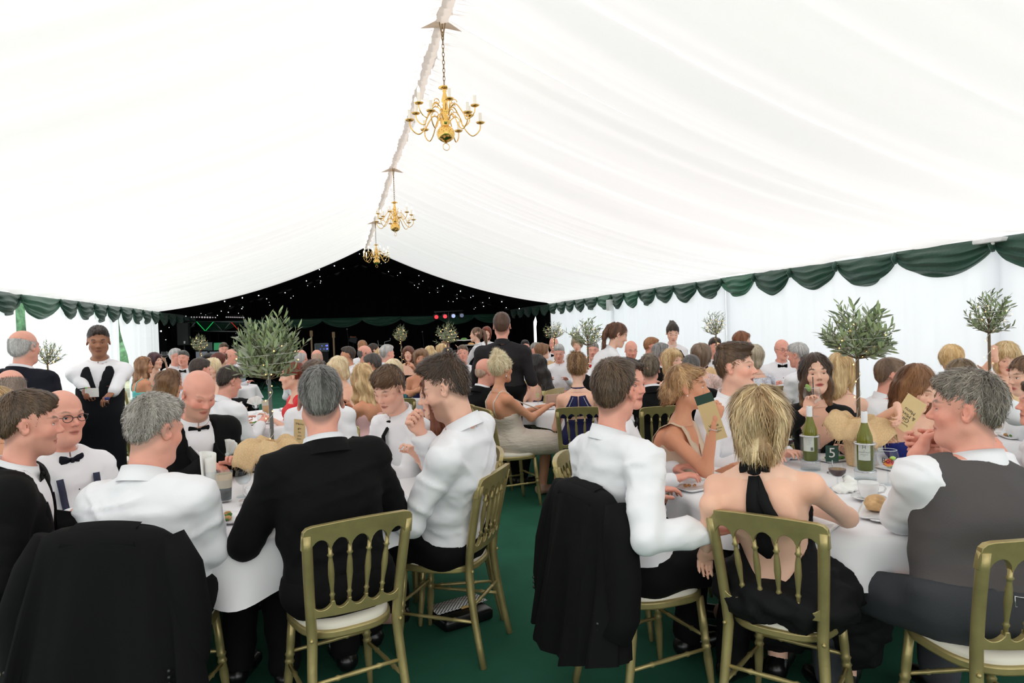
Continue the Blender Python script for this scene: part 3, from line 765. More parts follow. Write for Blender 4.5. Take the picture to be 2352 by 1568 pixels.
# ------------------------------------------------------------------ stage end
m_blk = mat('matt black plastic', (16, 16, 18), .6, spec=.3); m_alu = mat('aluminium', (150, 152, 156), .35, .9)
def spot(px, py, y):
    """point on the plane Y=y behind pixel"""
    d = at(px, py, 1)-CAMP; return CAMP+d*(y/d.y)
def stage():
    # lighting truss on two stands
    a = spot(412, 737, 23.6); b = spot(590, 740, 23.6); hgt = .31
    t = thing('lighting_truss', 'silver lattice lighting truss above the disco stand', 'truss', (a.x, a.y, 0)); o0 = Vector((a.x, a.y, 0)); mb = MB()
    L = b-a; n = 9
    for z in (0, -hgt): 
        for q in (-.12, .12): MB().tube([a-o0+Vector((0, q, z)), b-o0+Vector((0, q, z))], .018, 6).build('chord', m_alu, t)
    for i in range(n):
        p = a.lerp(b, i/n)-o0; q = a.lerp(b, (i+1)/n)-o0; m_ = m_alu
        if i == 3 or i == 2: m_ = mat('green lit bar', (60, 200, 110), .4, emit=((30, 230, 110), .5))
        if i == 6: m_ = mat('red lit bar', (190, 60, 50), .4, emit=((230, 50, 40), .4))
        MB().tube([p+Vector((0, -.12, -hgt if i % 2 else 0)), q+Vector((0, -.12, 0 if i % 2 else -hgt))], .012, 5).build('lattice_bar', m_, t)
    for p in (a, b): MB().tube([p-o0+Vector((0, 0, -.1)), Vector((p.x-o0.x, p.y-o0.y, 0))], .03, 8).build('stand', m_blk, t)
    for k in range(4):
        p = a.lerp(b, .28+k*.11)-o0; MB().tube([p+Vector((0, -.13, -hgt)), p+Vector((0, -.16, -hgt-.42))], .008, 5).build('hanger', m_blk, t); c = MB().bbox(p+Vector((0, -.18, -hgt-.5)), (.06, .05, .06), .01).build('spotlight', mat('grey lamp face', (70, 72, 78), .4), t)
    # LED strips above the truss
    for k, (x0, x1) in enumerate(((440, 495), (520, 560))):
        p, q = spot(x0, 728, 23.3), spot(x1, 729, 23.3); e = thing('led_bar', ('left' if k == 0 else 'right')+' row of small lamps above the lighting truss', 'light', p)
        MB().tube([(0, 0, .06), q-p+Vector((0, 0, .06))], .02, 6).build('bar', m_blk, e)
        for j in range(10): MB().sphere((q-p)*(j/9)+Vector((0, -.02, 0)), .028 if 3 < j < 8 and k == 0 else .02, 8, 6).build('lamp', mat('white lamp', (150, 146, 150), .4, emit=((230, 220, 225), .5 if k == 0 else .15)), e)
    # mirror ball
    p = spot(544, 775, 23.2); e = thing('mirror_ball', 'mirror ball with small square facets under the truss', 'mirror ball', p); r = .165; mb = MB()
    for i in range(1, 15):
        th = math.pi*i/15; n = max(4, int(26*math.sin(th)))
        for k in range(n):
            ph = 2*math.pi*k/n; d = Vector((math.sin(th)*math.cos(ph), math.sin(th)*math.sin(ph), math.cos(th))); u = Vector((-math.sin(ph), math.cos(ph), 0)); v = d.cross(u); s_ = .0135
            mb.add([d*r+u*s_+v*s_, d*r-u*s_+v*s_, d*r-u*s_-v*s_, d*r+u*s_-v*s_], [(0, 1, 2, 3)])
    mb.build('facets', mat('mirror', (230, 235, 240), .05, 1.0), e, smooth=False); MB().sphere((0, 0, 0), r*.985, 16, 12).build('core', m_blk, e); MB().tube([(0, 0, r), (0, 0, .36)], .006).build('cord', m_blk, e)
    # loudspeakers on poles
    for (x0, x1, y0, y1, lab) in ((408, 436, 742, 792, 'tall black loudspeaker on a pole at the left of the stage'), (600, 624, 742, 790, 'tall black loudspeaker behind the front olive tree')):
        p0, p1 = spot(x0, y0, 21.3), spot(x1, y1, 21.3); w = (p1.x-p0.x)/2; h = (p0.z-p1.z)/2; c = (p0+p1)/2; e = thing('loudspeaker', lab, 'loudspeaker', (c.x, c.y, 0))
        MB().bbox((0, 0, c.z), (w, .16, h), .02).build('cabinet', mat('black cabinet', (22, 22, 24), .7), e, smooth=False); MB().box((0, -.165, c.z), (w*.88, .004, h*.92)).build('grille', mat('speaker grille', (30, 30, 33), .8, bump=(400, .5)), e, smooth=False)
        MB().tube([(0, 0, c.z-h), (0, 0, .3)], .02).build('pole', m_alu, e)
        for k in range(3): MB().tube([(0, 0, .45), (.4*math.cos(k*2.1), .4*math.sin(k*2.1), .01)], .012, 6).build('leg', m_blk, e)
        MB().bbox((w*.3, -.168, c.z-h*.75), (.025, .004, .04), .006).build('badge', m_alu, e)
    # disco console: two pale front panels with screens on top
    for (x0, x1, y0, lab) in ((450, 476, 806, 'narrow pale front panel of the disco console'), (482, 562, 806, 'wide pale front panel of the disco console')):
        p0, p1 = spot(x0, y0, 22.0), spot(x1, y0, 22.0); e = thing('console_panel', lab, 'panel', ((p0.x+p1.x)/2, 22.0, 0)); w = (p1.x-p0.x)/2
        MB().box((0, 0, p0.z/2+.02), (w, .03, p0.z/2-.02)).build('cloth_front', mat('pale grey stretch cloth', (170, 176, 188), .8), e, smooth=False); MB().box((0, .02, p0.z+.0), (w+.02, .05, .02)).build('frame', m_blk, e, smooth=False)
    p = spot(502, 798, 22.4); e = thing('laptop', 'open laptop with a green screen on the disco console', 'laptop', p+Vector((0, 0, -.17)))
    MB().box((0, .1, .20), (.15, .008, .12), Matrix.Rotation(-.25, 3, 'X')).build('screen', mat('green screen', (40, 120, 80), .4, emit=((50, 150, 95), .5)), e, smooth=False); MB().box((0, -.02, .065), (.15, .12, .01)).build('keyboard', m_blk, e, smooth=False); MB().box((0, 0, -.4), (.3, .2, .44)).build('stand', m_blk, e, smooth=False)
    p = spot(478, 796, 22.4); e = thing('monitor', 'small monitor edge-on beside the laptop', 'monitor', p); MB().box((0, 0, 0), (.12, .02, .13)).build('screen', mat('dim screen', (90, 110, 108), .4), e, smooth=False); MB().tube([(0, 0, -.1), (0, 0, -.9)], .02).build('stand', m_blk, e)
    # light bar with four par cans
    a, b = spot(997, 717, 21.6), spot(1063, 713, 21.6); e = thing('light_bar', 'stage light bar with two red and two pale lamps', 'stage light', ((a.x+b.x)/2, a.y, 0)); o0 = Vector(((a.x+b.x)/2, a.y, 0))
    MB().tube([a-o0, b-o0], .03, 8).build('crossbar', m_blk, e); MB().tube([(0, 0, a.z), (0, 0, .4)], .025).build('pole', m_blk, e)
    for k in range(3): MB().tube([(0, 0, .5), (.5*math.cos(k*2.1+.3), .5*math.sin(k*2.1+.3), .01)], .014, 6).build('leg', m_blk, e)
    for k, (u_, col, st) in enumerate(((.06, (255, 50, 60), 1.2), (.36, (255, 60, 70), 1.3), (.65, (190, 205, 255), .75), (.94, (140, 150, 185), .35))):
        p = a.lerp(b, u_)-o0+Vector((0, -.06, -.155)); cn = add_obj('par_can', MB().bbox(p+Vector((0, .05, 0)), (.085, .08, .085), .03).mesh('par_can', m_blk), e)
        mb = MB().lathe([(0, .0), (.062, .0)], 20, p+Vector((0, -.033, 0)), Matrix.Rotation(math.pi/2, 3, 'X')); mb.build('lens', mat('lens %d' % k, tuple(int(v*.5) for v in col), .3, emit=(col, st)), cn)
        MB().tube([p+Vector((0, .05, .08)), p+Vector((0, .05, .16))], .012, 6).build('bracket', m_blk, cn)
    # band gear
    for (x, y, lab) in ((715, 770, 'upright guitar with a pale maple neck left of the rack case'), (766, 773, 'upright guitar with a pale maple neck right of the rack case')):
        p = spot(x, y, 23.5); e = thing('electric_guitar', lab, 'guitar', (p.x, p.y, 0)); z = p.z
        MB().box((0, 0, z-.45), (.028, .015, .42)).build('neck', mat('maple', (150, 120, 86), .5), e, smooth=False); MB().bbox((0, 0, z+.06), (.05, .012, .10), .02).build('headstock', mat('maple', (150, 120, 86), .5), e)
        MB().bbox((0, 0, z-1.0), (.17, .03, .22), .06).build('guitar_body', mat('guitar lacquer', (90, 30, 24), .2), e); MB().tube([(.05, .1, .02), (0, .05, z-.5)], .015).build('guitar_stand', m_blk, e)
    p0, p1 = spot(722, 788, 23.8), spot(756, 808, 23.8); e = thing('rack_case', 'rack case of audio gear with blue lamps', 'rack case', ((p0.x+p1.x)/2, 23.8, 0)); w, h = (p1.x-p0.x)/2, (p0.z-p1.z)/2; zc = (p0.z+p1.z)/2
    MB().bbox((0, .1, zc), (w, .2, h), .03).build('case', m_alu, e, smooth=False); MB().box((0, -.105, zc), (w*.88, .004, h*.82)).build('panel', mat('rack panel', (70, 86, 92), .4), e, smooth=False); MB().box((0, .1, (zc-h)/2), (w*.9, .2, (zc-h)/2)).build('amp', m_blk, e, smooth=False)
    for k in range(6): MB().sphere((w*(.75 if k < 2 else -.7+k*.25), -.115, zc+h*(.4 if k % 2 else -.3)), .03 if k < 2 else .014, 8, 6).build('indicator', mat('blue led', (90, 110, 255), .4, emit=((110, 120, 255), 1.5)), e)
    p = spot(811, 780, 23.0); e = thing('music_stand', 'tilted music stand with an orange edge', 'music stand', (p.x, p.y, 0)); MB().box((0, 0, p.z), (.12, .012, .11), Matrix.Rotation(.35, 3, 'Y') @ Matrix.Rotation(-.6, 3, 'X')).build('desk', mat('dark desk', (44, 46, 50), .4), e, smooth=False); MB().box((.0, -.03, p.z+.09), (.10, .008, .008)).build('desk_edge', mat('orange', (190, 100, 50), .5), e); MB().tube([(0, 0, p.z), (0, 0, 0)], .014).build('pole', m_blk, e)
    p = spot(882, 785, 23.2); e = thing('drum_hardware', 'chrome drum rack with cymbal arms behind the guests', 'drum stand', (p.x, p.y, 0)); z = p.z
    MB().tube([(0, 0, z-.15), (0, 0, 0)], .02).build('pole', m_alu, e); MB().tube([(-.2, 0, z+.02), (-.18, 0, z-.1), (0, 0, z-.12), (.02, 0, z), (.2, 0, z+.04), (.22, 0, z+.12)], .012, 6).build('arm', m_alu, e); MB().sphere((-.2, 0, z+.04), .02).build('clamp', m_alu, e); MB().sphere((.21, 0, z+.1), .02).build('clamp', m_alu, e)
    for (x, y, lab) in ((797, 757, 'thin microphone stand near the music stand'), (970, 763, 'microphone on a boom left of the round olive tree')):
        p = spot(x, y, 22.6); e = thing('microphone_stand', lab, 'microphone', (p.x, p.y, 0)); MB().tube([(0, 0, p.z), (.03, 0, p.z-.3), (.03, 0, .02)], .010, 6).build('pole', m_blk, e); MB().sphere((0, -.02, p.z+.02), .022).build('microphone', m_alu, e); MB().lathe([(0, .0), (.14, .0), (.14, .02), (0, .03)], 16, (.03, 0, 0)).build('base', m_blk, e)
stage()
# ------------------------------------------------------------------ implicit-surface bodies
def A3(v): return np.array((v[0], v[1], v[2]), dtype=np.float64)
def unit(v):
    v = A3(v); n = np.linalg.norm(v); return v/n if n > 1e-9 else v
class Fld:
    def __init__(s): s.p = []; s.cuts = []; s.mods = []
    def cone(s, a, b, ra, rb, k=0.03, sub=False, fl=None):
        s.p.append(('c', A3(a), A3(b), ra, rb, k, sub, fl)); return s
    def ell(s, c, r, R=None, k=0.03, sub=False):
        s.p.append(('e', A3(c), np.array(r, float), R, None, k, sub, None)); return s
    def cut(s, fn): s.cuts.append(fn); return s
    def bounds(s):
        lo = np.full(3, 9e9); hi = -lo
        for t, a, b, c, d, k, sub, fl in s.p:
            if sub: continue
            if t == 'c':
                m = max(c, d)*(1/ min(1, fl[1]) if fl else 1)
                lo = np.minimum(lo, np.minimum(a, b)-m); hi = np.maximum(hi, np.maximum(a, b)+m)
            else:
                m = b.max(); e = np.abs(c) @ b if c is not None else b
                lo = np.minimum(lo, a-e); hi = np.maximum(hi, a+e)
        return lo, hi
    def eval(s, xs, ys, zs):
        F = np.full((len(xs), len(ys), len(zs)), 0.5, np.float32)
        ax = (xs, ys, zs)
        for t, a, b, c, d, k, sub, fl in s.p:
            if t == 'c':
                m = max(c, d)*(1/min(1, fl[1]) if fl else 1)+k+0.02; lo = np.minimum(a, b)-m; hi = np.maximum(a, b)+m
            else:
                e = np.abs(c) @ b if c is not None else b
                lo = a-e-k-0.02; hi = a+e+k+0.02
            sl = []
            for i in range(3):
                i0 = np.searchsorted(ax[i], lo[i]); i1 = np.searchsorted(ax[i], hi[i])
                sl.append(slice(i0, i1))
            if any(q.stop <= q.start for q in sl): continue
            X = xs[sl[0]][:, None, None].astype(np.float32); Y = ys[sl[1]][None, :, None].astype(np.float32); Z = zs[sl[2]][None, None, :].astype(np.float32)
            x = X-a[0]; y = Y-a[1]; z = Z-a[2]
            if t == 'c':
                ba = b-a
                if fl:                                # flattened: squash along unit vector fl[0] by fl[1]
                    u, q = fl; g = (1/q-1)
                    dt = x*u[0]+y*u[1]+z*u[2]; x = x+g*dt*u[0]; y = y+g*dt*u[1]; z = z+g*dt*u[2]
                    db = float(ba @ u); ba = ba+g*db*u
                L2 = float(ba @ ba)+1e-12
                tt = np.clip((x*ba[0]+y*ba[1]+z*ba[2])/L2, 0, 1)
                D = np.sqrt((x-tt*ba[0])**2+(y-tt*ba[1])**2+(z-tt*ba[2])**2)-(c+(d-c)*tt)
                if fl: D = D*min(1, max(0.5, fl[1]))
            else:
                if c is not None:
                    R = c.T; x, y, z = R[0, 0]*x+R[0, 1]*y+R[0, 2]*z, R[1, 0]*x+R[1, 1]*y+R[1, 2]*z, R[2, 0]*x+R[2, 1]*y+R[2, 2]*z
                k0 = np.sqrt((x/b[0])**2+(y/b[1])**2+(z/b[2])**2); k1 = np.sqrt((x/b[0]**2)**2+(y/b[1]**2)**2+(z/b[2]**2)**2)+1e-9
                D = k0*(k0-1)/k1
            f = F[tuple(sl)]
            if sub:
                h = np.clip(0.5-0.5*(f+D)/k, 0, 1); F[tuple(sl)] = f*(1-h)-D*h+k*h*(1-h)
            else:
                h = np.clip(0.5+0.5*(f-D)/k, 0, 1); F[tuple(sl)] = f*(1-h)+D*h-k*h*(1-h)
        for fn in s.mods: F = (F+fn(xs[:, None, None], ys[None, :, None], zs[None, None, :])).astype(np.float32)
        if s.cuts:
            X = xs[:, None, None]; Y = ys[None, :, None]; Z = zs[None, None, :]
            for fn in s.cuts: F = np.maximum(F, fn(X, Y, Z)).astype(np.float32)
        return F
    def pts(s, P):
        """field at arbitrary points"""
        P = np.asarray(P, float); n = len(P); F = np.full(n, 0.5)
        for t, a, b, c, d, k, sub, fl in s.p:
            q = P-a
            if t == 'c':
                ba = b-a
                tt = np.clip(q @ ba/(ba @ ba+1e-12), 0, 1); D = np.linalg.norm(q-tt[:, None]*ba, axis=1)-(c+(d-c)*tt)
            else:
                if c is not None: q = q @ c
                k0 = np.linalg.norm(q/b, axis=1); k1 = np.linalg.norm(q/b**2, axis=1)+1e-9; D = k0*(k0-1)/k1
            if sub: h = np.clip(0.5-0.5*(F+D)/k, 0, 1); F = F*(1-h)-D*h+k*h*(1-h)
            else: h = np.clip(0.5+0.5*(F-D)/k, 0, 1); F = F*(1-h)+D*h-k*h*(1-h)
        return F
    def surf(s, o, d, lift=0.0, reach=.45):
        """outermost surface point on the ray o + t d"""
        o, d = A3(o), unit(d); t = np.linspace(0, reach, 150); v = s.pts(o+t[:, None]*d)
        i = np.where(v < 0)[0]; tt = t[i[-1]] if len(i) else 0.0
        return o+d*(tt+lift)
    def mesh(s, res, lo=None, hi=None):
        l, h = s.bounds(); pad = res*2+0.01
        lo = l-pad if lo is None else np.maximum(l-pad, A3(lo)); hi = h+pad if hi is None else np.minimum(h+pad, A3(hi))
        ax = [np.arange(lo[i], hi[i]+res, res) for i in range(3)]
        return nets(s.eval(*ax), *ax)
_CO = np.array([[i, j, k] for i in (0, 1) for j in (0, 1) for k in (0, 1)])
_ED = [(a, b) for a in range(8) for b in range(a+1, 8) if np.abs(_CO[a]-_CO[b]).sum() == 1]
def nets(F, xs, ys, zs):
    S = F < 0
    c = sum(S[i:S.shape[0]-1+i, j:S.shape[1]-1+j, k:S.shape[2]-1+k].astype(np.int8) for i, j, k in _CO)
    act = (c > 0) & (c < 8)
    I = np.argwhere(act)
    if len(I) == 0: return np.zeros((0, 3)), np.zeros((0, 4), int)
    ids = np.full(act.shape, -1, np.int32); ids[act] = np.arange(len(I))
    vals = np.stack([F[I[:, 0]+o[0], I[:, 1]+o[1], I[:, 2]+o[2]] for o in _CO], 1)
    acc = np.zeros((len(I), 3)); n = np.zeros(len(I))
    for a, b in _ED:
        va, vb = vals[:, a], vals[:, b]; m = (va < 0) != (vb < 0)
        t = np.where(m, va/(va-vb+1e-20), 0)
        for ax in range(3): acc[:, ax] += np.where(m, _CO[a][ax]+(_CO[b][ax]-_CO[a][ax])*t, 0)
        n += m
    acc /= n[:, None]
    V = np.stack([xs[I[:, 0]]+acc[:, 0]*(xs[1]-xs[0]), ys[I[:, 1]]+acc[:, 1]*(ys[1]-ys[0]), zs[I[:, 2]]+acc[:, 2]*(zs[1]-zs[0])], 1)
    Q = []
    for d in range(3):
        sa = [slice(None)]*3; sb = [slice(None)]*3; sa[d] = slice(0, -1); sb[d] = slice(1, None)
        e1, e2 = [(1, 2), (2, 0), (0, 1)][d]
        for q in (e1, e2): sa[q] = slice(1, -1); sb[q] = slice(1, -1)
        A, B = S[tuple(sa)], S[tuple(sb)]
        E = np.argwhere(A != B); 
        if not len(E): continue
        fl = A[E[:, 0], E[:, 1], E[:, 2]]
        E = E.copy(); E[:, e1] += 1; E[:, e2] += 1
        def cell(o1, o2):
            G = E.copy(); G[:, e1] += o1; G[:, e2] += o2; return ids[G[:, 0], G[:, 1], G[:, 2]]
        q = np.stack([cell(-1, -1), cell(0, -1), cell(0, 0), cell(-1, 0)], 1)
        q[~fl] = q[~fl][:, ::-1]; Q.append(q)
    return V, (np.concatenate(Q) if Q else np.zeros((0, 4), int))
def vnormals(V, Q):
    n = np.cross(V[Q[:, 2]]-V[Q[:, 0]], V[Q[:, 3]]-V[Q[:, 1]]); N = np.zeros_like(V)
    for i in range(4): np.add.at(N, Q[:, i], n)
    return N/(np.linalg.norm(N, axis=1)[:, None]+1e-12)
def join(parts):
    """parts: list of (V,Q[,C])"""
    Vs, Qs, Cs, n = [], [], [], 0
    for p in parts:
        if not len(p[0]): continue
        Vs.append(p[0]); Qs.append(p[1]+n); n += len(p[0])
        if len(p) > 2: Cs.append(p[2])
    return np.concatenate(Vs), Qs, (np.concatenate(Cs) if Cs else None)

m_skin = mat_attr('skin', 0.5, 0.35, bump=(220, 0.05))
m_hair = mat_attr('hair', 0.42, 0.45)
m_eye = mat_attr('eye', 0.15, 0.5)

def head_prims(f, s, open_mouth=0, fem=False, fat=0.0):
    """skull, face and ears in the head's own frame: x right, y forward, z up"""
    E = lambda c, r, k=0.03, sub=False, R=None: f.ell([q*s for q in c], [q*s for q in r], R, k*s, sub)
    C = lambda a, b, ra, rb, k=0.02, sub=False: f.cone([q*s for q in a], [q*s for q in b], ra*s, rb*s, k*s, sub)
    j = 0.86 if fem else 1.0
    E((0, -.018, .030), (.077, .098, .088)); E((0, .028, -.040), (.057*j+fat*.5, .062, .076), .035)
    for q in (-1, 1):
        C((q*(.047*j+fat*.6), .000, -.060), (q*.012, .066, -.098), .021+fat*.3, .018, .03)
        E((q*.036, .060, -.026), (.024+fat*.4, .020, .022), .022)
        C((q*.040, .070, .019), (q*.010, .080, .019), .0105 if not fem else .008, .012 if not fem else .009, .016)
    E((0, .072, -.101), (.019*j, .016, .014), .018)
    if fat: E((0, .03, -.105), (.05, .045, .03), .03)
    C((0, .078, .010), (0, .106, -.026), .0075, .0105 if not fem else .009, .012)
    for q in (-1, 1):
        E((q*.0105, .096, -.031), (.0075, .010, .007), .006)
        E((q*.031, .092, .002), (.0165, .015, .010), .010, True)
    if open_mouth:
        E((0, .087, -.056), (.021, .010, .006), .006); E((0, .084, -.082), (.018, .010, .007), .006)
        E((0, .097, -.069), (.014, .018, .009*open_mouth), .005, True)
    else:
        E((0, .0855, -.0605), (.021, .010, .0058), .006); E((0, .0850, -.0715), (.019, .010, .0065), .006)
        E((0, .100, -.0660), (.022, .012, .0018), .003, True)
    a = math.radians(14); Re = np.array([[1, 0, 0], [0, math.cos(a), -math.sin(a)], [0, math.sin(a), math.cos(a)]])
    for q in (-1, 1):
        Rz = math.radians(-q*22); Rq = np.array([[math.cos(Rz), -math.sin(Rz), 0], [math.sin(Rz), math.cos(Rz), 0], [0, 0, 1]]) @ Re
        E((q*.080, -.012, -.008), (.0085, .019, .033), .006, False, Rq)
        E((q*.0885, -.006, -.004), (.0075, .0105, .019), .006, True, Rq)
def gauss(d2, s): return np.exp(-d2/(2*s*s))
def face_colors(Q, s, tone, lip, hairc, spec):
    """vertex colours in the head frame: lips, flush, brows, stubble"""
    n = len(Q); q = Q/s; x, y, z = q[:, 0], q[:, 1], q[:, 2]; ax = np.abs(x)
    c = np.tile(np.array(lin(tone)), (n, 1))
    def mix(col, w): return c*(1-w[:, None])+np.array(col)*w[:, None]
    red = np.array(lin(tone))*np.array((1.08, .70, .66))
    fl = spec.get('flush', .5)
    w = .6*fl*(gauss((ax-.045)**2+(z+.03)**2, .020)*(y > .02)+.8*gauss(x**2+(z+.03)**2, .012)*(y > .085)+.8*(ax > .078)*(np.abs(z) < .045))
    c = mix(red, np.clip(w, 0, 1)); c *= (1+0.05*vnoise(x*45, y*45, z*45))[:, None]
    if spec.get('stubble'):
        col, amt = spec['stubble']
        w = amt*smooth01((y-.0)/.03)*smooth01((-.035-z)/.02)*(1-gauss(x**2+(z+.066)**2, .016)*.6)+amt*.8*gauss((ax-.02)**2*.4+(z+.048)**2, .008)*(y > .07)
        c = mix(lin(col), np.clip(w, 0, 1))
    if spec.get('scalp'):
        col, amt, zt = spec['scalp']
        w = amt*smooth01((zt-z)/.03)*smooth01((.012-(.75*y-.66*z))/.02+.2)*(ax < .086)
        c = mix(lin(col), np.clip(w, 0, 1))
    lipw = smooth01(1.15-np.sqrt((x/.024)**2+((z+.066)/.0125)**2))*(y > .07)
    c = mix(lin(lip), np.clip(lipw*1.6, 0, .85))
    ml = np.exp(-((z+.066)/.0022)**2)*(ax < .023)*(y > .07)
    c = mix(np.array(lin(lip))*.25, np.clip(ml, 0, 1)*.8)
    if spec.get('open'):
        c = mix((.03, .01, .01), smooth01(1.3-np.sqrt((x/.014)**2+((z+.069)/.009)**2))*(y > .06))
    bz = .0235+.006*np.exp(-((ax-.035)/.014)**2)
    bw = smooth01(1.2-np.sqrt(((ax-.034)/.021)**2+((z-bz)/.0052)**2))*(y > .055)
    c = mix(np.array(lin(spec.get('brow', hairc)))*.8, np.clip(bw*1.3, 0, spec.get('browa', .8)))
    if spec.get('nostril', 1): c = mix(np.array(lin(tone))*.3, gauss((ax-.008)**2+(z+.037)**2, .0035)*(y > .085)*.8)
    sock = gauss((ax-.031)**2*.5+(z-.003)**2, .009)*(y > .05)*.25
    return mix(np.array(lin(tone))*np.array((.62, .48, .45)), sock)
def eye_mesh(side, s, gaze, lid, iris, tone, parent, place, n=22, m=16):
    """gaze (x,z) offsets; lid 0 open .. 1 closed"""
    th = np.linspace(0, math.pi, m+1); ph = np.linspace(0, 2*math.pi, n, endpoint=False)
    T, Pp = np.meshgrid(th, ph, indexing='ij'); r = .0122
    D = np.stack([np.sin(T)*np.cos(Pp), np.cos(T), np.sin(T)*np.sin(Pp)], -1).reshape(-1, 3)
    V = D*r+np.array((side*.031, .0690, .002)); idx = np.arange((m+1)*n).reshape(m+1, n)
    Q = np.stack([idx[:-1], np.roll(idx[:-1], -1, 1), np.roll(idx[1:], -1, 1), idx[1:]], -1).reshape(-1, 4)
    g = unit((gaze[0], 1, gaze[1])); ang = np.arccos(np.clip(D @ g, -1, 1))
    c = np.tile(np.array(lin((226, 218, 214))), (len(V), 1))
    c[ang < .50] = lin(iris); c[ang < .22] = (.004, .004, .004)
    zt = .52-lid*1.0; sk = np.array(lin(tone))*np.array((.74, .60, .57))
    up = D[:, 2] > zt-0.12*np.abs(D[:, 0]); c[up] = sk; c[D[:, 2] < -.48] = sk
    lash = (np.abs(D[:, 2]-(zt-0.12*np.abs(D[:, 0]))) < .09); c[lash] = np.array((.02, .014, .012))
    o = add_obj('eye', mk_mesh('eye', place(V*s), Q, m_eye, col=c), parent)
    return o

# ------------------------------------------------------------------ hair
def hair_fld(style, s, down, t=1.0, opts={}):
    """hair volume in the head frame; down = gravity in the head frame"""
    f = Fld(); S = lambda v: [q*s for q in v]
    E = lambda c, r, k=.02, sub=False, R=None: f.ell(S(c), S(r), R, k*s, sub)
    C = lambda a, b, ra, rb, k=.02, sub=False: f.cone(S(a), S(b), ra*s, rb*s, k*s, sub)
    dn = unit(down); th = .010*t
    top = opts.get('top', 1.0); hl = opts.get('hl', .012); sd = opts.get('sides', 1.0)
    def plane_cut(c0, slope=.32, cy=.75, cz=-.66):
        def fn(X, Y, Z):
            v = (cy*Y+cz*Z)/s-c0
            v = v+.006*np.sin(X/s*160)*np.cos(Z/s*90)
            return (v*slope*s)
        return fn
    if style in ('short', 'crop', 'quiff'):
        E((0, -.016, .034), (.077+.005*t*sd, .097+.007*t, .084+.014*t*top), .01)
        E((0, .030, .100), (.052, .052, .018*top*t), .03)
        E((0, -.050, -.020), (.057, .048, .052), .02)
        if style == 'quiff':
            E((0, .022, .118), (.058, .062, .030*t), .03); E((0, -.035, .112), (.060, .06, .024*t), .03)
        f.cut(plane_cut(hl)); f.mods.append(lambda X, Y, Z: .011*s*t*sd*np.clip(((.75*Y-.66*Z)/s-hl+.055)/.055, 0, 1)*np.clip((.075-Z/s)/.04, 0, 1))
    elif style == 'fringe_bald':
        E((0, -.018, .030), (.0805, .1015, .088), .01); E((0, -.06, -.02), (.064, .056, .056), .02)
        f.cut(plane_cut(.004, .3)); zt = opts.get('zt', .045)
        f.cut(lambda X, Y, Z: (Z/s-zt+.25*(Y/s+.06))*.28*s)
    elif style == 'bob':
        L = opts.get('len', .12)
        E((0, -.020, .032), (.090*sd, .110, .096*top), .02)
        C((0, -.035, .02), (0, -.045, .03-L), .098*sd, .080, .03)
        for q in (-1, 1): C((q*.055, .025, .03), (q*.058, .012, .02-L*.85), .034*sd, .026, .03)
        if opts.get('bangs', 1): E((.012, .062, .070), (.062, .032, .030), .02)
        E((0, .085, -.075), (.058, .080, .115), .02, True)
    elif style == 'long':
        E((0, -.020, .032), (.087, .108, .095*top), .02)
        L = opts.get('len', .32); side = opts.get('side', 0.0); w = opts.get('w', 1.0)
        c0 = np.array((0, -.040, .0)); prev = c0; n = 5
        back = opts.get('back', .05)
        for i in range(1, n+1):
            u = i/n; p = c0+dn*L*u+np.array((side*.10*u, -back*math.sin(u*2.2), 0))
            f.cone(prev*s, p*s, (.088-.03*(u-.2)*w*.4)*s*w**.5, (.086-.042*u)*s*w**.5, .03*s); prev = p
        for q in (-1, 1):
            if opts.get('front', 1) or q == opts.get('fside', 0):
                a = np.array((q*.060, .020, .02)); b = a+dn*L*.55+np.array((q*.012, -.01, 0))
                f.cone(a*s, b*s, .033*s, .024*s, .03*s); f.cone(b*s, (b+dn*L*.40+np.array((q*.0+side*.06, -.02, 0)))*s, .024*s, .014*s, .02*s)
        if opts.get('bangs'): E((.012, .060, .070), (.062, .034, .030), .02)
        E((opts.get('fx', 0), .090, -.052), (.055, .080, .122), .015, True)
    elif style == 'updo':
        E((0, -.020, .032), (.083, .104, .094*top), .02)
        bp = opts.get('bun', (0, -.095, .03)); br = opts.get('br', .045)
        E(bp, (br*1.15, br, br), .025)
        for i in range(opts.get('curls', 7)):
            a = i*2.4; E((bp[0]+math.cos(a)*br*.8, bp[1]-.012+math.sin(i*1.7)*.014, bp[2]+math.sin(a)*br*.8), (.022, .02, .018), .008)
        f.cut(plane_cut(hl, .35))
        if opts.get('swoop'): E((opts['swoop']*.03, .050, .078), (.055, .045, .028), .02)
    elif style == 'pony':
        E((0, -.018, .030), (.082, .103, .093), .02); E((0, -.06, -.015), (.062, .055, .055), .02)
        f.cut(plane_cut(hl, .35))
    return f
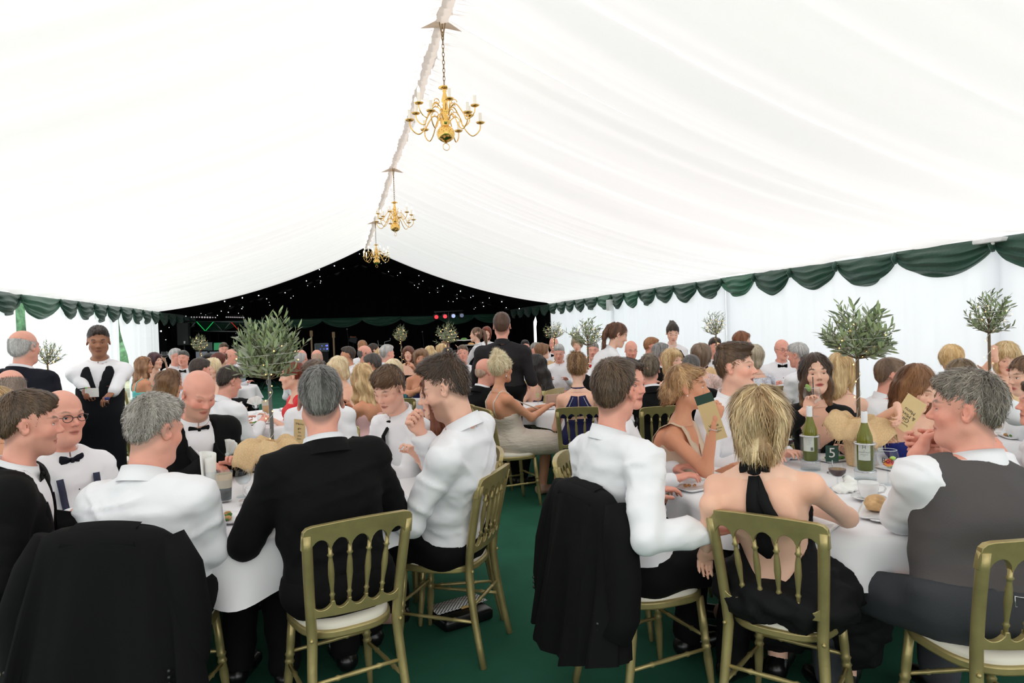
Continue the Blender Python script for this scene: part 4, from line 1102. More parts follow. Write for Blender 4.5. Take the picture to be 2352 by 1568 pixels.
def hair_build(style, s, down, color, color2, res, n_str, parent, place, t=1.0, opts={}, wave=0.0, slen=.014, lift=.25, seed=0):
    f = hair_fld(style, s, down, t, opts)
    V, Q = f.mesh(res)
    if not len(V): return None
    dn = unit(down)
    if style == 'pony':                     # tail added after the cap so that the cap's cut leaves it whole
        g = Fld(); c = A3(opts.get('tail0', (0, -.10, .07)))*s; p = c.copy(); L = opts.get('len', .36); d = unit(unit((0, -1, .25))*1.0)
        for i in range(7):
            u = (i+1)/7; d = unit(d*(.60)+dn*.62+A3(opts.get('sway', (0, 0, 0)))*.25); q = p+d*L/7
            g.cone(p, q, (.030-.018*abs(i/7-.25))*1.0*s, (.030-.018*abs(u-.25)-.010*u)*s, .02); p = q
        V2, Q2 = g.mesh(res); V, Q, _ = join([(V, Q), (V2, Q2)]); Q = np.concatenate(Q)
    N = vnormals(V, Q)
    # strand-like relief: follows the fall of the hair
    crown = np.array((0, -.055, .105))*s; d = V-crown
    az = np.arctan2(d[:, 0], -d[:, 1]+1e-6); ln = np.linalg.norm(d, axis=1)/s
    if style in ('long', 'bob', 'pony'):
        hgt = -(V @ dn)/s
        w = np.sin(hgt*opts.get('wf', 42)+2.5*vnoise(az*2+seed, hgt*3, az*0)+az*1.5)*wave
        st = vnoise(az*14+w*2+seed, hgt*5, az*0+seed)
        V = V+N*((w*.010+st*.0055)*s)[:, None]
        flow = np.tile(dn, (len(V), 1))
    else:
        st = vnoise(az*11+seed, ln*16, az*0+seed)+.6*vnoise(V[:, 0]/s*60, V[:, 1]/s*60, V[:, 2]/s*60+seed)
        V = V+N*(st*.0028*s*max(t, .5)*(1+wave*2))[:, None]
        flow = d/(np.linalg.norm(d, axis=1)[:, None]+1e-9)
        if opts.get('fwd'): flow = unit3(flow+np.array((opts.get('part', 0), opts['fwd'], 0)))
    flow = flow-N*(flow*N).sum(1)[:, None]; flow /= (np.linalg.norm(flow, axis=1)[:, None]+1e-9)
    c1, c2 = np.array(lin(color)), np.array(lin(color2))
    mixv = np.clip(.5+.9*vnoise(az*9+seed*3, ln*4, az*0+5)+.35*vnoise(az*30, ln*9, az*0+seed), 0, 1)
    if 'root' in opts:
        rt = np.array(lin(opts['root'])); wroot = smooth01((opts.get('rootz', .10)-(.125-V[:, 2]/s)*1.0)/.03)
    C = c1*(1-mixv[:, None])+c2*mixv[:, None]
    if opts.get('tip'):                     # darker roots to lighter tips
        u = np.clip((-(V @ dn)/s*-1+.02)/opts.get('len', .3), 0, 1)[:, None]; C = C*(1-u)+np.array(lin(opts['tip']))*u*(.75+.5*mixv[:, None])
    if opts.get('sidegrey'):
        w = smooth01((.06-V[:, 2]/s)/.06)[:, None]*opts.get('sg', .8); C = C*(1-w)+np.array(lin(opts['sidegrey']))*w*(.7+.6*mixv[:, None])
    if n_str:
        ok = np.arange(len(V)); ids = RNG.choice(ok, n_str); P = V[ids]+N[ids]*.0006
        fl = flow[ids]+RNG.normal(0, opts.get('mess', .22), (n_str, 3)); fl = fl-N[ids]*(fl*N[ids]).sum(1)[:, None]; fl /= np.linalg.norm(fl, axis=1)[:, None]+1e-9
        side = np.cross(N[ids], fl); L = (slen*s*RNG.uniform(.5, 1.25, n_str))[:, None]; wd = (opts.get('sw', .0013)*RNG.uniform(.6, 1.4, n_str))[:, None]
        mid = P+fl*L*.55+N[ids]*L*lift*.5; tip = P+fl*L+N[ids]*L*lift*opts.get('curl', .6)
        SV = np.stack([P-side*wd, P+side*wd, mid+side*wd*.8, mid-side*wd*.8, tip], 1).reshape(-1, 3)
        b = (np.arange(n_str)*5)[:, None]
        SQ = b+np.array([[0, 1, 2, 3]]); ST = b+np.array([[3, 2, 4]])
        br = RNG.uniform(.65, 1.35, n_str); SCc = np.repeat(C[ids]*br[:, None], 5, 0)
        base = len(V); V = np.concatenate([V, SV]); C = np.concatenate([C, np.clip(SCc, 0, 1)]); Fs = [Q, SQ+base, ST+base]
    else: Fs = [Q]
    return add_obj('hair', mk_mesh('hair', place(V), Fs, m_hair, col=C), parent)
def unit3(v): return v/(np.linalg.norm(v, axis=1)[:, None]+1e-9)

# ------------------------------------------------------------------ hands
def hand_fld(f, W, d, n, side, pose, s=1.0):
    """W wrist, d forearm direction, n palm normal (towards the held thing), side +1: thumb on d x n side"""
    d = unit(d); n = unit(A3(n)-d*(A3(n) @ d)); w = np.cross(d, n)*side
    R = np.stack([w, d, n], 1); W = A3(W)
    f.cone(W-d*.03*s, W+d*.02*s, .026*s, .025*s, .02)
    f.ell(W+d*.052*s, (.040*s, .048*s, .015*s), R, .015)
    f.ell(W+d*.035*s+w*.022*s+n*.008*s, (.020*s, .030*s, .016*s), R, .012)
    curls = {'relax': (.35, .55, .45), 'flat': (.08, .12, .08), 'fist': (1.35, 1.45, .9), 'hold': (.75, .85, .5), 'point': (.55, .5, .3), 'pinch': (.6, .8, .5)}[pose]
    for i, (off, L) in enumerate(((.030, .072), (.010, .080), (-.010, .075), (-.029, .060))):
        p = W+d*(.093-abs(i-1.2)*.005)*s+w*off*s; a = 0; k = 1.0+(.12*(i-1) if pose not in ('flat',) else 0)
        for j, fr in enumerate((.48, .30, .24)):
            a += curls[j]*k; dv = d*math.cos(a)+n*math.sin(a)+w*(off*.8 if pose == 'flat' else 0)
            q = p+unit(dv)*L*fr*s; f.cone(p, q, (.0092-.0012*j)*s, (.0085-.0012*j)*s, .004); p = q
    p = W+d*.038*s+w*.034*s+n*.006*s
    td = {'flat': (.55, .80, .1), 'fist': (.15, .75, .75), 'hold': (.35, .65, .75), 'relax': (.5, .8, .35), 'point': (.4, .8, .4), 'pinch': (.25, .75, .65)}[pose]
    dv = unit(w*td[0]+d*td[1]+n*td[2]); q = p+dv*.040*s; f.cone(p, q, .0125*s, .0105*s, .008)
    dv2 = unit(dv*.8+d*.3-w*.35 if pose in ('fist', 'hold', 'pinch') else dv+d*.25); f.cone(q, q+dv2*.032*s, .0102*s, .0085*s, .004)
    return f
def ik(S, T, l1, l2, pole):
    S, T = A3(S), A3(T); v = T-S; L = np.linalg.norm(v); L = min(L, (l1+l2)*.995); dv = unit(v)
    a = (l1*l1-l2*l2+L*L)/(2*L); h = math.sqrt(max(0, l1*l1-a*a))
    pl = A3(pole); pl = pl-dv*(pl @ dv); return S+dv*a+unit(pl)*h, S+dv*L
# ------------------------------------------------------------------ people
CLOTH = {
 'white': mat('white cotton shirt', (238, 238, 242), 0.8, spec=0.2, bump=(5.0, 0.85, (1, 1, 1.6)), ridged=True),
 'black': mat('black suit wool', (10, 10, 11), 0.85, spec=0.18, bump=(4.5, 0.18), ridged=True),
 'navy': mat('navy suit wool', (19, 21, 32), 0.85, spec=0.22, bump=(120, 0.1)),
 'charcoal': mat('charcoal waistcoat', (84, 80, 80), 0.85, spec=0.2, bump=(160, 0.12)),
 'greytrouser': mat('grey trousers', (62, 64, 68), 0.85, spec=0.2, bump=(160, 0.12)),
 'blackshirt': mat('black shirt', (38, 36, 38), 0.8, spec=0.2, bump=(30, 0.2)),
 'beige': mat('beige chiffon', (214, 190, 166), 0.75, spec=0.2, bump=(34, 0.3, (3, 3, 1))),
 'cream': mat('cream satin', (212, 200, 186), 0.45, spec=0.4, bump=(18, 0.4, (1, 1, 3))),
 'navydress': mat('navy dress', (27, 30, 72), 0.75, spec=0.25),
 'royal': mat('royal blue dress', (26, 40, 120), 0.6, spec=0.3),
 'blackdress': mat('black dress', (17, 17, 19), 0.8, spec=0.2),
 'red': mat('red dress', (222, 40, 48), 0.6, spec=0.3),
 'pink': mat('pale pink dress', (232, 186, 186), 0.6, spec=0.3),
 'turq': mat('turquoise dress', (104, 208, 206), 0.6, spec=0.3),
 'lace': mat('pink lace', (222, 192, 184), 0.8, var=(60, 0.25)),
 'silver': mat('silver sequins', (196, 198, 206), 0.3, 0.5, var=(90, 0.35)),
 'blackshoe': mat('black leather', (14, 13, 13), 0.28, spec=0.5),
 'nude': mat('nude suede', (190, 154, 134), 0.7),
 'apron': mat('black apron', (17, 19, 24), 0.85, spec=0.2),
 'floral': mat('white floral cotton', (232, 236, 240), 0.7),
 'tealdress': mat('teal patterned dress', (32, 92, 104), 0.6, var=(30, 0.7)),
}
TONES = {'pale': (234, 184, 162), 'fair': (238, 192, 168), 'pink': (230, 166, 146), 'tan': (214, 154, 122), 'brown': (158, 110, 84), 'light': (240, 194, 170)}
def ydir(deg):
    a = math.radians(deg); return A3(FH)*math.cos(a)+A3(RH)*math.sin(a)
def folds(V, N, amp, seed, K):
    """long cloth creases: two crossing families of sharp-crested folds in the torso frame"""
    q = V-K.P; a = q @ K.tr; h = q @ K.u; b = q @ K.tf; d = np.zeros(len(V))
    for i, (c, s_) in enumerate(((.80, .60), (.80, -.60), (.98, .15))):
        xi = h*c-a*s_+b*.3*s_; et = a*c+h*s_
        n = vnoise(xi*15+seed+i*7, et*4.0+i*3, b*5+seed); cr = np.clip(1-np.abs(n)*2.2, 0, 1)**1.5
        msk = np.clip(.35+vnoise(a*5+i*11, h*5+seed, b*5), 0, 1); d += cr*msk
    fine = vnoise(a*34+h*20, h*34+seed, b*30)*.12
    if K.top == 'waistcoat': d *= np.clip((np.abs(a)-.17)/.04, 0, 1)*np.clip((h/K.T-.5)/.1, 0, 1); fine *= 0
    return V+N*np.maximum((d*.9+fine-.05)*amp, -.001)[:, None]
def wrinkle(V, N, amp, seed, fine=1.0, ax=None):
    amp = amp*1.35
    x, y, z = V[:, 0]*fine, V[:, 1]*fine, V[:, 2]*fine
    r1 = 1-2*np.abs(vnoise(x*5+seed, y*5+z*4, z*11+seed)); r2 = 1-2*np.abs(vnoise(x*7+z*9, y*7-z*6+seed, z*5))
    r3 = vnoise(x*16+seed, y*16, z*20)
    return V+N*np.maximum((r1*.6+r2*.5+r3*.25-.1)*amp, -.35*amp)[:, None]
class Skel: pass
PEOPLE = []
def person(label, head, by, hy=None, hp=0, hr=0, lean=.10, slean=0.0, s=1.0, fem=False, stand=False, top='shirt', topm='white', bot='black', tone='pink', hair=('short', (60, 44, 32), (90, 68, 50)), hopt=None, hkw=None,
           L=None, R=None, lod=None, collar=True, bow=None, tie=None, face=None, lips=None, fat=0.0, w=1.0, sw=None, legs=None, extra=None, eyes='auto', group=None, seat=.47, knee=None, gaze=(0, 0), lid=.25, iris=(70, 90, 110), pelvis=None, shrug=0.0, sleeve=1.0, bare=False, backcut=None, drop=0.0):
    px, py, z = head
    if lod is None: lod = 0 if z < 4.7 else (1 if z < 7.6 else 2)
    hopt = hopt or {}; hkw = hkw or {}; face = face or {}
    fz = min(3.4, max(1.0, z/3.0)); RES = {k: v*fz**e for k, (v, e) in dict(head=(.0050, .85), cloth=(.0130, .64), body=(.025, .5), hand=(.0062, .85), hair=(.0066, .85)).items()}
    Hc = A3(at(px, py, z)); bf = ydir(by); br = np.array((bf[1], -bf[0], 0.0)); up = np.array((0, 0, 1.0))
    hy = by if hy is None else hy
    hf0 = ydir(hy); hrt = np.array((hf0[1], -hf0[0], 0)); a = math.radians(hp)
    hf = hf0*math.cos(a)-up*math.sin(a); hu = np.cross(hrt, hf); b = math.radians(hr)
    hrt2 = hrt*math.cos(b)-hu*math.sin(b); hu = hrt*math.sin(b)+hu*math.cos(b); HR = np.stack([hrt2, hf, hu], 1)
    K = Skel(); K.Hc = Hc; K.top = top; K.z = z; K.stand = stand; K.label = label; K.bf = bf; K.br = br; hs = s*1.04
    if pelvis is not None: P = A3(pelvis)
    elif stand: P = np.array((*(Hc-bf*lean-br*slean)[:2], .95*s))
    else: P = np.array((*(Hc-bf*lean-br*slean)[:2], seat+.085))
    N = Hc-hu*.115*hs-up*.062*s-bf*.020-hf*.012
    N = N+up*shrug; S = N-up*.045*s; u = unit(S-P); T = np.linalg.norm(S-P); tf = unit(bf-u*(bf @ u)); tr = np.cross(tf, u)
    sw = sw or (.150 if fem else .178); sw *= s
    J = {'L': S-tr*sw-u*.045, 'R': S+tr*sw-u*.045}
    K.P, K.N, K.S, K.u, K.tf, K.tr, K.J, K.T, K.HR, K.hf, K.hu = P, N, S, u, tf, tr, J, T, HR, hf, hu
    base = np.array((P[0], P[1], 0.0)); off = base
    root = thing('person', label, 'person', tuple(base), 0, group); K.root = root
    TM = {}
    arms = {}
    for sd, q in (('L', -1), ('R', 1)):
        spec = {'L': L, 'R': R}[sd]
        if spec is None: spec = ((.30, .14, .80), 'relax') if not stand else ((.10, .26, .90), 'relax')
        tgt, pose = spec[0], spec[1]; o = spec[2] if len(spec) > 2 else {}
        if isinstance(tgt, tuple): tg = np.array((*(Hc-bf*min(lean, .1)+bf*tgt[0]+br*(q*tgt[1]))[:2], tgt[2]))
        else: tg = A3(tgt)
        pole = o.get('pole'); pole = (-up*1.2+br*q*.42-bf*.25) if pole is None else br*pole[0]*q+bf*pole[1]+up*pole[2]
        E, Wr = ik(J[sd], tg, .295*s, .255*s, pole)
        if 'el' in o: E, Wr = A3(o['el']), tg
        arms[sd] = (J[sd], E, Wr, pose, o)
    K.arms = arms
    hip = {'L': P-br*.085*s, 'R': P+br*.085*s}; lg = {}
    for sd, q in (('L', -1), ('R', 1)):
        if stand:
            kn = hip[sd]+np.array((0, 0, -.44*s))+bf*.03; an = np.array((*(hip[sd]+br*q*.01)[:2], .085)); 
        else:
            kl = knee or .43
            kn = np.array((*(hip[sd]+bf*kl*s+br*q*.05)[:2], seat+.05)); an = np.array((*(kn-bf*.06)[:2], .085))
            if legs and sd in legs: kn, an = [A3(v) for v in legs[sd]]
        lg[sd] = (hip[sd], kn, an)
    K.lg = lg
    wm = (.86 if fem else 1.0)*w*s; am = (.80 if fem else 1.0)*s
    def torso(f, e, breast=True, sh=True, mp=A3, Rm=None):
        wl = wm*(.90 if fem else 1.0)
        tv = min(1.15, T/.50); Rt = np.stack([tr, tf, u], 1)
        if Rm is not None: Rt = Rm @ Rt
        f.ell(mp(P+u*.02-bf*.01), (.170*wm*(1.08 if fem else 1)+e, .128*s+e, .125*s+e), Rt, .05)
        f.ell(mp(P+u*.40*T+tf*.015), (.148*wl+fat+e, .108*s+fat+e, .17*tv*s+e), Rt, .06)
        f.ell(mp(P+u*.72*T-tf*.008), (.158*wm+fat*.5+e, .116*s+fat*.4+e, .175*tv*s+e*.5), Rt, .06)
        for q in 'LR': f.cone(mp(S-u*.045-tf*.01), mp(J[q]), .060*am+e, .056*am+e, .05)
        for q in (-1, 1):
            f.cone(mp(N-u*.012-tf*.012), mp(S+tr*q*sw*.60-u*.012-tf*.01), .046*am+e*.5, .040*am+e, .04)
            if fem and breast: f.ell(mp(P+u*.68*T+tf*.088*s+tr*q*.07*s), (.062*s+e, .055*s+e, .06*s+e), Rt, .04)
        return f
    def arm_p(f, e, t=1.0, k=.03):
        for q in 'LR':
            j, el, wr = arms[q][:3]
            f.cone(j, el, .053*am+e, .043*am+e, k)
            if t > .55:
                w2 = el+(wr-el)*min(1.0, (t-.5)*2); f.cone(el, w2, .043*am+e, (.043-.012*min(1, (t-.5)*2))*am+e, k)
        return f
    def leg_p(f, e, k=.04):
        for q in 'LR':
            h, kn, an = lg[q]; f.cone(h, kn, .088*s+e, .060*s+e, k); f.cone(kn, an, .060*s+e, .040*s+e, k)
        return f
    # ---- body: one continuous skin
    def neck_p(f, mp, sc=1.0):
        f.cone(mp(Hc-hu*.055*hs-hf*.022), mp(N-u*.01), .052*am*(1+fat*2), .058*am*(1+fat*3), .035)
    hd = Fld(); toL = lambda p: HR.T @ (A3(p)-Hc)
    head_prims(hd, hs, face.get('open', 0), fem, fat*.12)
    neck_p(hd, toL)
    torso(hd, 0, True, True, toL, HR.T)
    for q in 'LR': hd.cone(toL(arms[q][0]), toL(arms[q][1]), .053*am, .043*am, .03)
    rh = RES['head']
    Vh, Qh = hd.mesh(rh, lo=(-.13, -.17, -.215 if bare else -.195), hi=(.13, .16, .14))
    tn = TONES[tone] if isinstance(tone, str) else tone
    lp = lips or ((186, 104, 92) if not fem else (196, 84, 84))
    if hair and hair[0] in ('short', 'quiff') and 'scalp' not in face: face = dict(face, scalp=(hair[1], .55, .0))
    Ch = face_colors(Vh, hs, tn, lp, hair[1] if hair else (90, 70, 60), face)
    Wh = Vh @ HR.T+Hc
    bd = Fld(); torso(bd, 0); arm_p(bd, 0); leg_p(bd, 0); neck_p(bd, A3)
    bd.ell(Hc, (.06, .06, .09), HR, .03)
    for q in 'LR':
        h, kn, an = lg[q]; fd = unit(np.array((*(an-h)[:2], 0))) if not stand else bf
        fd = bf; bd.cone(an+np.array((0, 0, -.035)), an+fd*.15+np.array((0, 0, -.05)), .036, .026, .03)
    if bare:
        for q in (-1, 1): bd.ell(P+u*.78*T-tf*.092*s+tr*q*.085*s, (.045, .022, .075), np.stack([tr, tf, u], 1), .05)
        bd.cone(P+u*.15*T-tf*.135*s, P+u*.86*T-tf*.135*s, .016, .014, .04, sub=True)
    rb = RES['body']*(.55 if bare else 1.0)
    Vb, Qb = bd.mesh(rb)
    cen = (Vb[Qb].mean(1)-Hc) @ HR
    keep = ~((np.abs(cen[:, 0]) < .13-rb) & (cen[:, 1] > -.17+rb) & (cen[:, 1] < .16) & (cen[:, 2] > (-.215 if bare else -.195)+rb*1.3))
    Qb = Qb[keep]
    tb = np.array(lin(tn))*(1+.05*vnoise(Vb[:, 0]*14, Vb[:, 1]*14, Vb[:, 2]*14))[:, None]
    if bare:
        sh = smooth01(((Vb-P) @ u/T-.55)/.4)[:, None]*.35; tb = tb*(1-sh)+np.array(lin(tn))*np.array((1.0, .78, .68))*sh
    parts = [(Wh, Qh, Ch), (Vb, Qb, tb)]
    for q, sg in (('L', -1), ('R', 1)):
        j, el, wr, pose, o = arms[q]; hfld = Fld(); dv = unit(o['hd']) if 'hd' in o else unit(wr-el)
        if 'hdl' in o: dv = unit(br*o['hdl'][0]*sg+bf*o['hdl'][1]+up*o['hdl'][2])
        pn = o.get('pn'); pn = (-up) if pn is None else br*pn[0]*sg+bf*pn[1]+up*pn[2]
        pn = pn+dv*.01
        hand_fld(hfld, wr, dv, pn, sg*o.get('flip', 1), pose, am*1.02)
        Vn, Qn = hfld.mesh(RES['hand']); cn = np.tile(np.array(lin(tn))*np.array((1.0, .93, .92)), (len(Vn), 1))
        parts.append((Vn, Qn, cn))
    Vj, Qj, Cj = join(parts)
    add_obj('body', mk_mesh('body', Vj-off, Qj, m_skin, col=np.clip(Cj, 0, 1)), root)
    place = lambda v: v @ HR.T+Hc-off
    K.place = place; K.hs = hs; K.off = off
    facing = float(hf @ unit(A3(CAMP)-Hc)) > -.35
    if eyes != 'no' and facing and lod < 2:
        for q in (-1, 1): eye_mesh(q, hs, (gaze[0], gaze[1]), lid, iris, tn, root, place, 22 if lod == 0 else 14, 16 if lod == 0 else 10)
    # ---- hair
    if hair:
        st, c1, c2 = hair; ns = int((4600, 1500, 500)[lod]/(fz**.6 if lod == 0 else 1)); kw = dict(t=1.0, wave=0.0, slen=.016, lift=.3)
        if st in ('long', 'bob', 'pony'): kw.update(slen=.05, lift=.06, wave=.35); ns = int((3000, 1100, 350)[lod]/(fz**.6 if lod == 0 else 1))
        if st == 'updo': kw.update(slen=.03, lift=.12)
        kw.update(hkw); ns = int(ns*kw.pop('dens', 1))
        hair_build(st, hs, HR.T @ np.array((0, 0, -1.0)), c1, c2, RES['hair'], ns, root, place, opts=hopt, seed=len(PEOPLE)*1.37, **kw)
    rc = RES['cloth']; seed = len(PEOPLE)*2.71
    def garment(name, f, m, amp, res=None, fine=1.0):
        V, Q = f.mesh(res or rc)
        if not len(V): return None
        Nn = vnormals(V, Q)
        if amp: V = wrinkle(V, Nn, amp, seed, fine)
        if name in ('shirt', 'jacket') and lod < 2 and amp > .0045 and not face.get('nofold'): V = folds(V, vnormals(V, Q), (.015 if z < 3.5 else .009) if name == 'shirt' else .010, seed, K)
        return add_obj(name, mk_mesh(name, V-off, Q, CLOTH[m] if isinstance(m, str) else m), root)
    K.garment = garment; K.torso = torso; K.arm_p = arm_p; K.leg_p = leg_p; K.am = am; K.s = s
    nax = unit(Hc-hu*.06*hs-hf*.02-N)
    def neck_hole(f, r=.066, h=.012):
        f.cone(N+nax*.012, Hc, r*am, r*am, .01, sub=True)
        f.cut(lambda X, Y, Z: np.where(np.abs(dist(X, Y, Z, N, tr)) < .12, dist(X, Y, Z, N+nax*h, nax), -1.0))
    dist = lambda X, Y, Z, p, n: (X-p[0])*n[0]+(Y-p[1])*n[1]+(Z-p[2])*n[2]
    waist = P+u*.03
    shf = Fld(); torso(shf, .014); arm_p(shf, .009); K.shf = shf; K.bd = bd
    if top in ('shirt', 'tee', 'blouse'):
        f = Fld(); torso(f, .014); arm_p(f, .009, sleeve if top == 'shirt' else .5); neck_hole(f)
        if not stand or True: f.cut(lambda X, Y, Z: dist(X, Y, Z, waist-u*(.05 if top != 'blouse' else .0), -u))
        garment('shirt', f, topm, .0095 if lod == 0 else .008)
    elif top in ('jacket', 'tux'):
        f = Fld(); torso(f, .014, sh=False); neck_hole(f); f.cut(lambda X, Y, Z: dist(X, Y, Z, waist, -u))
        if top == 'tux' or lod == 0: garment('shirt', f, 'white', .004, rc*1.3)
        f = Fld(); torso(f, .028); arm_p(f, .018, .97)
        for q in 'LR': f.ell(J[q]+u*.022-tf*.0, (.060*am, .06*am, .045*am), np.stack([tr, tf, u], 1), .04)
        jf = Fld(); jf.p = list(f.p)
        neck_hole(f, .070)
        wd = face.get('vw', .085)
        def vcut(X, Y, Z):
            aa = np.abs(dist(X, Y, Z, P, tr)); bb = dist(X, Y, Z, P, tf); hh = dist(X, Y, Z, P, u)/T
            return np.minimum(wd*np.clip((hh-.18)/.6, 0, 1.3)-aa, bb-.02)
        f.cut(vcut); f.cut(lambda X, Y, Z: dist(X, Y, Z, P-u*.10, -u))
        garment('jacket', f, topm, .006 if lod == 0 else .005, fine=.8)
        if lod == 0 and facing or face.get('lapel'):
            for q in (-1, 1):                      # notched lapels along the opening
                mb = MB(); rows = []
                for i in range(9):
                    h = .24+i*.62/8; x0 = wd*min(1.3, max(0, (h-.18)/.6)); wl = .012+.045*math.sin(math.pi*min(1, i/8*.9+.1))
                    c = P+u*h*T; rows.append([Vector(jf.surf(c+tr*q*xx, tf, lf)-off) for xx, lf in ((x0-.006, .002), (x0+wl*.5, .007), (x0+wl, .004))])
                mb.grid(rows); o = mb.build('lapel', CLOTH[topm], root); md = o.modifiers.new('t', 'SOLIDIFY'); md.thickness = .006; md.offset = 0
    elif top == 'waistcoat':
        f = Fld(); torso(f, .014); arm_p(f, .014, sleeve); neck_hole(f); f.cut(lambda X, Y, Z: dist(X, Y, Z, waist-u*.12, -u)); garment('shirt', f, 'white', .0085)
        f = Fld(); torso(f, .026, sh=True); neck_hole(f, .068); f.cut(lambda X, Y, Z: dist(X, Y, Z, waist-u*.05, -u))
        def armhole(X, Y, Z):
            aa = np.abs(dist(X, Y, Z, S, tr)); return aa-(.165*wm+.02*np.clip(-dist(X, Y, Z, S, u)/.3, 0, 1.2)*2)
        f.cut(armhole); garment('waistcoat', f, topm, .004)
    elif top == 'dress':
        f = Fld(); torso(f, .010)
        for q in 'LR':
            h, kn, an = lg[q]; f.cone(h, kn, .095*s, .078*s, .08)
        d = face.get('dress', {}); th = d.get('top', .72); tilt = d.get('tilt', .0); bk = d.get('back', None)
        def topcut(X, Y, Z):
            hh = dist(X, Y, Z, P, u)/T; bb = dist(X, Y, Z, P, tf); aa = np.abs(dist(X, Y, Z, P, tr))
            lim = th+tilt*bb
            if bk is not None: lim = np.where(bb < -.01, bk[0]+bk[1]*np.minimum((aa/.17)**2, 1.15), np.where(aa > .20, .5, lim))
            if d.get('v'): lim = np.where(bb > 0, np.minimum(lim, d['v'][0]+d['v'][1]*aa), lim)
            return (hh-lim)*T*.8
        f.cut(topcut)
        if d.get('arm'): f.cut(lambda X, Y, Z: np.abs(dist(X, Y, Z, S, tr))-d['arm'])
        garment('dress', f, topm, d.get('amp', .004), rc*.95)
        if d.get('sleeve'):
            g = Fld(); arm_p(g, .020, d['sleeve'])
            for q in 'LR': g.cone(S+(J[q]-S)*.45, J[q], .078*am, .080*am, .03)
            neck_hole(g, .080); garment('sleeves', g, topm, .005)
        for q in d.get('straps', ()):               # thin straps over the shoulders
            pts = []
            for i in range(15):
                ang = -2.0+4.0*i/14; o = S+tr*q*(.088+.012*math.cos(ang))*wm-u*.10
                pts.append(Vector(bd.surf(o, u*math.cos(ang)+tf*math.sin(ang)*.8, .004)-off))
            MB().tube(pts, d.get('sr', .006), 6).build('strap', CLOTH[topm], root)
    # ---- lower body
    if bot:
        f = Fld(); f.ell(P+u*.02-bf*.01, (.170*wm*(1.06 if fem else 1)+.030+fat*.6, .128*s+.030+fat*.6, .125*s+.022), np.stack([tr, tf, u], 1), .05)
        for q in 'LR':
            h, kn, an = lg[q]; f.cone(h, kn, .106*s, .082*s, .045); f.cone(kn, an+np.array((0, 0, .03)), .080*s, .064*s, .04)
        f.cut(lambda X, Y, Z: dist(X, Y, Z, P+u*.075, u)); garment('trousers', f, bot, .006, rc*1.7)
    sh = Fld()
    if lod < 2 or stand:
        mshoe = 'blackshoe' if bot else face.get('shoe', 'nude')
        for q in 'LR':
            an = lg[q][2]; f = Fld(); a0 = np.array((*(an-bf*.03)[:2], .055)); f.cone(a0, np.array((*(an+bf*.17)[:2], .040)), .046, .036, .02); f.cone(a0, an+np.array((0, 0, .0)), .046, .045, .02)
            f.cut(lambda X, Y, Z: .004-Z+0*X+0*Y); garment('shoe', f, mshoe, 0, .018)
    # ---- collar, ties
    if collar and top in ('shirt', 'jacket', 'tux', 'waistcoat', 'tee'):
        na = unit(Hc-hu*.06*hs-hf*.02-N); nf = unit(tf-na*(tf @ na)); nr = np.cross(nf, na); mb = MB(); rows = []; n = 40 if lod == 0 else 20
        c0 = N-tf*.006+nax*.006; rad = .0715*am*(1+fat*2.4)
        for i in range(n+1):
            a = -math.pi+2*math.pi*i/n; a *= .985; fr = (1+math.cos(a))/2     # a=0 at the back
            d = -nf*math.cos(a)+nr*math.sin(a); low = .022*(1-fr)
            pt = .018*max(0, 1-abs(abs(a)-2.75)/.55)
            ho = .043*am-.012*(1-fr)
            rows.append([Vector(c0+d*rad*1.0-na*(.010+low)-off), Vector(c0+d*rad*.97+na*(ho-low)-off), Vector(c0+d*rad*1.03+na*(ho+.003-low)-off), Vector(c0+d*(rad*1.20+pt*.3)-na*(.012+low+pt)-off)])
        mb.grid(rows); cm = topm if top in ('shirt', 'tee') else 'white'; mb.build('collar', CLOTH[cm], root)
        if top in ('jacket', 'tux'):               # the jacket's own collar, open at the front
            rows = []
            for i in range(25):
                a = -2.2+4.4*i/24; fr = (1+math.cos(a))/2; d = -nf*math.cos(a)+nr*math.sin(a); low = .05*(1-fr)**1.3
                rows.append([Vector(c0+d*rad*1.18+na*(.022-low)-off), Vector(c0+d*rad*1.24+na*(.026-low)-off), Vector(c0+d*rad*1.45-na*(.008+low)-off), Vector(c0+d*rad*1.62-na*(.030+low)-off)])
            MB().grid(rows).build('jacket_collar', CLOTH[topm], root)
        fp = c0+nf*(rad*1.16)-na*(.024)
        if bow:
            mb = MB(); bw = .052*s
            for q in (-1, 1):
                P8 = []
                for (x, hh, dd) in ((.006, .009, .010), (.026, .020, .013), (bw, .027, .009), (bw+.006, .022, .004)):
                    P8.append((x, hh, dd))
                rr = []
                for (x, hh, dd) in P8: rr.append([Vector(fp+nr*q*x+na*hh+nf*.004-off), Vector(fp+nr*q*x+na*hh*.5+nf*(.006+dd)-off), Vector(fp+nr*q*x+nf*(.002+dd*.6)-off), Vector(fp+nr*q*x-na*hh*.5+nf*(.006+dd)-off), Vector(fp+nr*q*x-na*hh+nf*.004-off)])
                mb.grid(rr)
                mb.add([rr[-1][0], rr[-1][2], rr[-1][4], rr[0][4], rr[0][0]], [(0, 1, 2, 3, 4)])
            o = mb.build('bow_tie', CLOTH['black'] if bow is True else CLOTH[bow], root)
            MB().bbox(Vector(fp+nf*.012-off), (.009, .008, .012), .004, Matrix([list(nr), list(nf), list(na)]).transposed()).build('bow_knot', CLOTH['black'] if bow is True else CLOTH[bow], root)
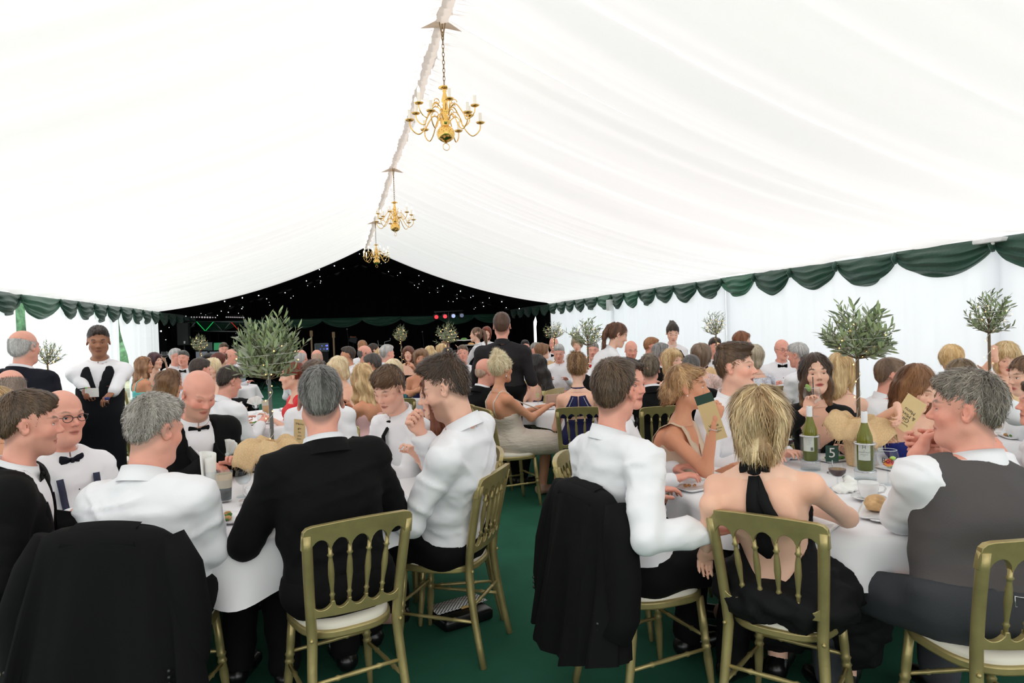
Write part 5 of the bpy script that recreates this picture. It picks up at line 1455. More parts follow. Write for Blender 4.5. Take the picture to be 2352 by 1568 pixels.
        if tie:
            mb = MB(); rows = []
            for i in range(12):
                t = i/11; h = .96-t*.82; c = shf.surf(P+u*h*T, tf, .056 if i < 5 else .042)
                if i == 0: c = fp
                if 0 < i < 4: c = c*.6+(fp-u*.05*i)*.4+tf*.012
                wd_ = (.016+.024*t)*s
                rows.append([Vector(c-tr*wd_-off), Vector(c+tf*.008-off), Vector(c+tr*wd_-off)])
            mb.grid(rows); mb.build('tie', CLOTH['black'] if tie is True else CLOTH[tie], root)
            MB().bbox(Vector(fp+nf*.006-off), (.018, .010, .016), .005, Matrix([list(nr), list(nf), list(na)]).transposed()).build('tie_knot', CLOTH['black'] if tie is True else CLOTH[tie], root)
    PEOPLE.append(K)
    if extra: extra(K)
    return K
# ------------------------------------------------------------------ the guests
def yaw_to(px, py, z, key):
    """facing angle (camera convention) from a head pixel to a table centre"""
    c = TABLES[key][0]; h = at(px, py, z); d = Vector((c.x-h.x, c.y-h.y, 0)); return math.degrees(math.atan2(d.dot(RH), d.dot(FH)))
BRN = ((74, 56, 42), (104, 82, 62)); DBR = ((46, 36, 30), (70, 56, 46)); BLK = ((22, 19, 18), (40, 34, 32)); GRY = ((120, 116, 110), (172, 168, 162)); LGR = ((166, 164, 162), (206, 204, 202)); DGR = ((62, 60, 58), (112, 110, 106))
BLD = ((176, 140, 92), (224, 196, 148)); PLB = ((214, 190, 146), (244, 226, 190)); AUB = ((104, 62, 38), (148, 94, 58)); RED = ((96, 38, 24), (140, 62, 38)); GIN = ((132, 86, 54), (168, 118, 78))
def glasses(K, dark=(30, 28, 30)):
    g = None; mb = MB(); s = K.hs
    for q in (-1, 1):
        mb.tube([K.place(np.array([[q*.033+.022*math.cos(a), .094, .0+.017*math.sin(a)]])*s)[0] for a in np.linspace(0, 2*math.pi, 16, endpoint=False)], .0016, 5, closed=True)
        mb.tube([K.place(np.array([p])*s)[0] for p in ((q*.055, .092, .004), (q*.078, .06, .006), (q*.084, -.005, .004))], .0016, 5)
    mb.tube([K.place(np.array([p])*s)[0] for p in ((-.012, .095, .002), (0, .098, .005), (.012, .095, .002))], .0016, 5)
    mb.build('spectacles', mat('spectacle frame', dark, .3), K.root)
def strip(K, pts, width, m, name, fld=None, lift=.003, axis=None):
    """flat ribbon through world points"""
    P = [Vector(p-K.off) for p in pts]; rows = []
    for i, p in enumerate(P):
        t = (P[min(i+1, len(P)-1)]-P[max(0, i-1)]).normalized(); a = Vector(axis if axis is not None else K.tr); sd = (a-t*a.dot(t)).normalized(); w = width[i] if hasattr(width, '__len__') else width
        rows.append([p-sd*w, p+sd*w])
    o = MB().grid(rows).build(name, m if not isinstance(m, str) else CLOTH[m], K.root); md = o.modifiers.new('t', 'SOLIDIFY'); md.thickness = .003; return o
def buttons(K, n=3, dark=True):
    for i in range(n):
        p = K.shf.surf(K.P+K.u*(.74-.17*i)*K.T, K.tf, .002)
        MB().sphere(p-K.off, .0055, 8, 6).build('shirt_stud', CLOTH['black'], K.root)
def apron(K):
    f = Fld(); K.torso(f, .036)
    for q in 'LR':
        h, kn, an = K.lg[q]; f.cone(h+K.bf*.03, kn+K.bf*.02, .125, .120, .10)
    P, u, tr, tf, T = K.P, K.u, K.tr, K.tf, K.T
    D = lambda X, Y, Z, p, n: (X-p[0])*n[0]+(Y-p[1])*n[1]+(Z-p[2])*n[2]
    def c(X, Y, Z):
        hh = D(X, Y, Z, P, u)/T; aa = np.abs(D(X, Y, Z, P, tr)); bb = D(X, Y, Z, P, tf)
        v = np.maximum(-(bb+.02), aa-(.178-.17*np.clip(hh-.55, 0, .5)))
        v = np.maximum(v, np.where(hh > .52, (hh-.52)*.13-aa, -1)); return np.maximum(v, hh-1.0)
    f.cut(c); f.cut(lambda X, Y, Z: .50-Z+0*X+0*Y); K.garment('apron', f, 'apron', .003)
def logo(K, h=.58, a=.065):
    p = K.shf.surf(K.P+K.u*h*K.T+K.tr*a*-1 if False else K.P+K.u*h*K.T-K.tr*a, K.tf, .022); R = np.stack([-K.tr, K.u, K.tf], 1)
    mk = lambda pts, nm, col: add_obj(nm, mk_mesh(nm, np.array([p+R @ np.array(q)-K.off for q in pts]), [list(range(len(pts)))], mat(nm+' print', col, .7), False), K.root)
    mk([(-.030, .010, 0), (-.018, .028, 0), (-.012, .008, 0), (-.020, -.006, 0)], 'logo_flame', (190, 70, 60)); mk([(-.020, .002, .001), (-.012, .016, .001), (-.008, .0, .001)], 'logo_leaf', (200, 150, 60))
    for i, t in enumerate(('the wild', 'fork')):
        me = text_mesh('The Wild Fork' if i == 0 else 'EVENT CATERING', .014 if i == 0 else .008, mat('apron print', (150, 96, 84), .7)); Vv = np.array([v.co for v in me.vertices]); Vv[:, 0] += .02
        Vv = np.array([p+R @ np.array((v[0], v[1]+(.006 if i == 0 else -.016), .001))-K.off for v in Vv])
        me.vertices.foreach_set('co', Vv.astype(np.float32).ravel()); add_obj('logo_lettering', me, K.root)
def seatof(K, label, back=0.0, turn=0): 
    d = K.bf if not turn else ydir(turn); return chair((K.P-d*back)[:2], d, label)

# ---- front left table
K = person('man in black dinner jacket and bow tie at the left edge, brown hair, turned right', (68, 972, 2.74), 62, hy=58, hp=6, lean=.10, tone='pink', top='jacket', topm='black', bow=True, hair=('short', *BRN), hkw=dict(t=1.1), face=dict(stubble=((120, 90, 72), .3)), w=1.1, L=((.32, .12, .80), 'relax'), R=((.22, .10, .78), 'relax'))
seatof(K, 'gold chair under the black-jacketed man at the left edge')
def x_f2(K):
    glasses(K); buttons(K, 3)
    for q in (-1, 1): strip(K, [K.shf.surf(K.P+K.u*h*K.T+K.tr*q*(.07+.02*h), K.tf, .034) for h in np.linspace(.12, .88, 12)], .016, mat('navy dotted braces', (34, 40, 66), .7, var=(300, .6)), 'brace')
K = person('bald man in glasses, white shirt, navy bow tie and braces beside the black-jacketed man', (146, 955, 3.3), 115, hy=118, hp=4, lean=.06, tone='pink', fat=.03, bow='navy', hair=('fringe_bald', (150, 120, 100), (170, 140, 120)), hkw=dict(t=.3, dens=.1), hopt=dict(zt=.01), gaze=(.2, -.1), extra=x_f2, w=1.06, face=dict(flush=.8))
seatof(K, 'gold chair under the bald man in navy bow tie')
K = person('grey-haired man in a white shirt seen from behind, jacket hung on his chair', (357, 985, 2.74), 2, hy=26, hp=14, lean=.03, tone='pink', s=1.05, w=1.10, fat=.03, sw=.186, hair=('short', (128, 122, 114), (178, 172, 164)), hkw=dict(t=.95, slen=.016, lift=.6), hopt=dict(mess=.5, hl=.004), L=((.42, .10, .81), 'relax'), R=(at(484, 1168, 2.98), 'hold', dict(el=at(486, 1258, 2.74), pn=(-.6, .2, -.6))), face=dict(flush=.7, scalp=((140, 124, 112), .5, .03)))
C_F3 = seatof(K, 'gold chair draped with a black jacket under the grey-haired man', .0); K_F3 = K
K = person('broad man in a black suit jacket seen from behind, dark grey hair', (737, 918, 2.88), -32, hy=-14, hp=8, lean=.10, tone='pink', s=1.05, w=1.10, sw=.184, fat=.015, top='jacket', topm='black', hair=('short', (66, 64, 62), (126, 124, 120)), hkw=dict(t=1.0, slen=.02, lift=.25), hopt=dict(sidegrey=(150, 148, 144), sg=.35), pelvis=W(-.742, 2.79, .555), L=((.36, .16, .82), 'relax', dict(pole=(.8, -.5, -.9))), R=((.36, .18, .80), 'relax', dict(pole=(.8, -.5, -.9))), face=dict(scalp=((90, 84, 80), .7, .05)))
chair(W(-.742, 2.79), ydir(-32), 'gold chair in the left foreground under the man in the black suit jacket')
def x_f5(K):
    p = K.arms['R'][1]+(K.arms['R'][2]-K.arms['R'][1])*.45
    strip(K, [K.arms['R'][1]+(K.arms['R'][2]-K.arms['R'][1])*t-ydir(0)*.036 for t in (.3, .4, .5, .6, .7)], .010, mat('tattoo ink', (110, 96, 90), .6, var=(200, .8)), 'tattoo')
    mb = MB(); w = K.arms['L']
K = person('bearded young man in a white shirt, side-on, raising a fist to his mouth', (1024, 890, 3.27), -70, hy=-80, hp=22, lean=.0, tone='pale', s=1.08, w=1.10, sw=.195, fat=.02, hair=('quiff', (54, 40, 32), (84, 64, 50)), hkw=dict(t=.95, slen=.02, lift=.7), hopt=dict(fwd=.1, hl=-.014, sides=.5), pelvis=W(-.34, 3.42, .555), R=(at(966, 992, 3.30), 'fist', dict(pole=(-.1, .3, -1), hdl=(-.5, .3, .75), pn=(-.2, -1, .0))), L=((.30, .06, .80), 'relax', dict(pole=(.6, -.4, -.8))), sleeve=.93, lid=.75, face=dict(stubble=((110, 76, 58), .55), flush=.35), extra=None)
K_F5 = K
chair(W(-.37, 3.43), ydir(-72), 'gold chair side-on in the centre aisle under the bearded young man')
K = person('woman with long brown hair almost hidden behind the bearded young man', (1004, 905, 3.86), -98, hp=12, fem=True, lean=.05, tone='fair', top='dress', topm='blackdress', bot=None, hair=('long', (88, 46, 28), (120, 66, 42)), hopt=dict(len=.36), L=(at(957, 1046, 3.6), 'hold', dict(el=at(1010, 1120, 3.7))), R=((.32, .1, .8), 'relax'))
K = person('young man in white shirt and black tie looking down at his plate', (893, 893, 4.1), -140, hy=-152, hp=26, lean=.16, tone='pale', tie=True, hair=('short', (88, 64, 46), (122, 94, 70)), hkw=dict(t=1.35, slen=.03), hopt=dict(hl=.020, fwd=.7, top=1.2), lid=.8, L=((.34, .06, .82), 'relax'), R=((.30, .10, .82), 'relax'), face=dict(flush=.6))
K_F6 = K; C_F6 = seatof(K, 'gold chair draped with a dark jacket behind the young man in the tie', .02)
def x_f7(K): buttons(K, 4)
K = person('bald man in dinner jacket and bow tie with a goatee, looking down at his food', (458, 903, 4.1), 136, hy=130, hp=30, lean=.17, tone='pink', s=1.06, fat=.035, w=1.12, top='tux', topm='black', bow=True, hair=None, lid=.8, face=dict(stubble=((170, 140, 116), .55), scalp=((170, 130, 110), .4, .03), flush=.9, vw=.065, browa=.3), L=((.30, .12, .84), 'relax'), R=((.30, .04, .86), 'hold', dict(hdl=(-.7, .6, -.3), pn=(-.2, .2, -1))), extra=x_f7)
K_F7 = K
K = person('man with a brown quiff and white shirt mostly hidden behind the black suit', (724, 876, 4.75), 180, hp=18, tone='pale', hair=('quiff', (72, 52, 38), (104, 80, 60)), hkw=dict(t=.9, slen=.03), hopt=dict(fwd=-.4, part=.5), L=((.3, .14, .82), 'relax'), R=((.3, .12, .82), 'relax'))

# ---- front right table
K = person('man in a white shirt seen from behind, brown hair, black jacket over his chair', (1413, 898, 2.9), 62, hy=36, hp=4, lean=.04, tone='pink', s=1.04, w=1.08, sw=.192, hair=('short', (72, 54, 40), (104, 82, 62)), hkw=dict(t=1.0, slen=.022, lift=.3), hopt=dict(hl=.006), pelvis=W(.52, 2.93, .555), R=(at(1622, 1222, 2.62), 'relax', dict(pole=(.6, -.3, -1))), L=((.30, .14, .80), 'relax'), face=dict(flush=.9))
K_G1 = K
chair(W(.56, 2.95), ydir(66), 'gold chair draped with a black suit jacket beside the centre aisle')
K = person('dark-haired man in white shirt and bow tie peering out beyond the aisle guest', (1440, 880, 3.6), 105, hy=138, hp=6, lean=.08, tone='pink', bow=True, hair=('short', (52, 40, 34), (84, 68, 58)), hkw=dict(t=.8), hopt=dict(hl=-.006), gaze=(-.2, 0), iris=(84, 116, 140), w=1.08)
seatof(K, 'gold chair with its back rail showing behind the peering man')
def x_g3(K):
    wd = CLOTH['beige']
    for q in (-1, 1): strip(K, [K.bd.surf(K.S-K.u*.09+K.tr*q*x, K.u*math.cos(a)+K.tf*math.sin(a), .006) for a, x in ((-2.2, .06), (-1.5, .07), (-.9, .08), (-.3, .09), (.2, .09), (.6, .085), (1.0, .075), (1.5, .06), (2.0, .045))], [.022, .026, .028, .03, .03, .032, .036, .042, .045], wd, 'dress_strap')
    f = Fld(); K.torso(f, .018); D = lambda X, Y, Z: ((X-K.P[0])*K.u[0]+(Y-K.P[1])*K.u[1]+(Z-K.P[2])*K.u[2])/K.T
    f.cut(lambda X, Y, Z: np.abs(D(X, Y, Z)-.36)*K.T-.045); K.garment('beaded_belt', f, mat('dark beaded belt', (52, 38, 44), .35, var=(260, .8)), 0)
    p = K.place(np.array([[.079, -.004, -.040]])*K.hs)[0]; MB().sphere(p, .005, 8, 6).build('earring', mat('pearl', (250, 244, 236), .15), K.root)
    e, w = K.arms['R'][1], K.arms['R'][2]; c = w-(w-e)*.14; d = unit(w-e); a = unit(np.cross(d, (0, 0, 1))); b = np.cross(d, a)
    MB().tube([c+(a*math.cos(t)+b*math.sin(t))*.032-K.off for t in np.linspace(0, 6.283, 20, endpoint=False)], .0022, 5, closed=True).build('bangle', m_steel, K.root)
K = person('blonde woman with a curled updo and beige dress holding up a menu card', (1580, 888, 3.8), 122, hy=104, hp=0, fem=True, lean=.14, tone='tan', top='dress', topm='beige', bot=None, bare=True, hair=('updo', (142, 104, 68), (200, 162, 116)), hopt=dict(bun=(0, -.098, -.035), br=.055, curls=13, swoop=1, hl=.002, mess=.3), hkw=dict(slen=.035, lift=.12, t=1.3), gaze=(.0, 0), iris=(96, 126, 140), R=(at(1640, 968, 3.42), 'hold', dict(pole=(.3, .3, -1), hdl=(.0, .3, .8), pn=(-.6, -.2, .5))), L=((.34, .04, .80), 'relax'), face=dict(dress=dict(top=.80, v=(.44, 3.0), arm=.14), flush=.35, brow=(120, 84, 56)), lips=(190, 100, 92), extra=x_g3)
K_G3 = K; seatof(K, 'gold chair partly hidden behind the woman in beige')
K = person('young man with flushed cheeks and open mouth in white shirt and sparkly bow tie', (1690, 842, 4.15), 150, hy=122, hp=0, lean=.06, tone='pale', s=1.08, w=1.1, bow=True, hair=('quiff', (78, 58, 42), (108, 84, 62)), hkw=dict(t=.55, slen=.022), hopt=dict(fwd=.4, hl=.012), face=dict(open=1, flush=1.0, brow=(110, 84, 62), browa=.6), gaze=(.1, 0), lips=(206, 92, 92))
K = person('dark-haired young woman in a black dress sipping from a gin glass', (1874, 858, 4.32), 196, hy=194, hp=-4, hr=4, fem=True, lean=.10, tone='light', top='dress', topm='blackdress', bot=None, bare=True, hair=('long', (52, 38, 32), (78, 58, 46)), hopt=dict(len=.26, tip=(150, 110, 74), front=1, back=.03, w=.9), hkw=dict(wave=.8), lips=(188, 60, 66), lid=.55, iris=(60, 46, 38), R=(at(1852, 940, 4.05), 'hold', dict(pole=(.8, .2, -.8), hdl=(-.3, .1, .9), pn=(-.3, .9, .2))), L=((.30, .12, .80), 'relax'), face=dict(dress=dict(top=1.2, v=(.50, 2.6), sleeve=.85, amp=.006), brow=(50, 36, 30), browa=.95, flush=.3))
K_G5 = K
K = person('man in a white shirt leaning forward behind the wide olive tree, facing right', (2046, 862, 5.3), 92, hy=98, hp=8, lean=.26, tone='pink', hair=('short', (96, 74, 58), (128, 104, 84)), hkw=dict(t=.7), w=1.08, s=1.05)
def x_g7(K):
    p = K.place(np.array([[-.081, .0, -.055]])*K.hs)[0]; MB().tube([p+np.array((0, .018*math.cos(t), .024*math.sin(t)-.02)) for t in np.linspace(0, 6.283, 16, endpoint=False)], .0018, 5, closed=True).build('hoop_earring', m_steel, K.root)
K = person('auburn-haired young woman in a royal blue dress reading the gin menu', (2108, 890, 3.98), -140, hy=150, hp=28, fem=True, lean=.10, tone='fair', top='dress', topm='royal', bot=None, bare=True, hair=('long', (112, 74, 48), (150, 106, 70)), hopt=dict(len=.24, w=.95, fx=.004, front=0, fside=-1), hkw=dict(wave=.5), lid=.8, R=(at(2062, 938, 3.72), 'hold', dict(pole=(.9, .0, -.5), hdl=(-.2, .5, -.5), pn=(.3, .6, -.6))), L=((.34, .12, .82), 'relax'), face=dict(dress=dict(top=.74, tilt=.3), flush=.6), extra=x_g7)
K_G7 = K
def x_g8(K):
    pts = [K.bd.surf(K.P+K.u*.10*K.T+K.tr*a, -K.tf, .036) for a in np.linspace(-.12, .12, 13)]; strip(K, pts, .014, 'charcoal', 'waistcoat_strap', axis=K.u)
    c = Vector(K.bd.surf(K.P+K.u*.10*K.T-K.tr*.02, -K.tf, .044)-K.off); r_, u_ = Vector(K.tr), Vector(K.u)
    MB().tube([c+r_*.018+u_*.016, c-r_*.018+u_*.016, c-r_*.018-u_*.016, c+r_*.018-u_*.016], .0024, 5, closed=True).build('buckle', m_steel, K.root)
K = person('grey-haired man in a charcoal waistcoat with rolled sleeves, seen from behind, hands at his chin', (2218, 938, 2.52), -6, hy=-52, hp=2, lean=.10, tone='pink', s=1.08, w=1.18, sw=.205, fat=.02, top='waistcoat', topm='charcoal', bot='greytrouser', sleeve=.60, hair=('short', (92, 84, 76), (156, 146, 134)), hkw=dict(t=.95, slen=.024, lift=.35, wave=.4), hopt=dict(mess=.5, hl=.006, sidegrey=(150, 140, 130), sg=.4), pelvis=W(1.60, 2.36, .555), L=(at(2110, 1036, 2.70), 'fist', dict(el=at(2070, 1188, 2.62), hdl=(-.6, .3, .35), pn=(-.7, -.5, .1))), R=(at(2150, 1030, 2.78), 'hold', dict(pole=(.8, .2, -1), hdl=(-.8, .2, .2), pn=(0, -1, .2))), face=dict(flush=.9), legs=dict(L=(W(1.30, 2.86, .50), W(1.28, 2.80, .085)), R=(W(1.72, 2.86, .52), W(1.72, 2.78, .085))), lid=.4, extra=x_g8)
K_G8 = K
chair(W(1.60, 2.36), ydir(-4), 'gold chair cut off at the right edge under the man in the waistcoat')
def x_g9(K):
    m = CLOTH['blackdress']; nb = K.N-K.tf*.065+np.array((0, 0, .018))
    # ribbon round the neck, bow knot and two tails down the bare back
    na = unit(K.Hc-K.N); rows = []
    for i in range(33):
        a = 2*math.pi*i/32; d = K.tf*math.cos(a)+K.tr*math.sin(a); c = K.N+np.array((0, 0, .012))+d*.066*K.am*1.16; rows.append([Vector(c+na*.012-K.off), Vector(c-na*.012-K.off)])
    MB().grid(rows).build('neck_ribbon', m, K.root)
    MB().bbox(Vector(nb-K.off)+Vector((0, 0, -.01)), (.022, .020, .024), .008).build('bow_knot', m, K.root)
    for q, (dx, L, w0) in enumerate(((-.008, .30, .030), (.035, .16, .018))):
        pts = []; 
        for i in range(12):
            t = i/11; pts.append(K.bd.surf(K.N-K.u*(.012+L*t)+K.tr*(dx*(.3+t*1.4)+.02*t*t), -K.tf, .020+.012*t))
        strip(K, pts, [w0*(.55+.5*min(1, i/4)) if i < 11 else w0*.25 for i in range(12)], m, 'bow_tail')
    for q in (-1, 1):
        mb = MB(); rows = []
        for i in range(9):
            t = i/8; c = nb+K.tr*q*(.055*t)+np.array((0, 0, .012*math.sin(t*3)-.010*t))-K.tf*.012*math.sin(t*3.1); h = .010+.016*math.sin(t*2.6); rows.append([Vector(c+np.array((0, 0, h))-K.off), Vector(c-K.tf*.01-K.off), Vector(c-np.array((0, 0, h))-K.off)])
        mb.grid(rows).build('bow_loop', m, K.root)
    f = Fld(); b0 = K.P-K.bf*.02             # tulle skirt spreading over the chair
    f.ell(b0+np.array((0, 0, -.01)), (.235, .20, .09), np.stack([K.tr, K.bf, np.array((0, 0, 1))], 1), .05)
    for q in 'LR':
        h, kn, an = K.lg[q]; f.cone(h, kn+np.array((0, 0, -.06)), .12, .14, .10); f.cone(kn+np.array((0, 0, -.04)), kn+np.array((0, 0, -.24))-K.bf*.02, .14, .15, .08)
    K.garment('tulle_skirt', f, 'blackdress', .022, fine=1.6)
K = person('blonde woman with a bare back and a black ribbon bow at her neck', (1746, 968, 2.60), 36, shrug=.035, hy=24, hp=6, lean=.02, fem=True, tone='light', s=1.03, top='dress', topm='blackdress', bot=None, bare=True, hair=('bob', (150, 116, 76), (226, 200, 156)), hopt=dict(len=.105, sw=.0018), hkw=dict(wave=.6, slen=.06, dens=1.6), pelvis=W(1.02, 2.61, .555), L=(at(1622, 1256, 2.66), 'relax', dict(el=at(1632, 1160, 2.56))), R=(at(1850, 1165, 2.86), 'relax', dict(el=at(1946, 1188, 2.64))), sw=.168, w=1.05, face=dict(dress=dict(top=.62, back=(.17, .45), amp=.004), shoe='blackshoe'), extra=x_g9)
K_G9 = K
chair(W(1.045, 2.64), ydir(37), 'gold chair in the right foreground under the woman with the ribbon bow')

# ---- standing staff and guests
def x_s1(K): apron(K); logo(K)
K = person('young waiter with dark slicked hair, white shirt and black apron, standing and looking down', (226, 783, 5.75), 160, hy=150, hp=12, lean=0, stand=True, tone='brown', hair=('short', (44, 36, 34), (64, 54, 50)), hkw=dict(t=.9), hopt=dict(hl=.006, fwd=-.3), lod=0, R=(at(197, 892, 5.56), 'hold', dict(el=at(175, 862, 5.80), hdl=(-.3, .8, -.5), pn=(-.3, -.3, -.8))), L=(at(262, 898, 5.56), 'relax', dict(el=at(281, 862, 5.80), hdl=(-.5, .6, -.5))), lid=.6, lips=(132, 76, 66), face=dict(flush=.15, brow=(34, 26, 24), browa=.95, nofold=1), w=.98, s=.98, extra=x_s1)
K_S1 = K
person('bald man in a dark navy suit standing with his back turned at the left edge', (57, 796, 5.2), 8, hp=2, lean=0, stand=True, tone='pink', top='jacket', topm='navy', bot='navy', hair=('fringe_bald', *LGR), hkw=dict(t=.6), hopt=dict(zt=.05), lod=0, w=1.22, sw=.205, fat=.03, s=1.0, L=((.1, .2, 1.0), 'relax'), R=((.1, .2, 1.0), 'relax'), face=dict(scalp=((190, 176, 166), .6, .06)))
person('man in a black short-sleeved shirt standing with his back turned, mid hall', (1153, 748, 6.9), 4, hp=2, lean=0, stand=True, tone='pink', top='tee', topm='blackshirt', hair=('short', (74, 52, 40), (98, 72, 56)), lod=0, w=1.2, sw=.20, s=1.02, L=((.2, .24, 1.0), 'relax'), R=((.2, .24, 1.0), 'relax'))
def x_s4(K): apron(K)
person('waitress with a brown ponytail carrying trays in front of the black wall', (1093, 768, 12.0), -75, hy=-80, lean=0, stand=True, fem=True, tone='fair', top='shirt', hair=('pony', (86, 62, 48), (130, 100, 80)), hopt=dict(len=.34), R=((.34, .10, 1.25), 'flat'), L=((.36, .12, 1.12), 'flat'), extra=x_s4, lod=1, face=dict(nofold=1))
person('red-haired woman just visible over the black-shirted man\'s shoulder', (1118, 764, 14.0), 178, stand=True, lean=0, fem=True, tone='fair', top='shirt', topm='white', hair=('bob', *RED))
K = person('waitress with a long brown ponytail bending to the right to serve', (1420, 768, 7.4), 78, hy=86, hp=24, lean=.30, stand=True, fem=True, tone='fair', top='shirt', sleeve=.6, hair=('pony', (84, 54, 36), (120, 80, 56)), hopt=dict(len=.46, tail0=(0, -.085, .085)), lod=0, R=((.42, .16, .98), 'relax'), L=((.42, .12, .98), 'relax'))
def x_s7(K): apron(K); logo(K)
person('waitress with tied-back dark hair and black apron bending towards the camera', (1545, 764, 9.2), 186, hp=26, lean=.16, stand=True, fem=True, tone='fair', top='tee', hair=('updo', *DBR), hopt=dict(bun=(0, -.07, .09), br=.035), lod=1, lid=.7, R=((.3, .2, .95), 'relax'), L=((.3, .2, .95), 'relax'), extra=x_s7, face=dict(nofold=1))

# ---- middle of the hall, table beside the aisle
def x_h1(K):
    f = Fld(); nb = K.place(np.array([[.08, -.01, -.05]])*K.hs)[0]; MB().tube([nb, nb+np.array((0, 0, -.035))], [.003, .006], 6).build('drop_earring', m_steel, K.root)
    pts = [K.bd.surf(K.N+K.u*.0, K.tf*math.cos(a)+K.tr*math.sin(a)-K.u*.25*math.cos(a), .002)-K.off for a in np.linspace(0, 6.283, 30, endpoint=False)]; MB().tube(pts, .003, 5, closed=True).build('necklace', m_steel, K.root)
    f = Fld(); 
    for q in 'LR':
        h, kn, an = K.lg[q]; f.cone(h, kn, .115, .092, .12)
    f.ell(K.P, (.185, .155, .14), None, .06); K.garment('satin_skirt', f, 'cream', .004)
K = person('tanned woman with a pale blonde updo in a cream strappy dress, seen from behind', (1152, 846, 6.15), 62, hy=52, hp=2, fem=True, lean=-.10, tone='tan', top='dress', topm='cream', bot=None, bare=True, lod=0, hair=('updo', (206, 186, 146), (244, 230, 196)), hopt=dict(bun=(0, -.035, .105), br=.055, curls=9, hl=.016, mess=.6), hkw=dict(slen=.04, lift=.5), face=dict(dress=dict(top=.60, straps=(-1, 1), sr=.006)), R=((.34, .06, .86), 'hold'), L=((.34, .10, .84), 'relax'), extra=x_h1)
chair((K.P-K.bf*.02)[:2], ydir(66), 'gold chair under the woman in the cream dress'); K_H1 = K
def x_h2(K):
    m = CLOTH['navydress']
    for q in (-1, 1): strip(K, [K.bd.surf(K.P+K.u*h*K.T+K.tr*q*x, -K.tf, .006) for h, x in ((.50, .085), (.60, .075), (.70, .062), (.80, .050), (.90, .040), (.97, .035))], [.088, .074, .060, .046, .036, .030], m, 'halter_panel')
    f = Fld(); K.torso(f, .006); 
    na = unit(K.Hc-K.N); rows = []
    for i in range(33):
        a = 2*math.pi*i/32; d = K.tf*math.cos(a)+K.tr*math.sin(a); c = K.N+np.array((0, 0, .004))+d*.066*K.am*1.22; rows.append([Vector(c+na*.014-K.off), Vector(c-na*.018-K.off)])
    MB().grid(rows).build('halter_collar', m, K.root)
    mb = MB()
    for q in (-1, 1):
        for i in range(22):
            h = .50+i*.021; x = .158-.11*(i/21)**.8; mb.sphere(K.bd.surf(K.P+K.u*h*K.T+K.tr*q*x, -K.tf, .011)-K.off, .004, 6, 4)
    mb.build('bead_trim', mat('pearl bead', (226, 222, 224), .25), K.root)
K = person('woman with a bronzed updo in a navy halter dress, seen from behind', (1328, 846, 6.2), 6, hy=22, hp=4, fem=True, lean=.04, tone='light', top='dress', topm='navydress', bot=None, bare=True, lod=0, hair=('updo', (104, 74, 50), (176, 138, 94)), hopt=dict(bun=(0, -.055, .085), br=.062, curls=11, hl=.012, mess=.6), hkw=dict(slen=.04, lift=.4), face=dict(dress=dict(top=.55, back=(.50, .0))), extra=x_h2)
chair((K.P-K.bf*.0)[:2], ydir(4), 'gold chair under the woman in the navy halter dress')
K = person('woman with long black hair in a navy dress looking up to the left', (1228, 838, 7.9), -60, hy=-72, hp=-14, fem=True, lean=-.02, tone='fair', top='dress', topm='navydress', bot=None, bare=True, hair=('long', *BLK), hopt=dict(len=.44, w=1.15, back=.10), hkw=dict(wave=.7), lod=0, face=dict(dress=dict(top=.78, arm=.12)))
chair((K.P)[:2], ydir(-58), 'gold chair turned side-on behind the black-haired woman')
person('bald man in a black jacket beside the woman in cream', (1118, 852, 6.75), 48, hy=60, hp=10, lean=.06, tone='pink', top='jacket', topm='black', hair=('fringe_bald', (180, 150, 130), (200, 170, 150)), hkw=dict(t=.3, dens=.2), hopt=dict(zt=.0), face=dict(flush=.9), lod=0, fat=.02)
person('man with curly greying hair in a black dinner jacket, seen from behind', (1492, 848, 6.1), -8, hy=12, hp=4, lean=.06, tone='pink', top='jacket', topm='black', hair=('short', (88, 74, 60), (130, 114, 96)), hkw=dict(t=1.3, wave=.6, slen=.02, lift=.5), hopt=dict(mess=.5), w=1.15, lod=0)
person('dark-grey-haired man in a black jacket right of the curly-haired man', (1588, 846, 6.5), 24, hy=20, hp=8, lean=.08, tone='pink', top='jacket', topm='black', hair=('short', (68, 64, 62), (104, 100, 98)), hkw=dict(t=.7), w=1.1)
person('grey-haired man in glasses and black jacket turned to the right', (1518, 812, 8.0), 62, hy=74, hp=6, tone='pink', top='jacket', topm='black', hair=('short', (86, 84, 82), (150, 148, 146)), hkw=dict(t=.7), hopt=dict(sidegrey=(160, 158, 156)), extra=glasses, face=dict(stubble=((170, 160, 154), .6)))
person('blonde woman half hidden behind the woman with the menu', (1547, 828, 7.1), 150, fem=True, tone='fair', top='dress', topm='blackdress', bot=None, hair=('bob', *BLD))
person('woman with a brown-grey bob in a pink lace top', (1612, 816, 7.3), 30, hy=40, fem=True, tone='fair', top='dress', topm='lace', bot=None, hair=('bob', (104, 84, 68), (144, 122, 102)), hopt=dict(len=.085), face=dict(dress=dict(top=.95, sleeve=.5)))
person('dark-haired man in bow tie behind the thin olive tree trunk', (1643, 797, 9.3), 176, hp=6, tone='pink', top='tux', topm='black', bow=True, hair=('short', *DBR))
person('woman with a swept-back auburn bob by the right wall', (1706, 782, 9.4), -160, hy=120, hp=4, fem=True, tone='fair', top='dress', topm='lace', bot=None, hair=('bob', *AUB), hopt=dict(len=.07))
K = person('woman with a grey bob in a silver sequinned top, seen from behind', (1733, 818, 7.6), -12, hy=10, fem=True, tone='fair', top='dress', topm='silver', bot=None, hair=('bob', (150, 138, 116), (190, 178, 154)), hopt=dict(len=.09), face=dict(dress=dict(top=.96, sleeve=.8)))
seatof(K, 'gold chair under the woman in silver sequins')
def x_m50(K): glasses(K, (150, 140, 130)); buttons(K, 3)
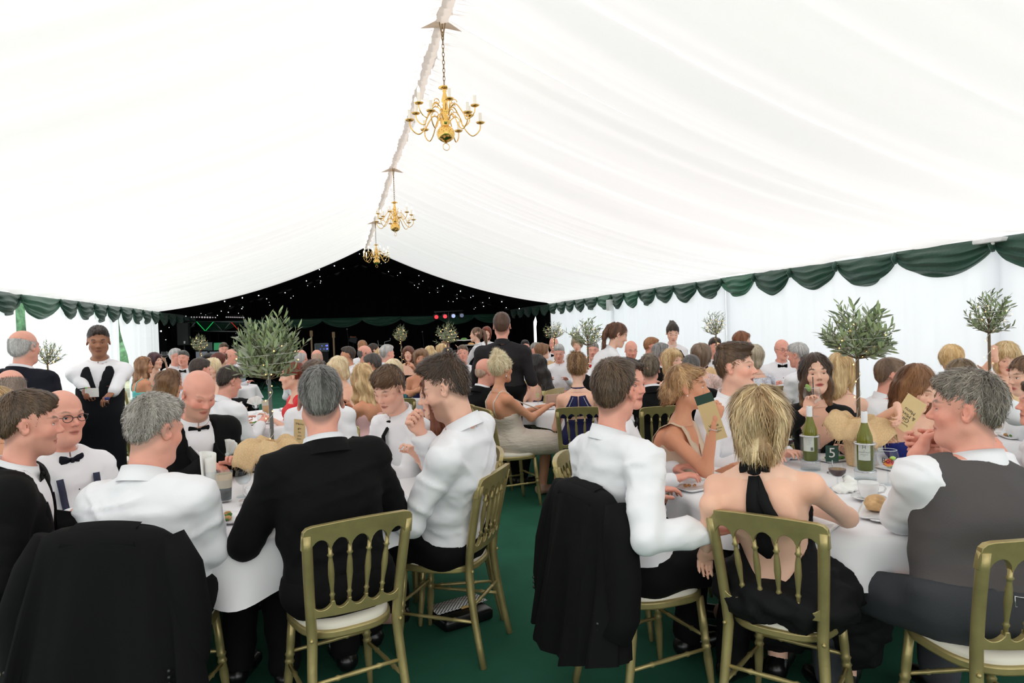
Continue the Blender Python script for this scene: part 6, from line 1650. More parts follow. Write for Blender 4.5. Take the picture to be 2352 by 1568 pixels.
person('bald man in glasses, white shirt and bow tie eating by the right wall', (1797, 802, 8.6), -168, hy=176, hp=8, tone='pink', bow=True, hair=('fringe_bald', *DGR), hkw=dict(t=.4), hopt=dict(zt=.03), extra=x_m50, lod=1)
person('silver-haired man in a white shirt beside the bald man in glasses', (1832, 815, 7.3), -30, hy=-42, hp=10, lean=.12, tone='pink', hair=('short', *LGR), hkw=dict(t=1.0), hopt=dict(sidegrey=(120, 118, 116), sg=.4), lod=0)
person('blonde woman in a black lace dress behind the gin drinker', (1934, 846, 5.4), 40, hy=60, fem=True, tone='fair', top='dress', topm='blackdress', bot=None, hair=('long', *BLD), hopt=dict(len=.22))
person('woman with short blonde hair seen from behind by the right wall', (2183, 822, 6.6), 10, fem=True, tone='fair', top='dress', topm='lace', bot=None, hair=('bob', (206, 166, 110), (236, 204, 152)), hopt=dict(len=.07))
person('woman with a smooth ash-brown bob seen from behind', (2208, 862, 5.3), 60, hy=30, fem=True, tone='fair', top='dress', topm='blackdress', bot=None, hair=('bob', (112, 92, 68), (146, 124, 96)), hopt=dict(len=.09), hkw=dict(wave=.1), lod=0)
person('blonde woman with red lipstick resting her hand against her hair at the right edge', (2312, 822, 5.7), -165, hy=-156, hp=18, fem=True, tone='fair', top='dress', topm='floral', bot=None, bare=True, hair=('bob', (190, 158, 110), (226, 200, 154)), hopt=dict(len=.12), lips=(206, 40, 52), lid=.6, R=(at(2286, 820, 5.45), 'hold', dict(pole=(1, .2, -.6), hdl=(.1, -.2, .9), pn=(-.6, -.6, 0))), L=((.3, .1, .8), 'relax'), lod=0, face=dict(dress=dict(top=.7)))
person('brown-haired woman in a blue and white floral blouse cut off by the right edge', (2356, 862, 4.5), -80, hy=-88, hp=10, fem=True, tone='fair', top='dress', topm='floral', bot=None, hair=('updo', (96, 70, 52), (130, 100, 76)), hopt=dict(bun=(0, -.06, .07)), face=dict(dress=dict(top=.96, sleeve=.6)), L=(at(2285, 868, 4.35), 'flat', dict(pole=(.2, -.6, -1), hdl=(.1, .7, .5), pn=(.1, -.4, .9))), R=((.3, .1, .82), 'relax'))
person('person in a white shirt at the right edge below the floral blouse', (2392, 925, 3.7), -70, tone='pink', hair=('short', *BRN), w=1.1, L=((.3, .12, .8), 'relax'))

# ---- left side
person('balding man with cropped grey hair seen from behind at the left edge', (24, 893, 4.45), -30, hy=-42, hp=6, tone='pink', top='shirt', topm='white', hair=('fringe_bald', (130, 112, 100), (160, 142, 130)), hkw=dict(t=.4), hopt=dict(zt=.06), face=dict(scalp=((150, 124, 110), .6, .08)))
person('blonde woman in turquoise cut off by the left edge', (-6, 938, 4.0), -8, fem=True, tone='tan', top='dress', topm='turq', bot=None, hair=('bob', *BLD), hopt=dict(len=.08))
person('woman with long brown-to-blonde hair and bare shoulders behind the bald man', (392, 880, 6.4), 20, hy=62, hp=16, fem=True, tone='tan', top='dress', topm='blackdress', bot=None, bare=True, hair=('long', (96, 66, 44), (134, 98, 66)), hopt=dict(len=.34, tip=(206, 168, 118)), hkw=dict(wave=.9), lod=0, face=dict(dress=dict(top=.66)))
person('dark-haired man whose head shows behind the bald man\'s head', (460, 852, 7.0), 60, hy=30, hp=10, tone='pink', hair=('short', *DBR), lod=1)
person('woman with a blonde bob looking towards the camera beyond the bald man', (487, 846, 8.6), 178, hp=4, fem=True, tone='fair', top='dress', topm='blackdress', bot=None, hair=('bob', *PLB), hopt=dict(len=.08))
K = person('dark-haired man in a white shirt bent over his plate, seen from behind', (528, 876, 6.0), 28, hy=40, hp=20, lean=.14, tone='pink', hair=('short', *DBR), hkw=dict(t=1.2, slen=.02, lift=.4), lod=0, w=1.08)
person('woman in a red dress with pinned red hair behind the olive tree', (668, 862, 6.6), -120, hy=-112, hp=8, fem=True, tone='fair', top='dress', topm='red', bot=None, bare=True, hair=('updo', *RED), hopt=dict(bun=(0, -.08, .05)), lips=(200, 60, 60), face=dict(dress=dict(top=.92, sleeve=.5, arm=.2)))
K = person('woman with wavy fair hair in a turquoise dress seated at the far left', (333, 838, 10.2), 40, hy=74, fem=True, tone='tan', top='dress', topm='turq', bot=None, bare=True, hair=('long', (124, 84, 58), (180, 136, 100)), hopt=dict(len=.36), hkw=dict(wave=1.0), lod=1, face=dict(dress=dict(top=.62, straps=(-1, 1))))
seatof(K, 'gold chair of the woman in turquoise at the far left')
person('woman with a dark purple bob raising a drink at the far left', (358, 828, 10.6), 150, hy=110, fem=True, tone='fair', top='dress', topm='blackdress', bot=None, hair=('bob', (66, 40, 48), (96, 64, 70)), hopt=dict(len=.08), L=(at(378, 826, 10.3), 'hold'), R=((.3, .1, .85), 'relax'), lod=1)
person('grey-haired man in glasses at the far left table', (404, 818, 11.4), 110, hy=100, tone='pink', hair=('short', *LGR), extra=glasses)
person('smiling man with short grey hair at the far left table', (421, 823, 11.2), 176, tone='pink', hair=('short', *DGR), bow=True)
person('dark-haired man before the disco console', (514, 802, 13.2), 150, hp=10, tone='pink', hair=('short', *BRN))
person('woman with a glossy red-brown bob before the disco console', (505, 828, 11.0), 60, fem=True, tone='fair', top='dress', topm='blackdress', bot=None, hair=('bob', (84, 38, 28), (120, 60, 44)), hopt=dict(len=.05))
person('black-haired woman low before the disco console', (478, 828, 12.0), 160, fem=True, tone='fair', top='dress', topm='blackdress', bot=None, hair=('bob', *BLK))
person('balding man reaching across with a glass before the disco console', (533, 818, 11.8), 92, hy=100, hp=10, tone='pink', hair=('fringe_bald', *BRN), hkw=dict(t=.5), R=(at(566, 820, 11.5), 'hold'))
person('pink-cheeked man with cropped white hair behind the front olive tree', (692, 822, 9.8), 10, tone='pink', hair=('fringe_bald', *LGR), hkw=dict(t=.5), hopt=dict(zt=.08))
person('bald man in a white shirt below the rack case', (728, 822, 10.4), -30, hy=-20, hp=14, tone='pink', hair=('fringe_bald', (180, 150, 130), (190, 160, 140)), hkw=dict(t=.3))
person('woman with a white-blonde bob in a black dress looking down', (775, 846, 7.6), -150, hy=-148, hp=18, fem=True, tone='fair', top='dress', topm='blackdress', bot=None, bare=True, hair=('bob', *PLB), hopt=dict(len=.11), lid=.8, lod=1, face=dict(dress=dict(top=.72)))
person('woman with long wavy blonde hair in a pale pink off-shoulder dress', (832, 868, 6.3), -64, hy=-52, hp=16, fem=True, tone='tan', top='dress', topm='pink', bot=None, bare=True, hair=('long', (178, 140, 94), (228, 198, 150)), hopt=dict(len=.36, w=1.1), hkw=dict(wave=1.0), lod=0, face=dict(dress=dict(top=.74)), L=((.32, .06, .9), 'hold'), R=((.3, .06, .9), 'hold'))
person('man with dark hair left of the spectacled man', (798, 816, 10.0), -120, hy=-100, tone='tan', hair=('short', *DBR))
person('dark-grey-haired man with a white collar in front of the spectacled man', (856, 838, 7.9), -40, hy=-66, hp=18, lean=.12, tone='tan', top='jacket', topm='black', hair=('short', (52, 48, 46), (84, 80, 78)), hkw=dict(lift=.5), lod=1)
person('woman with long straight pale blonde hair seen from behind, hand raised', (905, 850, 7.5), -10, hy=12, fem=True, tone='tan', top='dress', topm='tealdress', bot=None, hair=('long', (214, 190, 150), (240, 224, 190)), hopt=dict(len=.30, w=1.1), hkw=dict(wave=.1), lod=1, R=(at(950, 845, 7.3), 'hold', dict(pole=(1, -.2, -.8))), L=((.3, .1, .82), 'relax'), face=dict(dress=dict(top=.9)))
person('balding man in dark glasses behind the blonde guests', (840, 812, 10.3), 80, hy=86, hp=6, tone='pink', hair=('fringe_bald', *DGR), extra=glasses)
person('sandy-haired man in white below the music stand', (832, 798, 12.2), -10, hy=-30, tone='pink', hair=('short', *GIN))
person('dark-haired woman in profile beyond the spectacled man', (860, 804, 12.4), 70, fem=True, tone='fair', top='dress', topm='blackdress', bot=None, hair=('updo', *DBR))
person('man with thick grey hair in a white shirt right of the spectacled man', (890, 812, 9.9), 30, hy=52, hp=4, tone='pink', hair=('short', *LGR), hopt=dict(sidegrey=(120, 118, 116), sg=.5))
person('fair-haired woman partly hidden behind the grey-haired man', (872, 818, 11.6), 160, fem=True, tone='fair', top='dress', topm='blackdress', bot=None, hair=('long', *BLD), hopt=dict(len=.2))
person('woman with a brown bob facing the camera with an open necklace', (967, 824, 8.7), 172, fem=True, tone='tan', top='dress', topm='navydress', bot=None, bare=True, hair=('bob', (100, 70, 50), (150, 112, 82)), hopt=dict(len=.10), lod=1, lips=(186, 96, 92), face=dict(dress=dict(top=.66)))
person('woman with a chestnut bob behind the pointed olive tree', (938, 812, 11.8), 178, fem=True, tone='fair', top='dress', topm='blackdress', bot=None, hair=('bob', (92, 54, 38), (120, 76, 54)))
person('woman with long curly blonde hair seen from behind, far centre', (989, 812, 11.4), 5, fem=True, tone='fair', top='dress', topm='blackdress', bot=None, hair=('long', (196, 164, 112), (232, 208, 160)), hopt=dict(len=.3, w=1.1), hkw=dict(wave=1.2))
person('fair-haired woman in profile below the round olive tree', (1013, 806, 11.8), -60, hy=-66, fem=True, tone='fair', top='dress', topm='blackdress', bot=None, hair=('bob', *BLD), hopt=dict(len=.05))
person('black-haired guest in front of the drinking man', (1029, 818, 10.2), 10, tone='tan', hair=('short', *BLK))
person('man in white shirt and bow tie drinking from a glass', (1063, 812, 10.2), 178, hp=-2, tone='pink', bow=True, hair=('short', (92, 74, 60), (126, 106, 90)), R=(at(1050, 818, 9.95), 'hold'), L=((.3, .12, .82), 'relax'), lod=1)
person('sandy-haired guest hidden behind the round olive tree', (1022, 798, 13.0), 178, tone='pink', hair=('short', *GIN))
person('bearded dark-haired man in a dark jacket far right of the black-shirted man', (1206, 797, 12.4), 176, tone='pink', top='tux', topm='black', bow=True, hair=('short', *BLK), face=dict(stubble=((50, 36, 30), .8)))
person('grey-haired guest behind the long black hair', (1232, 804, 11.4), 140, tone='pink', hair=('short', *GRY))
person('woman with short brown hair in profile behind the long black hair', (1247, 806, 11.0), 60, hy=70, fem=True, tone='fair', top='dress', topm='lace', bot=None, hair=('bob', (120, 84, 56), (150, 112, 80)), hopt=dict(len=.05))
person('white-shirted man with grey hair leaning over the far right table', (1284, 810, 10.4), -170, hp=18, lean=.14, tone='pink', hair=('short', *LGR), lod=1)
person('man in white shirt and bow tie behind the leaning grey-haired man', (1272, 790, 12.6), -176, tone='pink', bow=True, hair=('fringe_bald', *GRY))
person('woman with grey-fair hair looking down under the middle olive tree', (1326, 790, 11.6), -165, hp=16, fem=True, tone='fair', top='dress', topm='lace', bot=None, hair=('bob', (136, 116, 90), (170, 150, 122)), hopt=dict(len=.05))
person('man in white with a red bow tie behind the middle olive tree', (1362, 806, 9.6), -170, tone='pink', bow='red', hair=('short', *GRY))
person('bald man with a pink head beyond the bending waitress', (1450, 804, 9.2), 176, hp=14, tone='pink', hair=None, lid=.8, face=dict(flush=.8), top='tux', topm='black', bow=True)
person('ginger-haired man beside the apron waitress', (1497, 796, 9.6), 60, hy=100, hp=10, tone='pink', hair=('short', *GIN), top='jacket', topm='black')

# ---- a chair under every nearer guest who has none yet
taken = [o.location.xy.copy() for o in COL.objects if o.parent is None and o.name.startswith('banquet_chair')]; said = set()
for K in PEOPLE:
    if K.stand or K.z > 8.0: continue
    q = Vector((K.P[0], K.P[1]))
    if any((q-t).length < .30 for t in taken): continue
    lb = K.label
    for cutw in (',', ' seen ', ' looking ', ' leaning ', ' turned ', ' almost ', ' partly ', ' mostly ', ' whose ', ' eating '): lb = lb.split(cutw)[0]
    for a_, b_ in (('in white shirt and sparkly bow tie', ''), ('resting her hand against her hair at the right edge', 'at the right edge'), ('cut off by the right edge', ''), ('at the right edge below the floral blouse', 'below the floral blouse'), ('behind the olive tree', 'by the olive tree'), ('man in a white shirt', 'man in a white shirt leaning behind the wide olive tree') if 'wide olive' in K.label else ('', '')):
        if a_: lb = lb.replace(a_, b_).strip()
    if 'head shows behind' in K.label: lb = "dark-haired man behind the bald man's head"
    lb = ' '.join(('gold chair of the '+lb).replace('with pinned red hair ', '').split()[:16])
    chair(q, K.bf, lb); taken.append(q)
# ------------------------------------------------------------------ jackets hung over chairs
def draped_jacket(pos, d, label, m, wtop=.215, wbot=.33, bottom=.34, seed=0, sleeves=True):
    t = thing('draped_jacket', label, 'jacket', (pos[0], pos[1], 0), yaw_of(d)); P = []; n = 72
    lv = [(.938, .13, .004), (.936, .175, .018), (.925, .205, .036), (.900, wtop+.012, .052)]
    for i in range(1, 13):
        v = i/12; lv.append((.900-(.900-bottom)*v, wtop+.012+(wbot-wtop)*v**.9, .052+.055*v))
    for (h, w, dd) in lv:
        row = []; g = max(0, (.90-h)/(.9-bottom))
        for k in range(n+1):
            a = 2*math.pi*k/n; x = w*math.copysign(abs(math.cos(a))**.75, math.cos(a)); y = dd*math.copysign(abs(math.sin(a))**.8, math.sin(a))
            f = g*(.020*math.sin(9*a+seed+2*g)+.012*math.sin(17*a+seed*2))
            hz = h-g*.05*math.sin(2.3*x/w+seed)+(.015*math.cos(x/w*1.5)-.015 if g == 0 else 0)
            row.append(Vector((x*(1+f), -.275-.012-dd*.35+y+f*1.2-.10*g*.35, hz)))
        P.append(row)
    mb = MB().grid(P); mb.add(P[0][:n], [list(range(n))]); mb.build('jacket_body', CLOTH[m], t)
    rows = []                                                   # collar folded over the rail
    for i in range(21):
        x = -.12+.24*i/20; rows.append([Vector((x, -.275-.01, .945-.5*x*x)), Vector((x, -.275-.05, .935-.5*x*x)), Vector((x*1.1, -.275-.085, .885-.4*x*x)), Vector((x*1.2, -.275-.080, .872-.5*x*x))])
    MB().grid(rows).build('jacket_collar', CLOTH[m], t)
    if sleeves:
        for s in (-1, 1):
            pts = [(s*(wtop-.01), -.29, .89), (s*(wtop+.035), -.30, .78), (s*(wtop+.06+.03*(s < 0)), -.31, .62), (s*(wtop+.055), -.33+.02*s, .48), (s*(wtop+.05), -.35, .40)]
            MB().tube(pts, [.045, .066, .070, .064, .060], 14).build('sleeve', CLOTH[m], t)
            for k in range(3): MB().sphere((s*(wtop+.05)-.02, -.41, .42+k*.022), .007, 8, 5).build('cuff_button', mat('jacket button', (34, 34, 36), .3), t)
    rows = []
    for i in range(10):                                          # vent seam down the back
        h = .86-i*.055; rows.append([Vector((-.004, -.335-.10*.35*(i/9)-.055*(i/9)-.004, h)), Vector((.004, -.335-.10*.35*(i/9)-.055*(i/9)-.004, h))])
    return t
draped_jacket(K_F3.P, K_F3.bf, 'black jacket draped over the chair of the grey-haired man at the left', 'black', .235, .36, .30, 1.0)
draped_jacket(W(.56, 2.95), ydir(66), 'black suit jacket with hanging sleeves over the aisle chair of the right table', 'black', .225, .30, .27, 2.0)
draped_jacket(K_F6.P, K_F6.bf, 'dark jacket over the chair of the young man in the tie', 'navy', .22, .27, .4, 3.0)
# ------------------------------------------------------------------ tableware
TZ = .7525
GL = 'tableware on the round tables'
def tp(px, py): p = at_h(px, py, TZ); return Vector((p.x, p.y, TZ))
m_stout = mat('dark stout', (18, 10, 8), .2); m_foam = mat('beer foam film', (226, 206, 176), .6); m_beer = mat('amber beer', (206, 140, 34), .15, emit=((180, 110, 20), .06)); m_wine = mat('red wine', (58, 8, 18), .08, coat=.5); m_white_w = mat('pale wine', (226, 214, 150), .1)
m_food1 = mat('pastry food', (196, 150, 96), .8, var=(60, .4)); m_salad = mat('salad leaves', (74, 128, 48), .6, var=(50, .4)); m_tom = mat('tomato', (206, 84, 46), .4); m_bread = mat('bread crust', (218, 178, 128), .8, var=(24, .22), bump=(40, .3)); m_butter = mat('butter', (240, 222, 150), .6)
m_printg = mat('dark green card', (22, 58, 46), .6); m_kraft = mat('kraft card', (206, 180, 132), .9); m_gold2 = mat('gilt print', (190, 158, 96), .5)
def lathe_part(t, name, prof, m, n=24, c=(0, 0, 0)): return MB().lathe(prof, n, c).build(name, m, t)
def wine_glass(p, label, h=.15, r=.036, fill=None, level=.5, near=True, group=None):
    t = thing('wine_glass', label, 'glass', p, 0, group or GL); n = 24 if near else 12; b = h*.45
    prof = [(.004, b), (r*.55, b+.006), (r*.9, b+.022), (r, b+.040), (r*.96, h*.86), (r*.86, h)]
    lathe_part(t, 'bowl', prof, m_glass, n); lathe_part(t, 'stem', [(.004, .006), (.0036, b)], m_glass, 8); lathe_part(t, 'foot', [(0, .001), (r*.92, .001), (r*.9, .003), (.006, .008), (0, .009)], m_glass, n)
    lathe_part(t, 'rim', [(r*.86, h-.001), (r*.87, h+.001), (r*.85, h)], m_china if False else m_glass, n)
    if fill:
        zl = b+.004+(h-b)*level; lathe_part(t, 'drink', [(0, b+.004), (r*.5, b+.008), (r*.86, b+.024), (r*.95, min(zl, b+.042)), (r*.94, zl), (0, zl)], fill, n)
    return t
def pint(p, label, fill, level, foam=True, h=.155, r=.042):
    t = thing('pint_glass', label, 'glass', p, 0, GL)
    lathe_part(t, 'glass', [(0, .004), (r*.74, .002), (r*.78, .012), (r, h), (r*.97, h), (r*.74, .012), (0, .010)], m_glass)
    rl = r*(.76+.22*level); lathe_part(t, 'drink', [(0, .011), (r*.73, .012), (rl-.002, h*level), (0, h*level)], fill)
    if foam: lathe_part(t, 'foam', [(rl-.002, h*level), (rl-.001, h*level+.003), (r*.955, h*.93)], m_foam); lathe_part(t, 'foam_top', [(0, h*level+.004), (rl-.003, h*level+.003)], m_foam)
    return t
def plate_sq(p, label, rz=0, w=.125, d=.075, food=None, roll=None):
    t = thing('plate', label, 'plate', p, rz, GL)
    rows = []
    for (sc, z) in ((.0, .006), (.80, .006), (.86, .007), (1.0, .018), (1.0, .021), (.84, .011), (.0, .010)):
        row = []
        for k in range(29):
            a = 2*math.pi*k/28; c_, s_ = math.cos(a), math.sin(a); e = .28; row.append((w*sc*abs(c_)**e*math.copysign(1, c_), d*sc*abs(s_)**e*math.copysign(1, s_), z-.005))
        rows.append(row)
    MB().grid(rows).build('dish', m_china, t)
    r = random.Random(sum(map(ord, label)))
    if food:
        for k, (m, nn, rr) in enumerate(food):
            mb = MB()
            for i in range(nn): mb.sphere((r.uniform(-w*.5, w*.5), r.uniform(-d*.45, d*.45), .010+r.uniform(0, rr*.6)), rr*r.uniform(.6, 1.1), 7, 5, (1, 1.2, .7))
            o = mb.build('food', m, t); o['kind'] = 'stuff'
    return t
def bread_roll(p, label, rz=0, s=1.0):
    t = thing('bread_roll', label, 'bread roll', p, rz, GL); f = Fld(); f.ell((0, 0, .022*s), (.042*s, .034*s, .024*s), None, .02); f.ell((.01*s, .006*s, .034*s), (.030*s, .026*s, .018*s), None, .02); f.cut(lambda X, Y, Z: .001-Z+0*X+0*Y)
    V, Q = f.mesh(.004); V = wrinkle(V, vnormals(V, Q), .003, 3, 5); add_obj('crust', mk_mesh('crust', V, Q, m_bread), t); return t
def cup(p, label, rz=0, saucer=True, s=1.0):
    t = thing('coffee_cup', label, 'cup', p, rz, GL); z0 = .012 if saucer else 0
    if saucer: lathe_part(t, 'saucer', [(0, .004), (.03, .004), (.045, .006), (.072, .014), (.074, .017), (.045, .010), (0, .008)], m_china, 32)
    lathe_part(t, 'cup_bowl', [(0, z0+.003), (.026*s, z0), (.029*s, z0+.006), (.038*s, z0+.040), (.0415*s, z0+.070), (.0395*s, z0+.070), (.036*s, z0+.040), (.02*s, z0+.010), (0, z0+.009)], m_china, 32)
    MB().tube([(.037*s, 0, z0+.060), (.056*s, 0, z0+.060), (.064*s, 0, z0+.045), (.056*s, 0, z0+.028), (.034*s, 0, z0+.022)], .0042, 8).build('handle', m_china, t)
    return t
def cutlery(p, rz, kind, label, L=.20):
    t = thing(kind, label, kind, p+Vector((0, 0, .003)), rz, GL)
    if kind == 'knife':
        MB().grid([[(-.0, 0, .0), (.011, 0, .001), (.011, 0, .005), (0, 0, .006)], [(-.001, L*.42, 0), (.009, L*.42, .001), (.009, L*.42, .004), (-.001, L*.42, .005)]]).build('handle', m_steel, t)
        MB().grid([[(0, L*.42, .002), (.010, L*.42, .003)], [(-.003, L*.55, .002), (.015, L*.55, .002)], [(-.003, L*.9, .002), (.014, L*.9, .002)], [(0, L, .002), (.004, L, .002)]]).build('blade', m_steel, t)
    else:
        MB().grid([[(-.004, 0, .001), (0, 0, .004), (.004, 0, .001)], [(-.006, L*.15, .001), (0, L*.15, .005), (.006, L*.15, .001)], [(-.003, L*.62, .008), (0, L*.62, .010), (.003, L*.62, .008)]]).build('handle', m_steel, t)
        if kind == 'spoon': MB().sphere((0, L*.82, .006), .02, 12, 8, (.9, 1.5, .25)).build('spoon_bowl', m_steel, t)
        else:
            mb = MB().grid([[(-.005, L*.6, .009), (.005, L*.6, .009)], [(-.012, L*.72, .004), (.012, L*.72, .004)], [(-.012, L*.8, .003), (.012, L*.8, .003)]])
            for q in range(4): mb.tube([(-.010+q*.0067, L*.8, .003), (-.010+q*.0067, L, .010)], .0016, 5)
            mb.build('tines', m_steel, t)
    return t
def napkin_fan(p, label, h0=.08, R=.085, rz=0, glass=True, spread=1.25):
    """napkin pleated into a fan, standing in a glass"""
    t = thing('napkin_fan', label, 'napkin', p, rz, GL); n = 22; rows = []
    for i in range(n+1):
        a = -spread+2*spread*i/n; zz = .0035*(1 if i % 2 else -1); row = []
        for j in range(7):
            v = j/6; rr = .012+(R-.012)*v*(1+.05*math.sin(a*5)); row.append(Vector((rr*math.sin(a), zz*(.6+v)+.006*math.sin(i*.9), h0+rr*math.cos(a)*1.05-.012)))
        rows.append(row)
    o = MB().grid(rows).build('pleats', m_napkin, t); md = o.modifiers.new('t', 'SOLIDIFY'); md.thickness = .0022
    MB().tube([(0, .0, h0+.02), (0, .006, h0-.02), (0, 0, h0-.035)], [.016, .014, .010], 10).build('tucked_end', m_napkin, t)
    return t
def napkin_twist(p, label, h=.17, rz=0, h0=.07):
    t = thing('folded_napkin', label, 'napkin', p, rz, GL); rows = []
    for i in range(40):
        a = i/39*math.pi*3.2; rr = .010+.030*i/39; row = []
        for j in range(6): v = j/5; row.append(Vector((rr*math.cos(a)*(1+.25*v), rr*math.sin(a)*(.7+.2*v), h0-.04+(h-h0+.04)*v-.02*v*math.sin(a*.5))))
        rows.append(row)
    o = MB().grid(rows).build('folded_cloth', m_napkin, t); md = o.modifiers.new('t', 'SOLIDIFY'); md.thickness = .002; return t
def lettering(par, txt, size, m, M, bend=None):
    me = text_mesh(txt, size, m); V = [v.co.copy() for v in me.vertices]
    for v, c in zip(me.vertices, V): v.co = (bend(c) if bend else M @ c)
    return add_obj('lettering', me, par)
def wine_bottle(p, label, back=False, cooler=True):
    t = thing('wine_bottle', label, 'bottle', p+Vector((0, 0, .052 if cooler else 0)), 0)
    lathe_part(t, 'bottle_glass', [(0, .006), (.034, .0), (.038, .008), (.038, .155), (.036, .175), (.026, .205), (.017, .235), (.0145, .25), (.0145, .30), (0, .302)], mat('green bottle', (104, 106, 28), .10, spec=.5), 28)
    0 and lathe_part(t, 'bottle_core', [(0, .008), (.0355, .012), (.0355, .150), (.033, .172), (.023, .205), (.014, .236), (0, .24)], mat('olive wine tint', (122, 122, 40), .2) if True else m_white_w, 24)
    lathe_part(t, 'screw_cap', [(.0152, .232+.008), (.0156, .242), (.0156, .298), (.0148, .301), (0, .301)], mat('white cap', (226, 228, 230), .4), 24)
    for k in range(3): lathe_part(t, 'cap_ring', [(.0158, .262+k*.012), (.0162, .263+k*.012), (.0158, .264+k*.012)], mat('white cap', (226, 228, 230), .4), 20)
    g = (CAMP-p); a0 = math.atan2(g.y, g.x)-(.25 if back else .10); rows = []
    for i in range(15):
        a = a0-.80+1.6*i/14; rows.append([Vector((.0386*math.cos(a), .0386*math.sin(a), .055)), Vector((.0386*math.cos(a), .0386*math.sin(a), .142))])
    lb = MB().grid(rows).build('label', mat('cream paper label', (236, 232, 220), .7), t); mk = mat('label ink', (96, 92, 88), .8)
    def bend(hh, sc=1.0): return lambda c: Vector((.0392*math.cos(a0+c.x/.039), .0392*math.sin(a0+c.x/.039), hh+c.y))
    if back:
        lettering(lb, 'SANTA REY', .0085, mk, None, bend(.134))
        for k in range(7): lettering(lb, 'wine of the region and fresh fruit'[:26-k*2], .0036, mk, None, bend(.124-k*.0055))
        for k in range(12):
            a = a0+.32+k*.028; w = .0004+.0005*(k % 3); MB().add([(.0393*math.cos(a-w*12), .0393*math.sin(a-w*12), .060), (.0393*math.cos(a+w*12), .0393*math.sin(a+w*12), .060), (.0393*math.cos(a+w*12), .0393*math.sin(a+w*12), .078), (.0393*math.cos(a-w*12), .0393*math.sin(a-w*12), .078)], [(0, 1, 2, 3)]).build('barcode_bar', mk, lb, smooth=False)
    else:
        lettering(lb, 'H', .026, mk, None, bend(.122)); lettering(lb, 'DE', .006, mk, None, bend(.105)); lettering(lb, "L'HOSPITALET", .0098, mk, None, bend(.096)); lettering(lb, 'GRAND BLANC', .0055, mk, None, bend(.085)); lettering(lb, '2017', .0045, mk, None, bend(.078))
    if cooler:
        c = thing('wine_cooler', label.replace('bottle', 'bottle cooler').replace('green ', 'clear ')[:90], 'wine cooler', p)
        lathe_part(c, 'outer_wall', [(.052, .0), (.053, .19)], m_acryl, 32); lathe_part(c, 'inner_wall', [(0, .048), (.044, .048), (.046, .188)], m_acryl, 32); lathe_part(c, 'base', [(0, .002), (.052, .002), (.052, .006), (0, .006)], m_acryl, 32)
        lathe_part(c, 'chrome_rim', [(.045, .188), (.054, .186), (.055, .191), (.050, .195), (.045, .191)], m_steel, 32); lathe_part(c, 'chrome_band', [(.0525, .044), (.0535, .046), (.0525, .050)], m_steel, 32)
    return t
def gin_balloon(p, label, fruit=(), straw=False, word=True, tilt=None, cuc=False):
    t = thing('gin_balloon', label, 'glass', p, 0, None); r = .052; b = .075
    prof = [(.004, b), (.025, b+.006), (.044, b+.024), (r, b+.050), (.051, b+.068), (.043, b+.098)]
    lathe_part(t, 'bowl', prof, m_glass, 28); lathe_part(t, 'stem', [(.0045, .006), (.004, b)], m_glass, 8); lathe_part(t, 'foot', [(0, .001), (.038, .001), (.037, .003), (.006, .009), (0, .010)], m_glass, 24); lathe_part(t, 'rim', [(.0425, b+.0975), (.0437, b+.0985), (.0425, b+.0995)], mat('bright rim', (235, 240, 242), .1), 28)
    rr = random.Random(len(label))
    for k, (m, n, s_) in enumerate(fruit):
        for i in range(n): MB().sphere((rr.uniform(-.024, .024), rr.uniform(-.024, .024), b+.018+.022*rr.random()+.008*k), s_, 10, 7, (1.2, .8, .7)).build('fruit_slice', m, t)
    if straw: MB().tube([(.01, .0, b+.01), (.03, .03, b+.16)], .0028, 6).build('straw', mat('black straw', (34, 34, 36), .4), t)
    if cuc: MB().lathe([(0, -.002), (.022, -.002), (.024, 0), (.022, .002), (0, .002)], 16, (-.035, -.01, b+.10), Matrix.Rotation(1.3, 3, 'Y')).build('cucumber_slice', mat('cucumber', (150, 190, 100), .4), t)
    if word:
        g = CAMP-p; a0 = math.atan2(g.y, g.x)
        lettering(t, 'Bo\u00eb', .034, mat('black glass print', (14, 14, 14), .5), None, lambda c: Vector(((r+.001)*math.cos(a0+c.x/r), (r+.001)*math.sin(a0+c.x/r), b+.052+c.y)))
    return t
def menu_card(c, right, up, label, txt, w=.052, h=.105, flip=False, head=False):
    right = Vector(right).normalized(); up = Vector(up).normalized(); nrm = right.cross(up).normalized(); up = nrm.cross(right)
    t = thing('menu_card', label, 'menu', c); M = Matrix((right, up, nrm)).transposed()
    tf = lambda v: M @ Vector(v)
    def quad(a, b, c_, d, z): return [tf((a, c_, z)), tf((b, c_, z)), tf((b, d, z)), tf((a, d, z))]
    MB().prism([(-w, -h), (w, -h), (w, h), (-w, h)], -.001, .001, lambda v: M @ v).build('card', m_kraft, t, smooth=False)
    if head: MB().prism([(-w, h*.62), (w, h*.62), (w, h*1.001), (-w, h*1.001)], -.0013, .0013, lambda v: M @ v).build('green_header', m_printg, t, smooth=False)
    R = Matrix.Rotation(math.pi, 3, 'Z') if flip else Matrix.Identity(3)
    for (s, size, y) in txt:
        lettering(t, s, size, m_ink if not head else m_printg, None, lambda q, y=y: M @ (R @ Vector((q.x, q.y+y, .0022))))
    return t
def rosette(t, M, R, y):
    pass
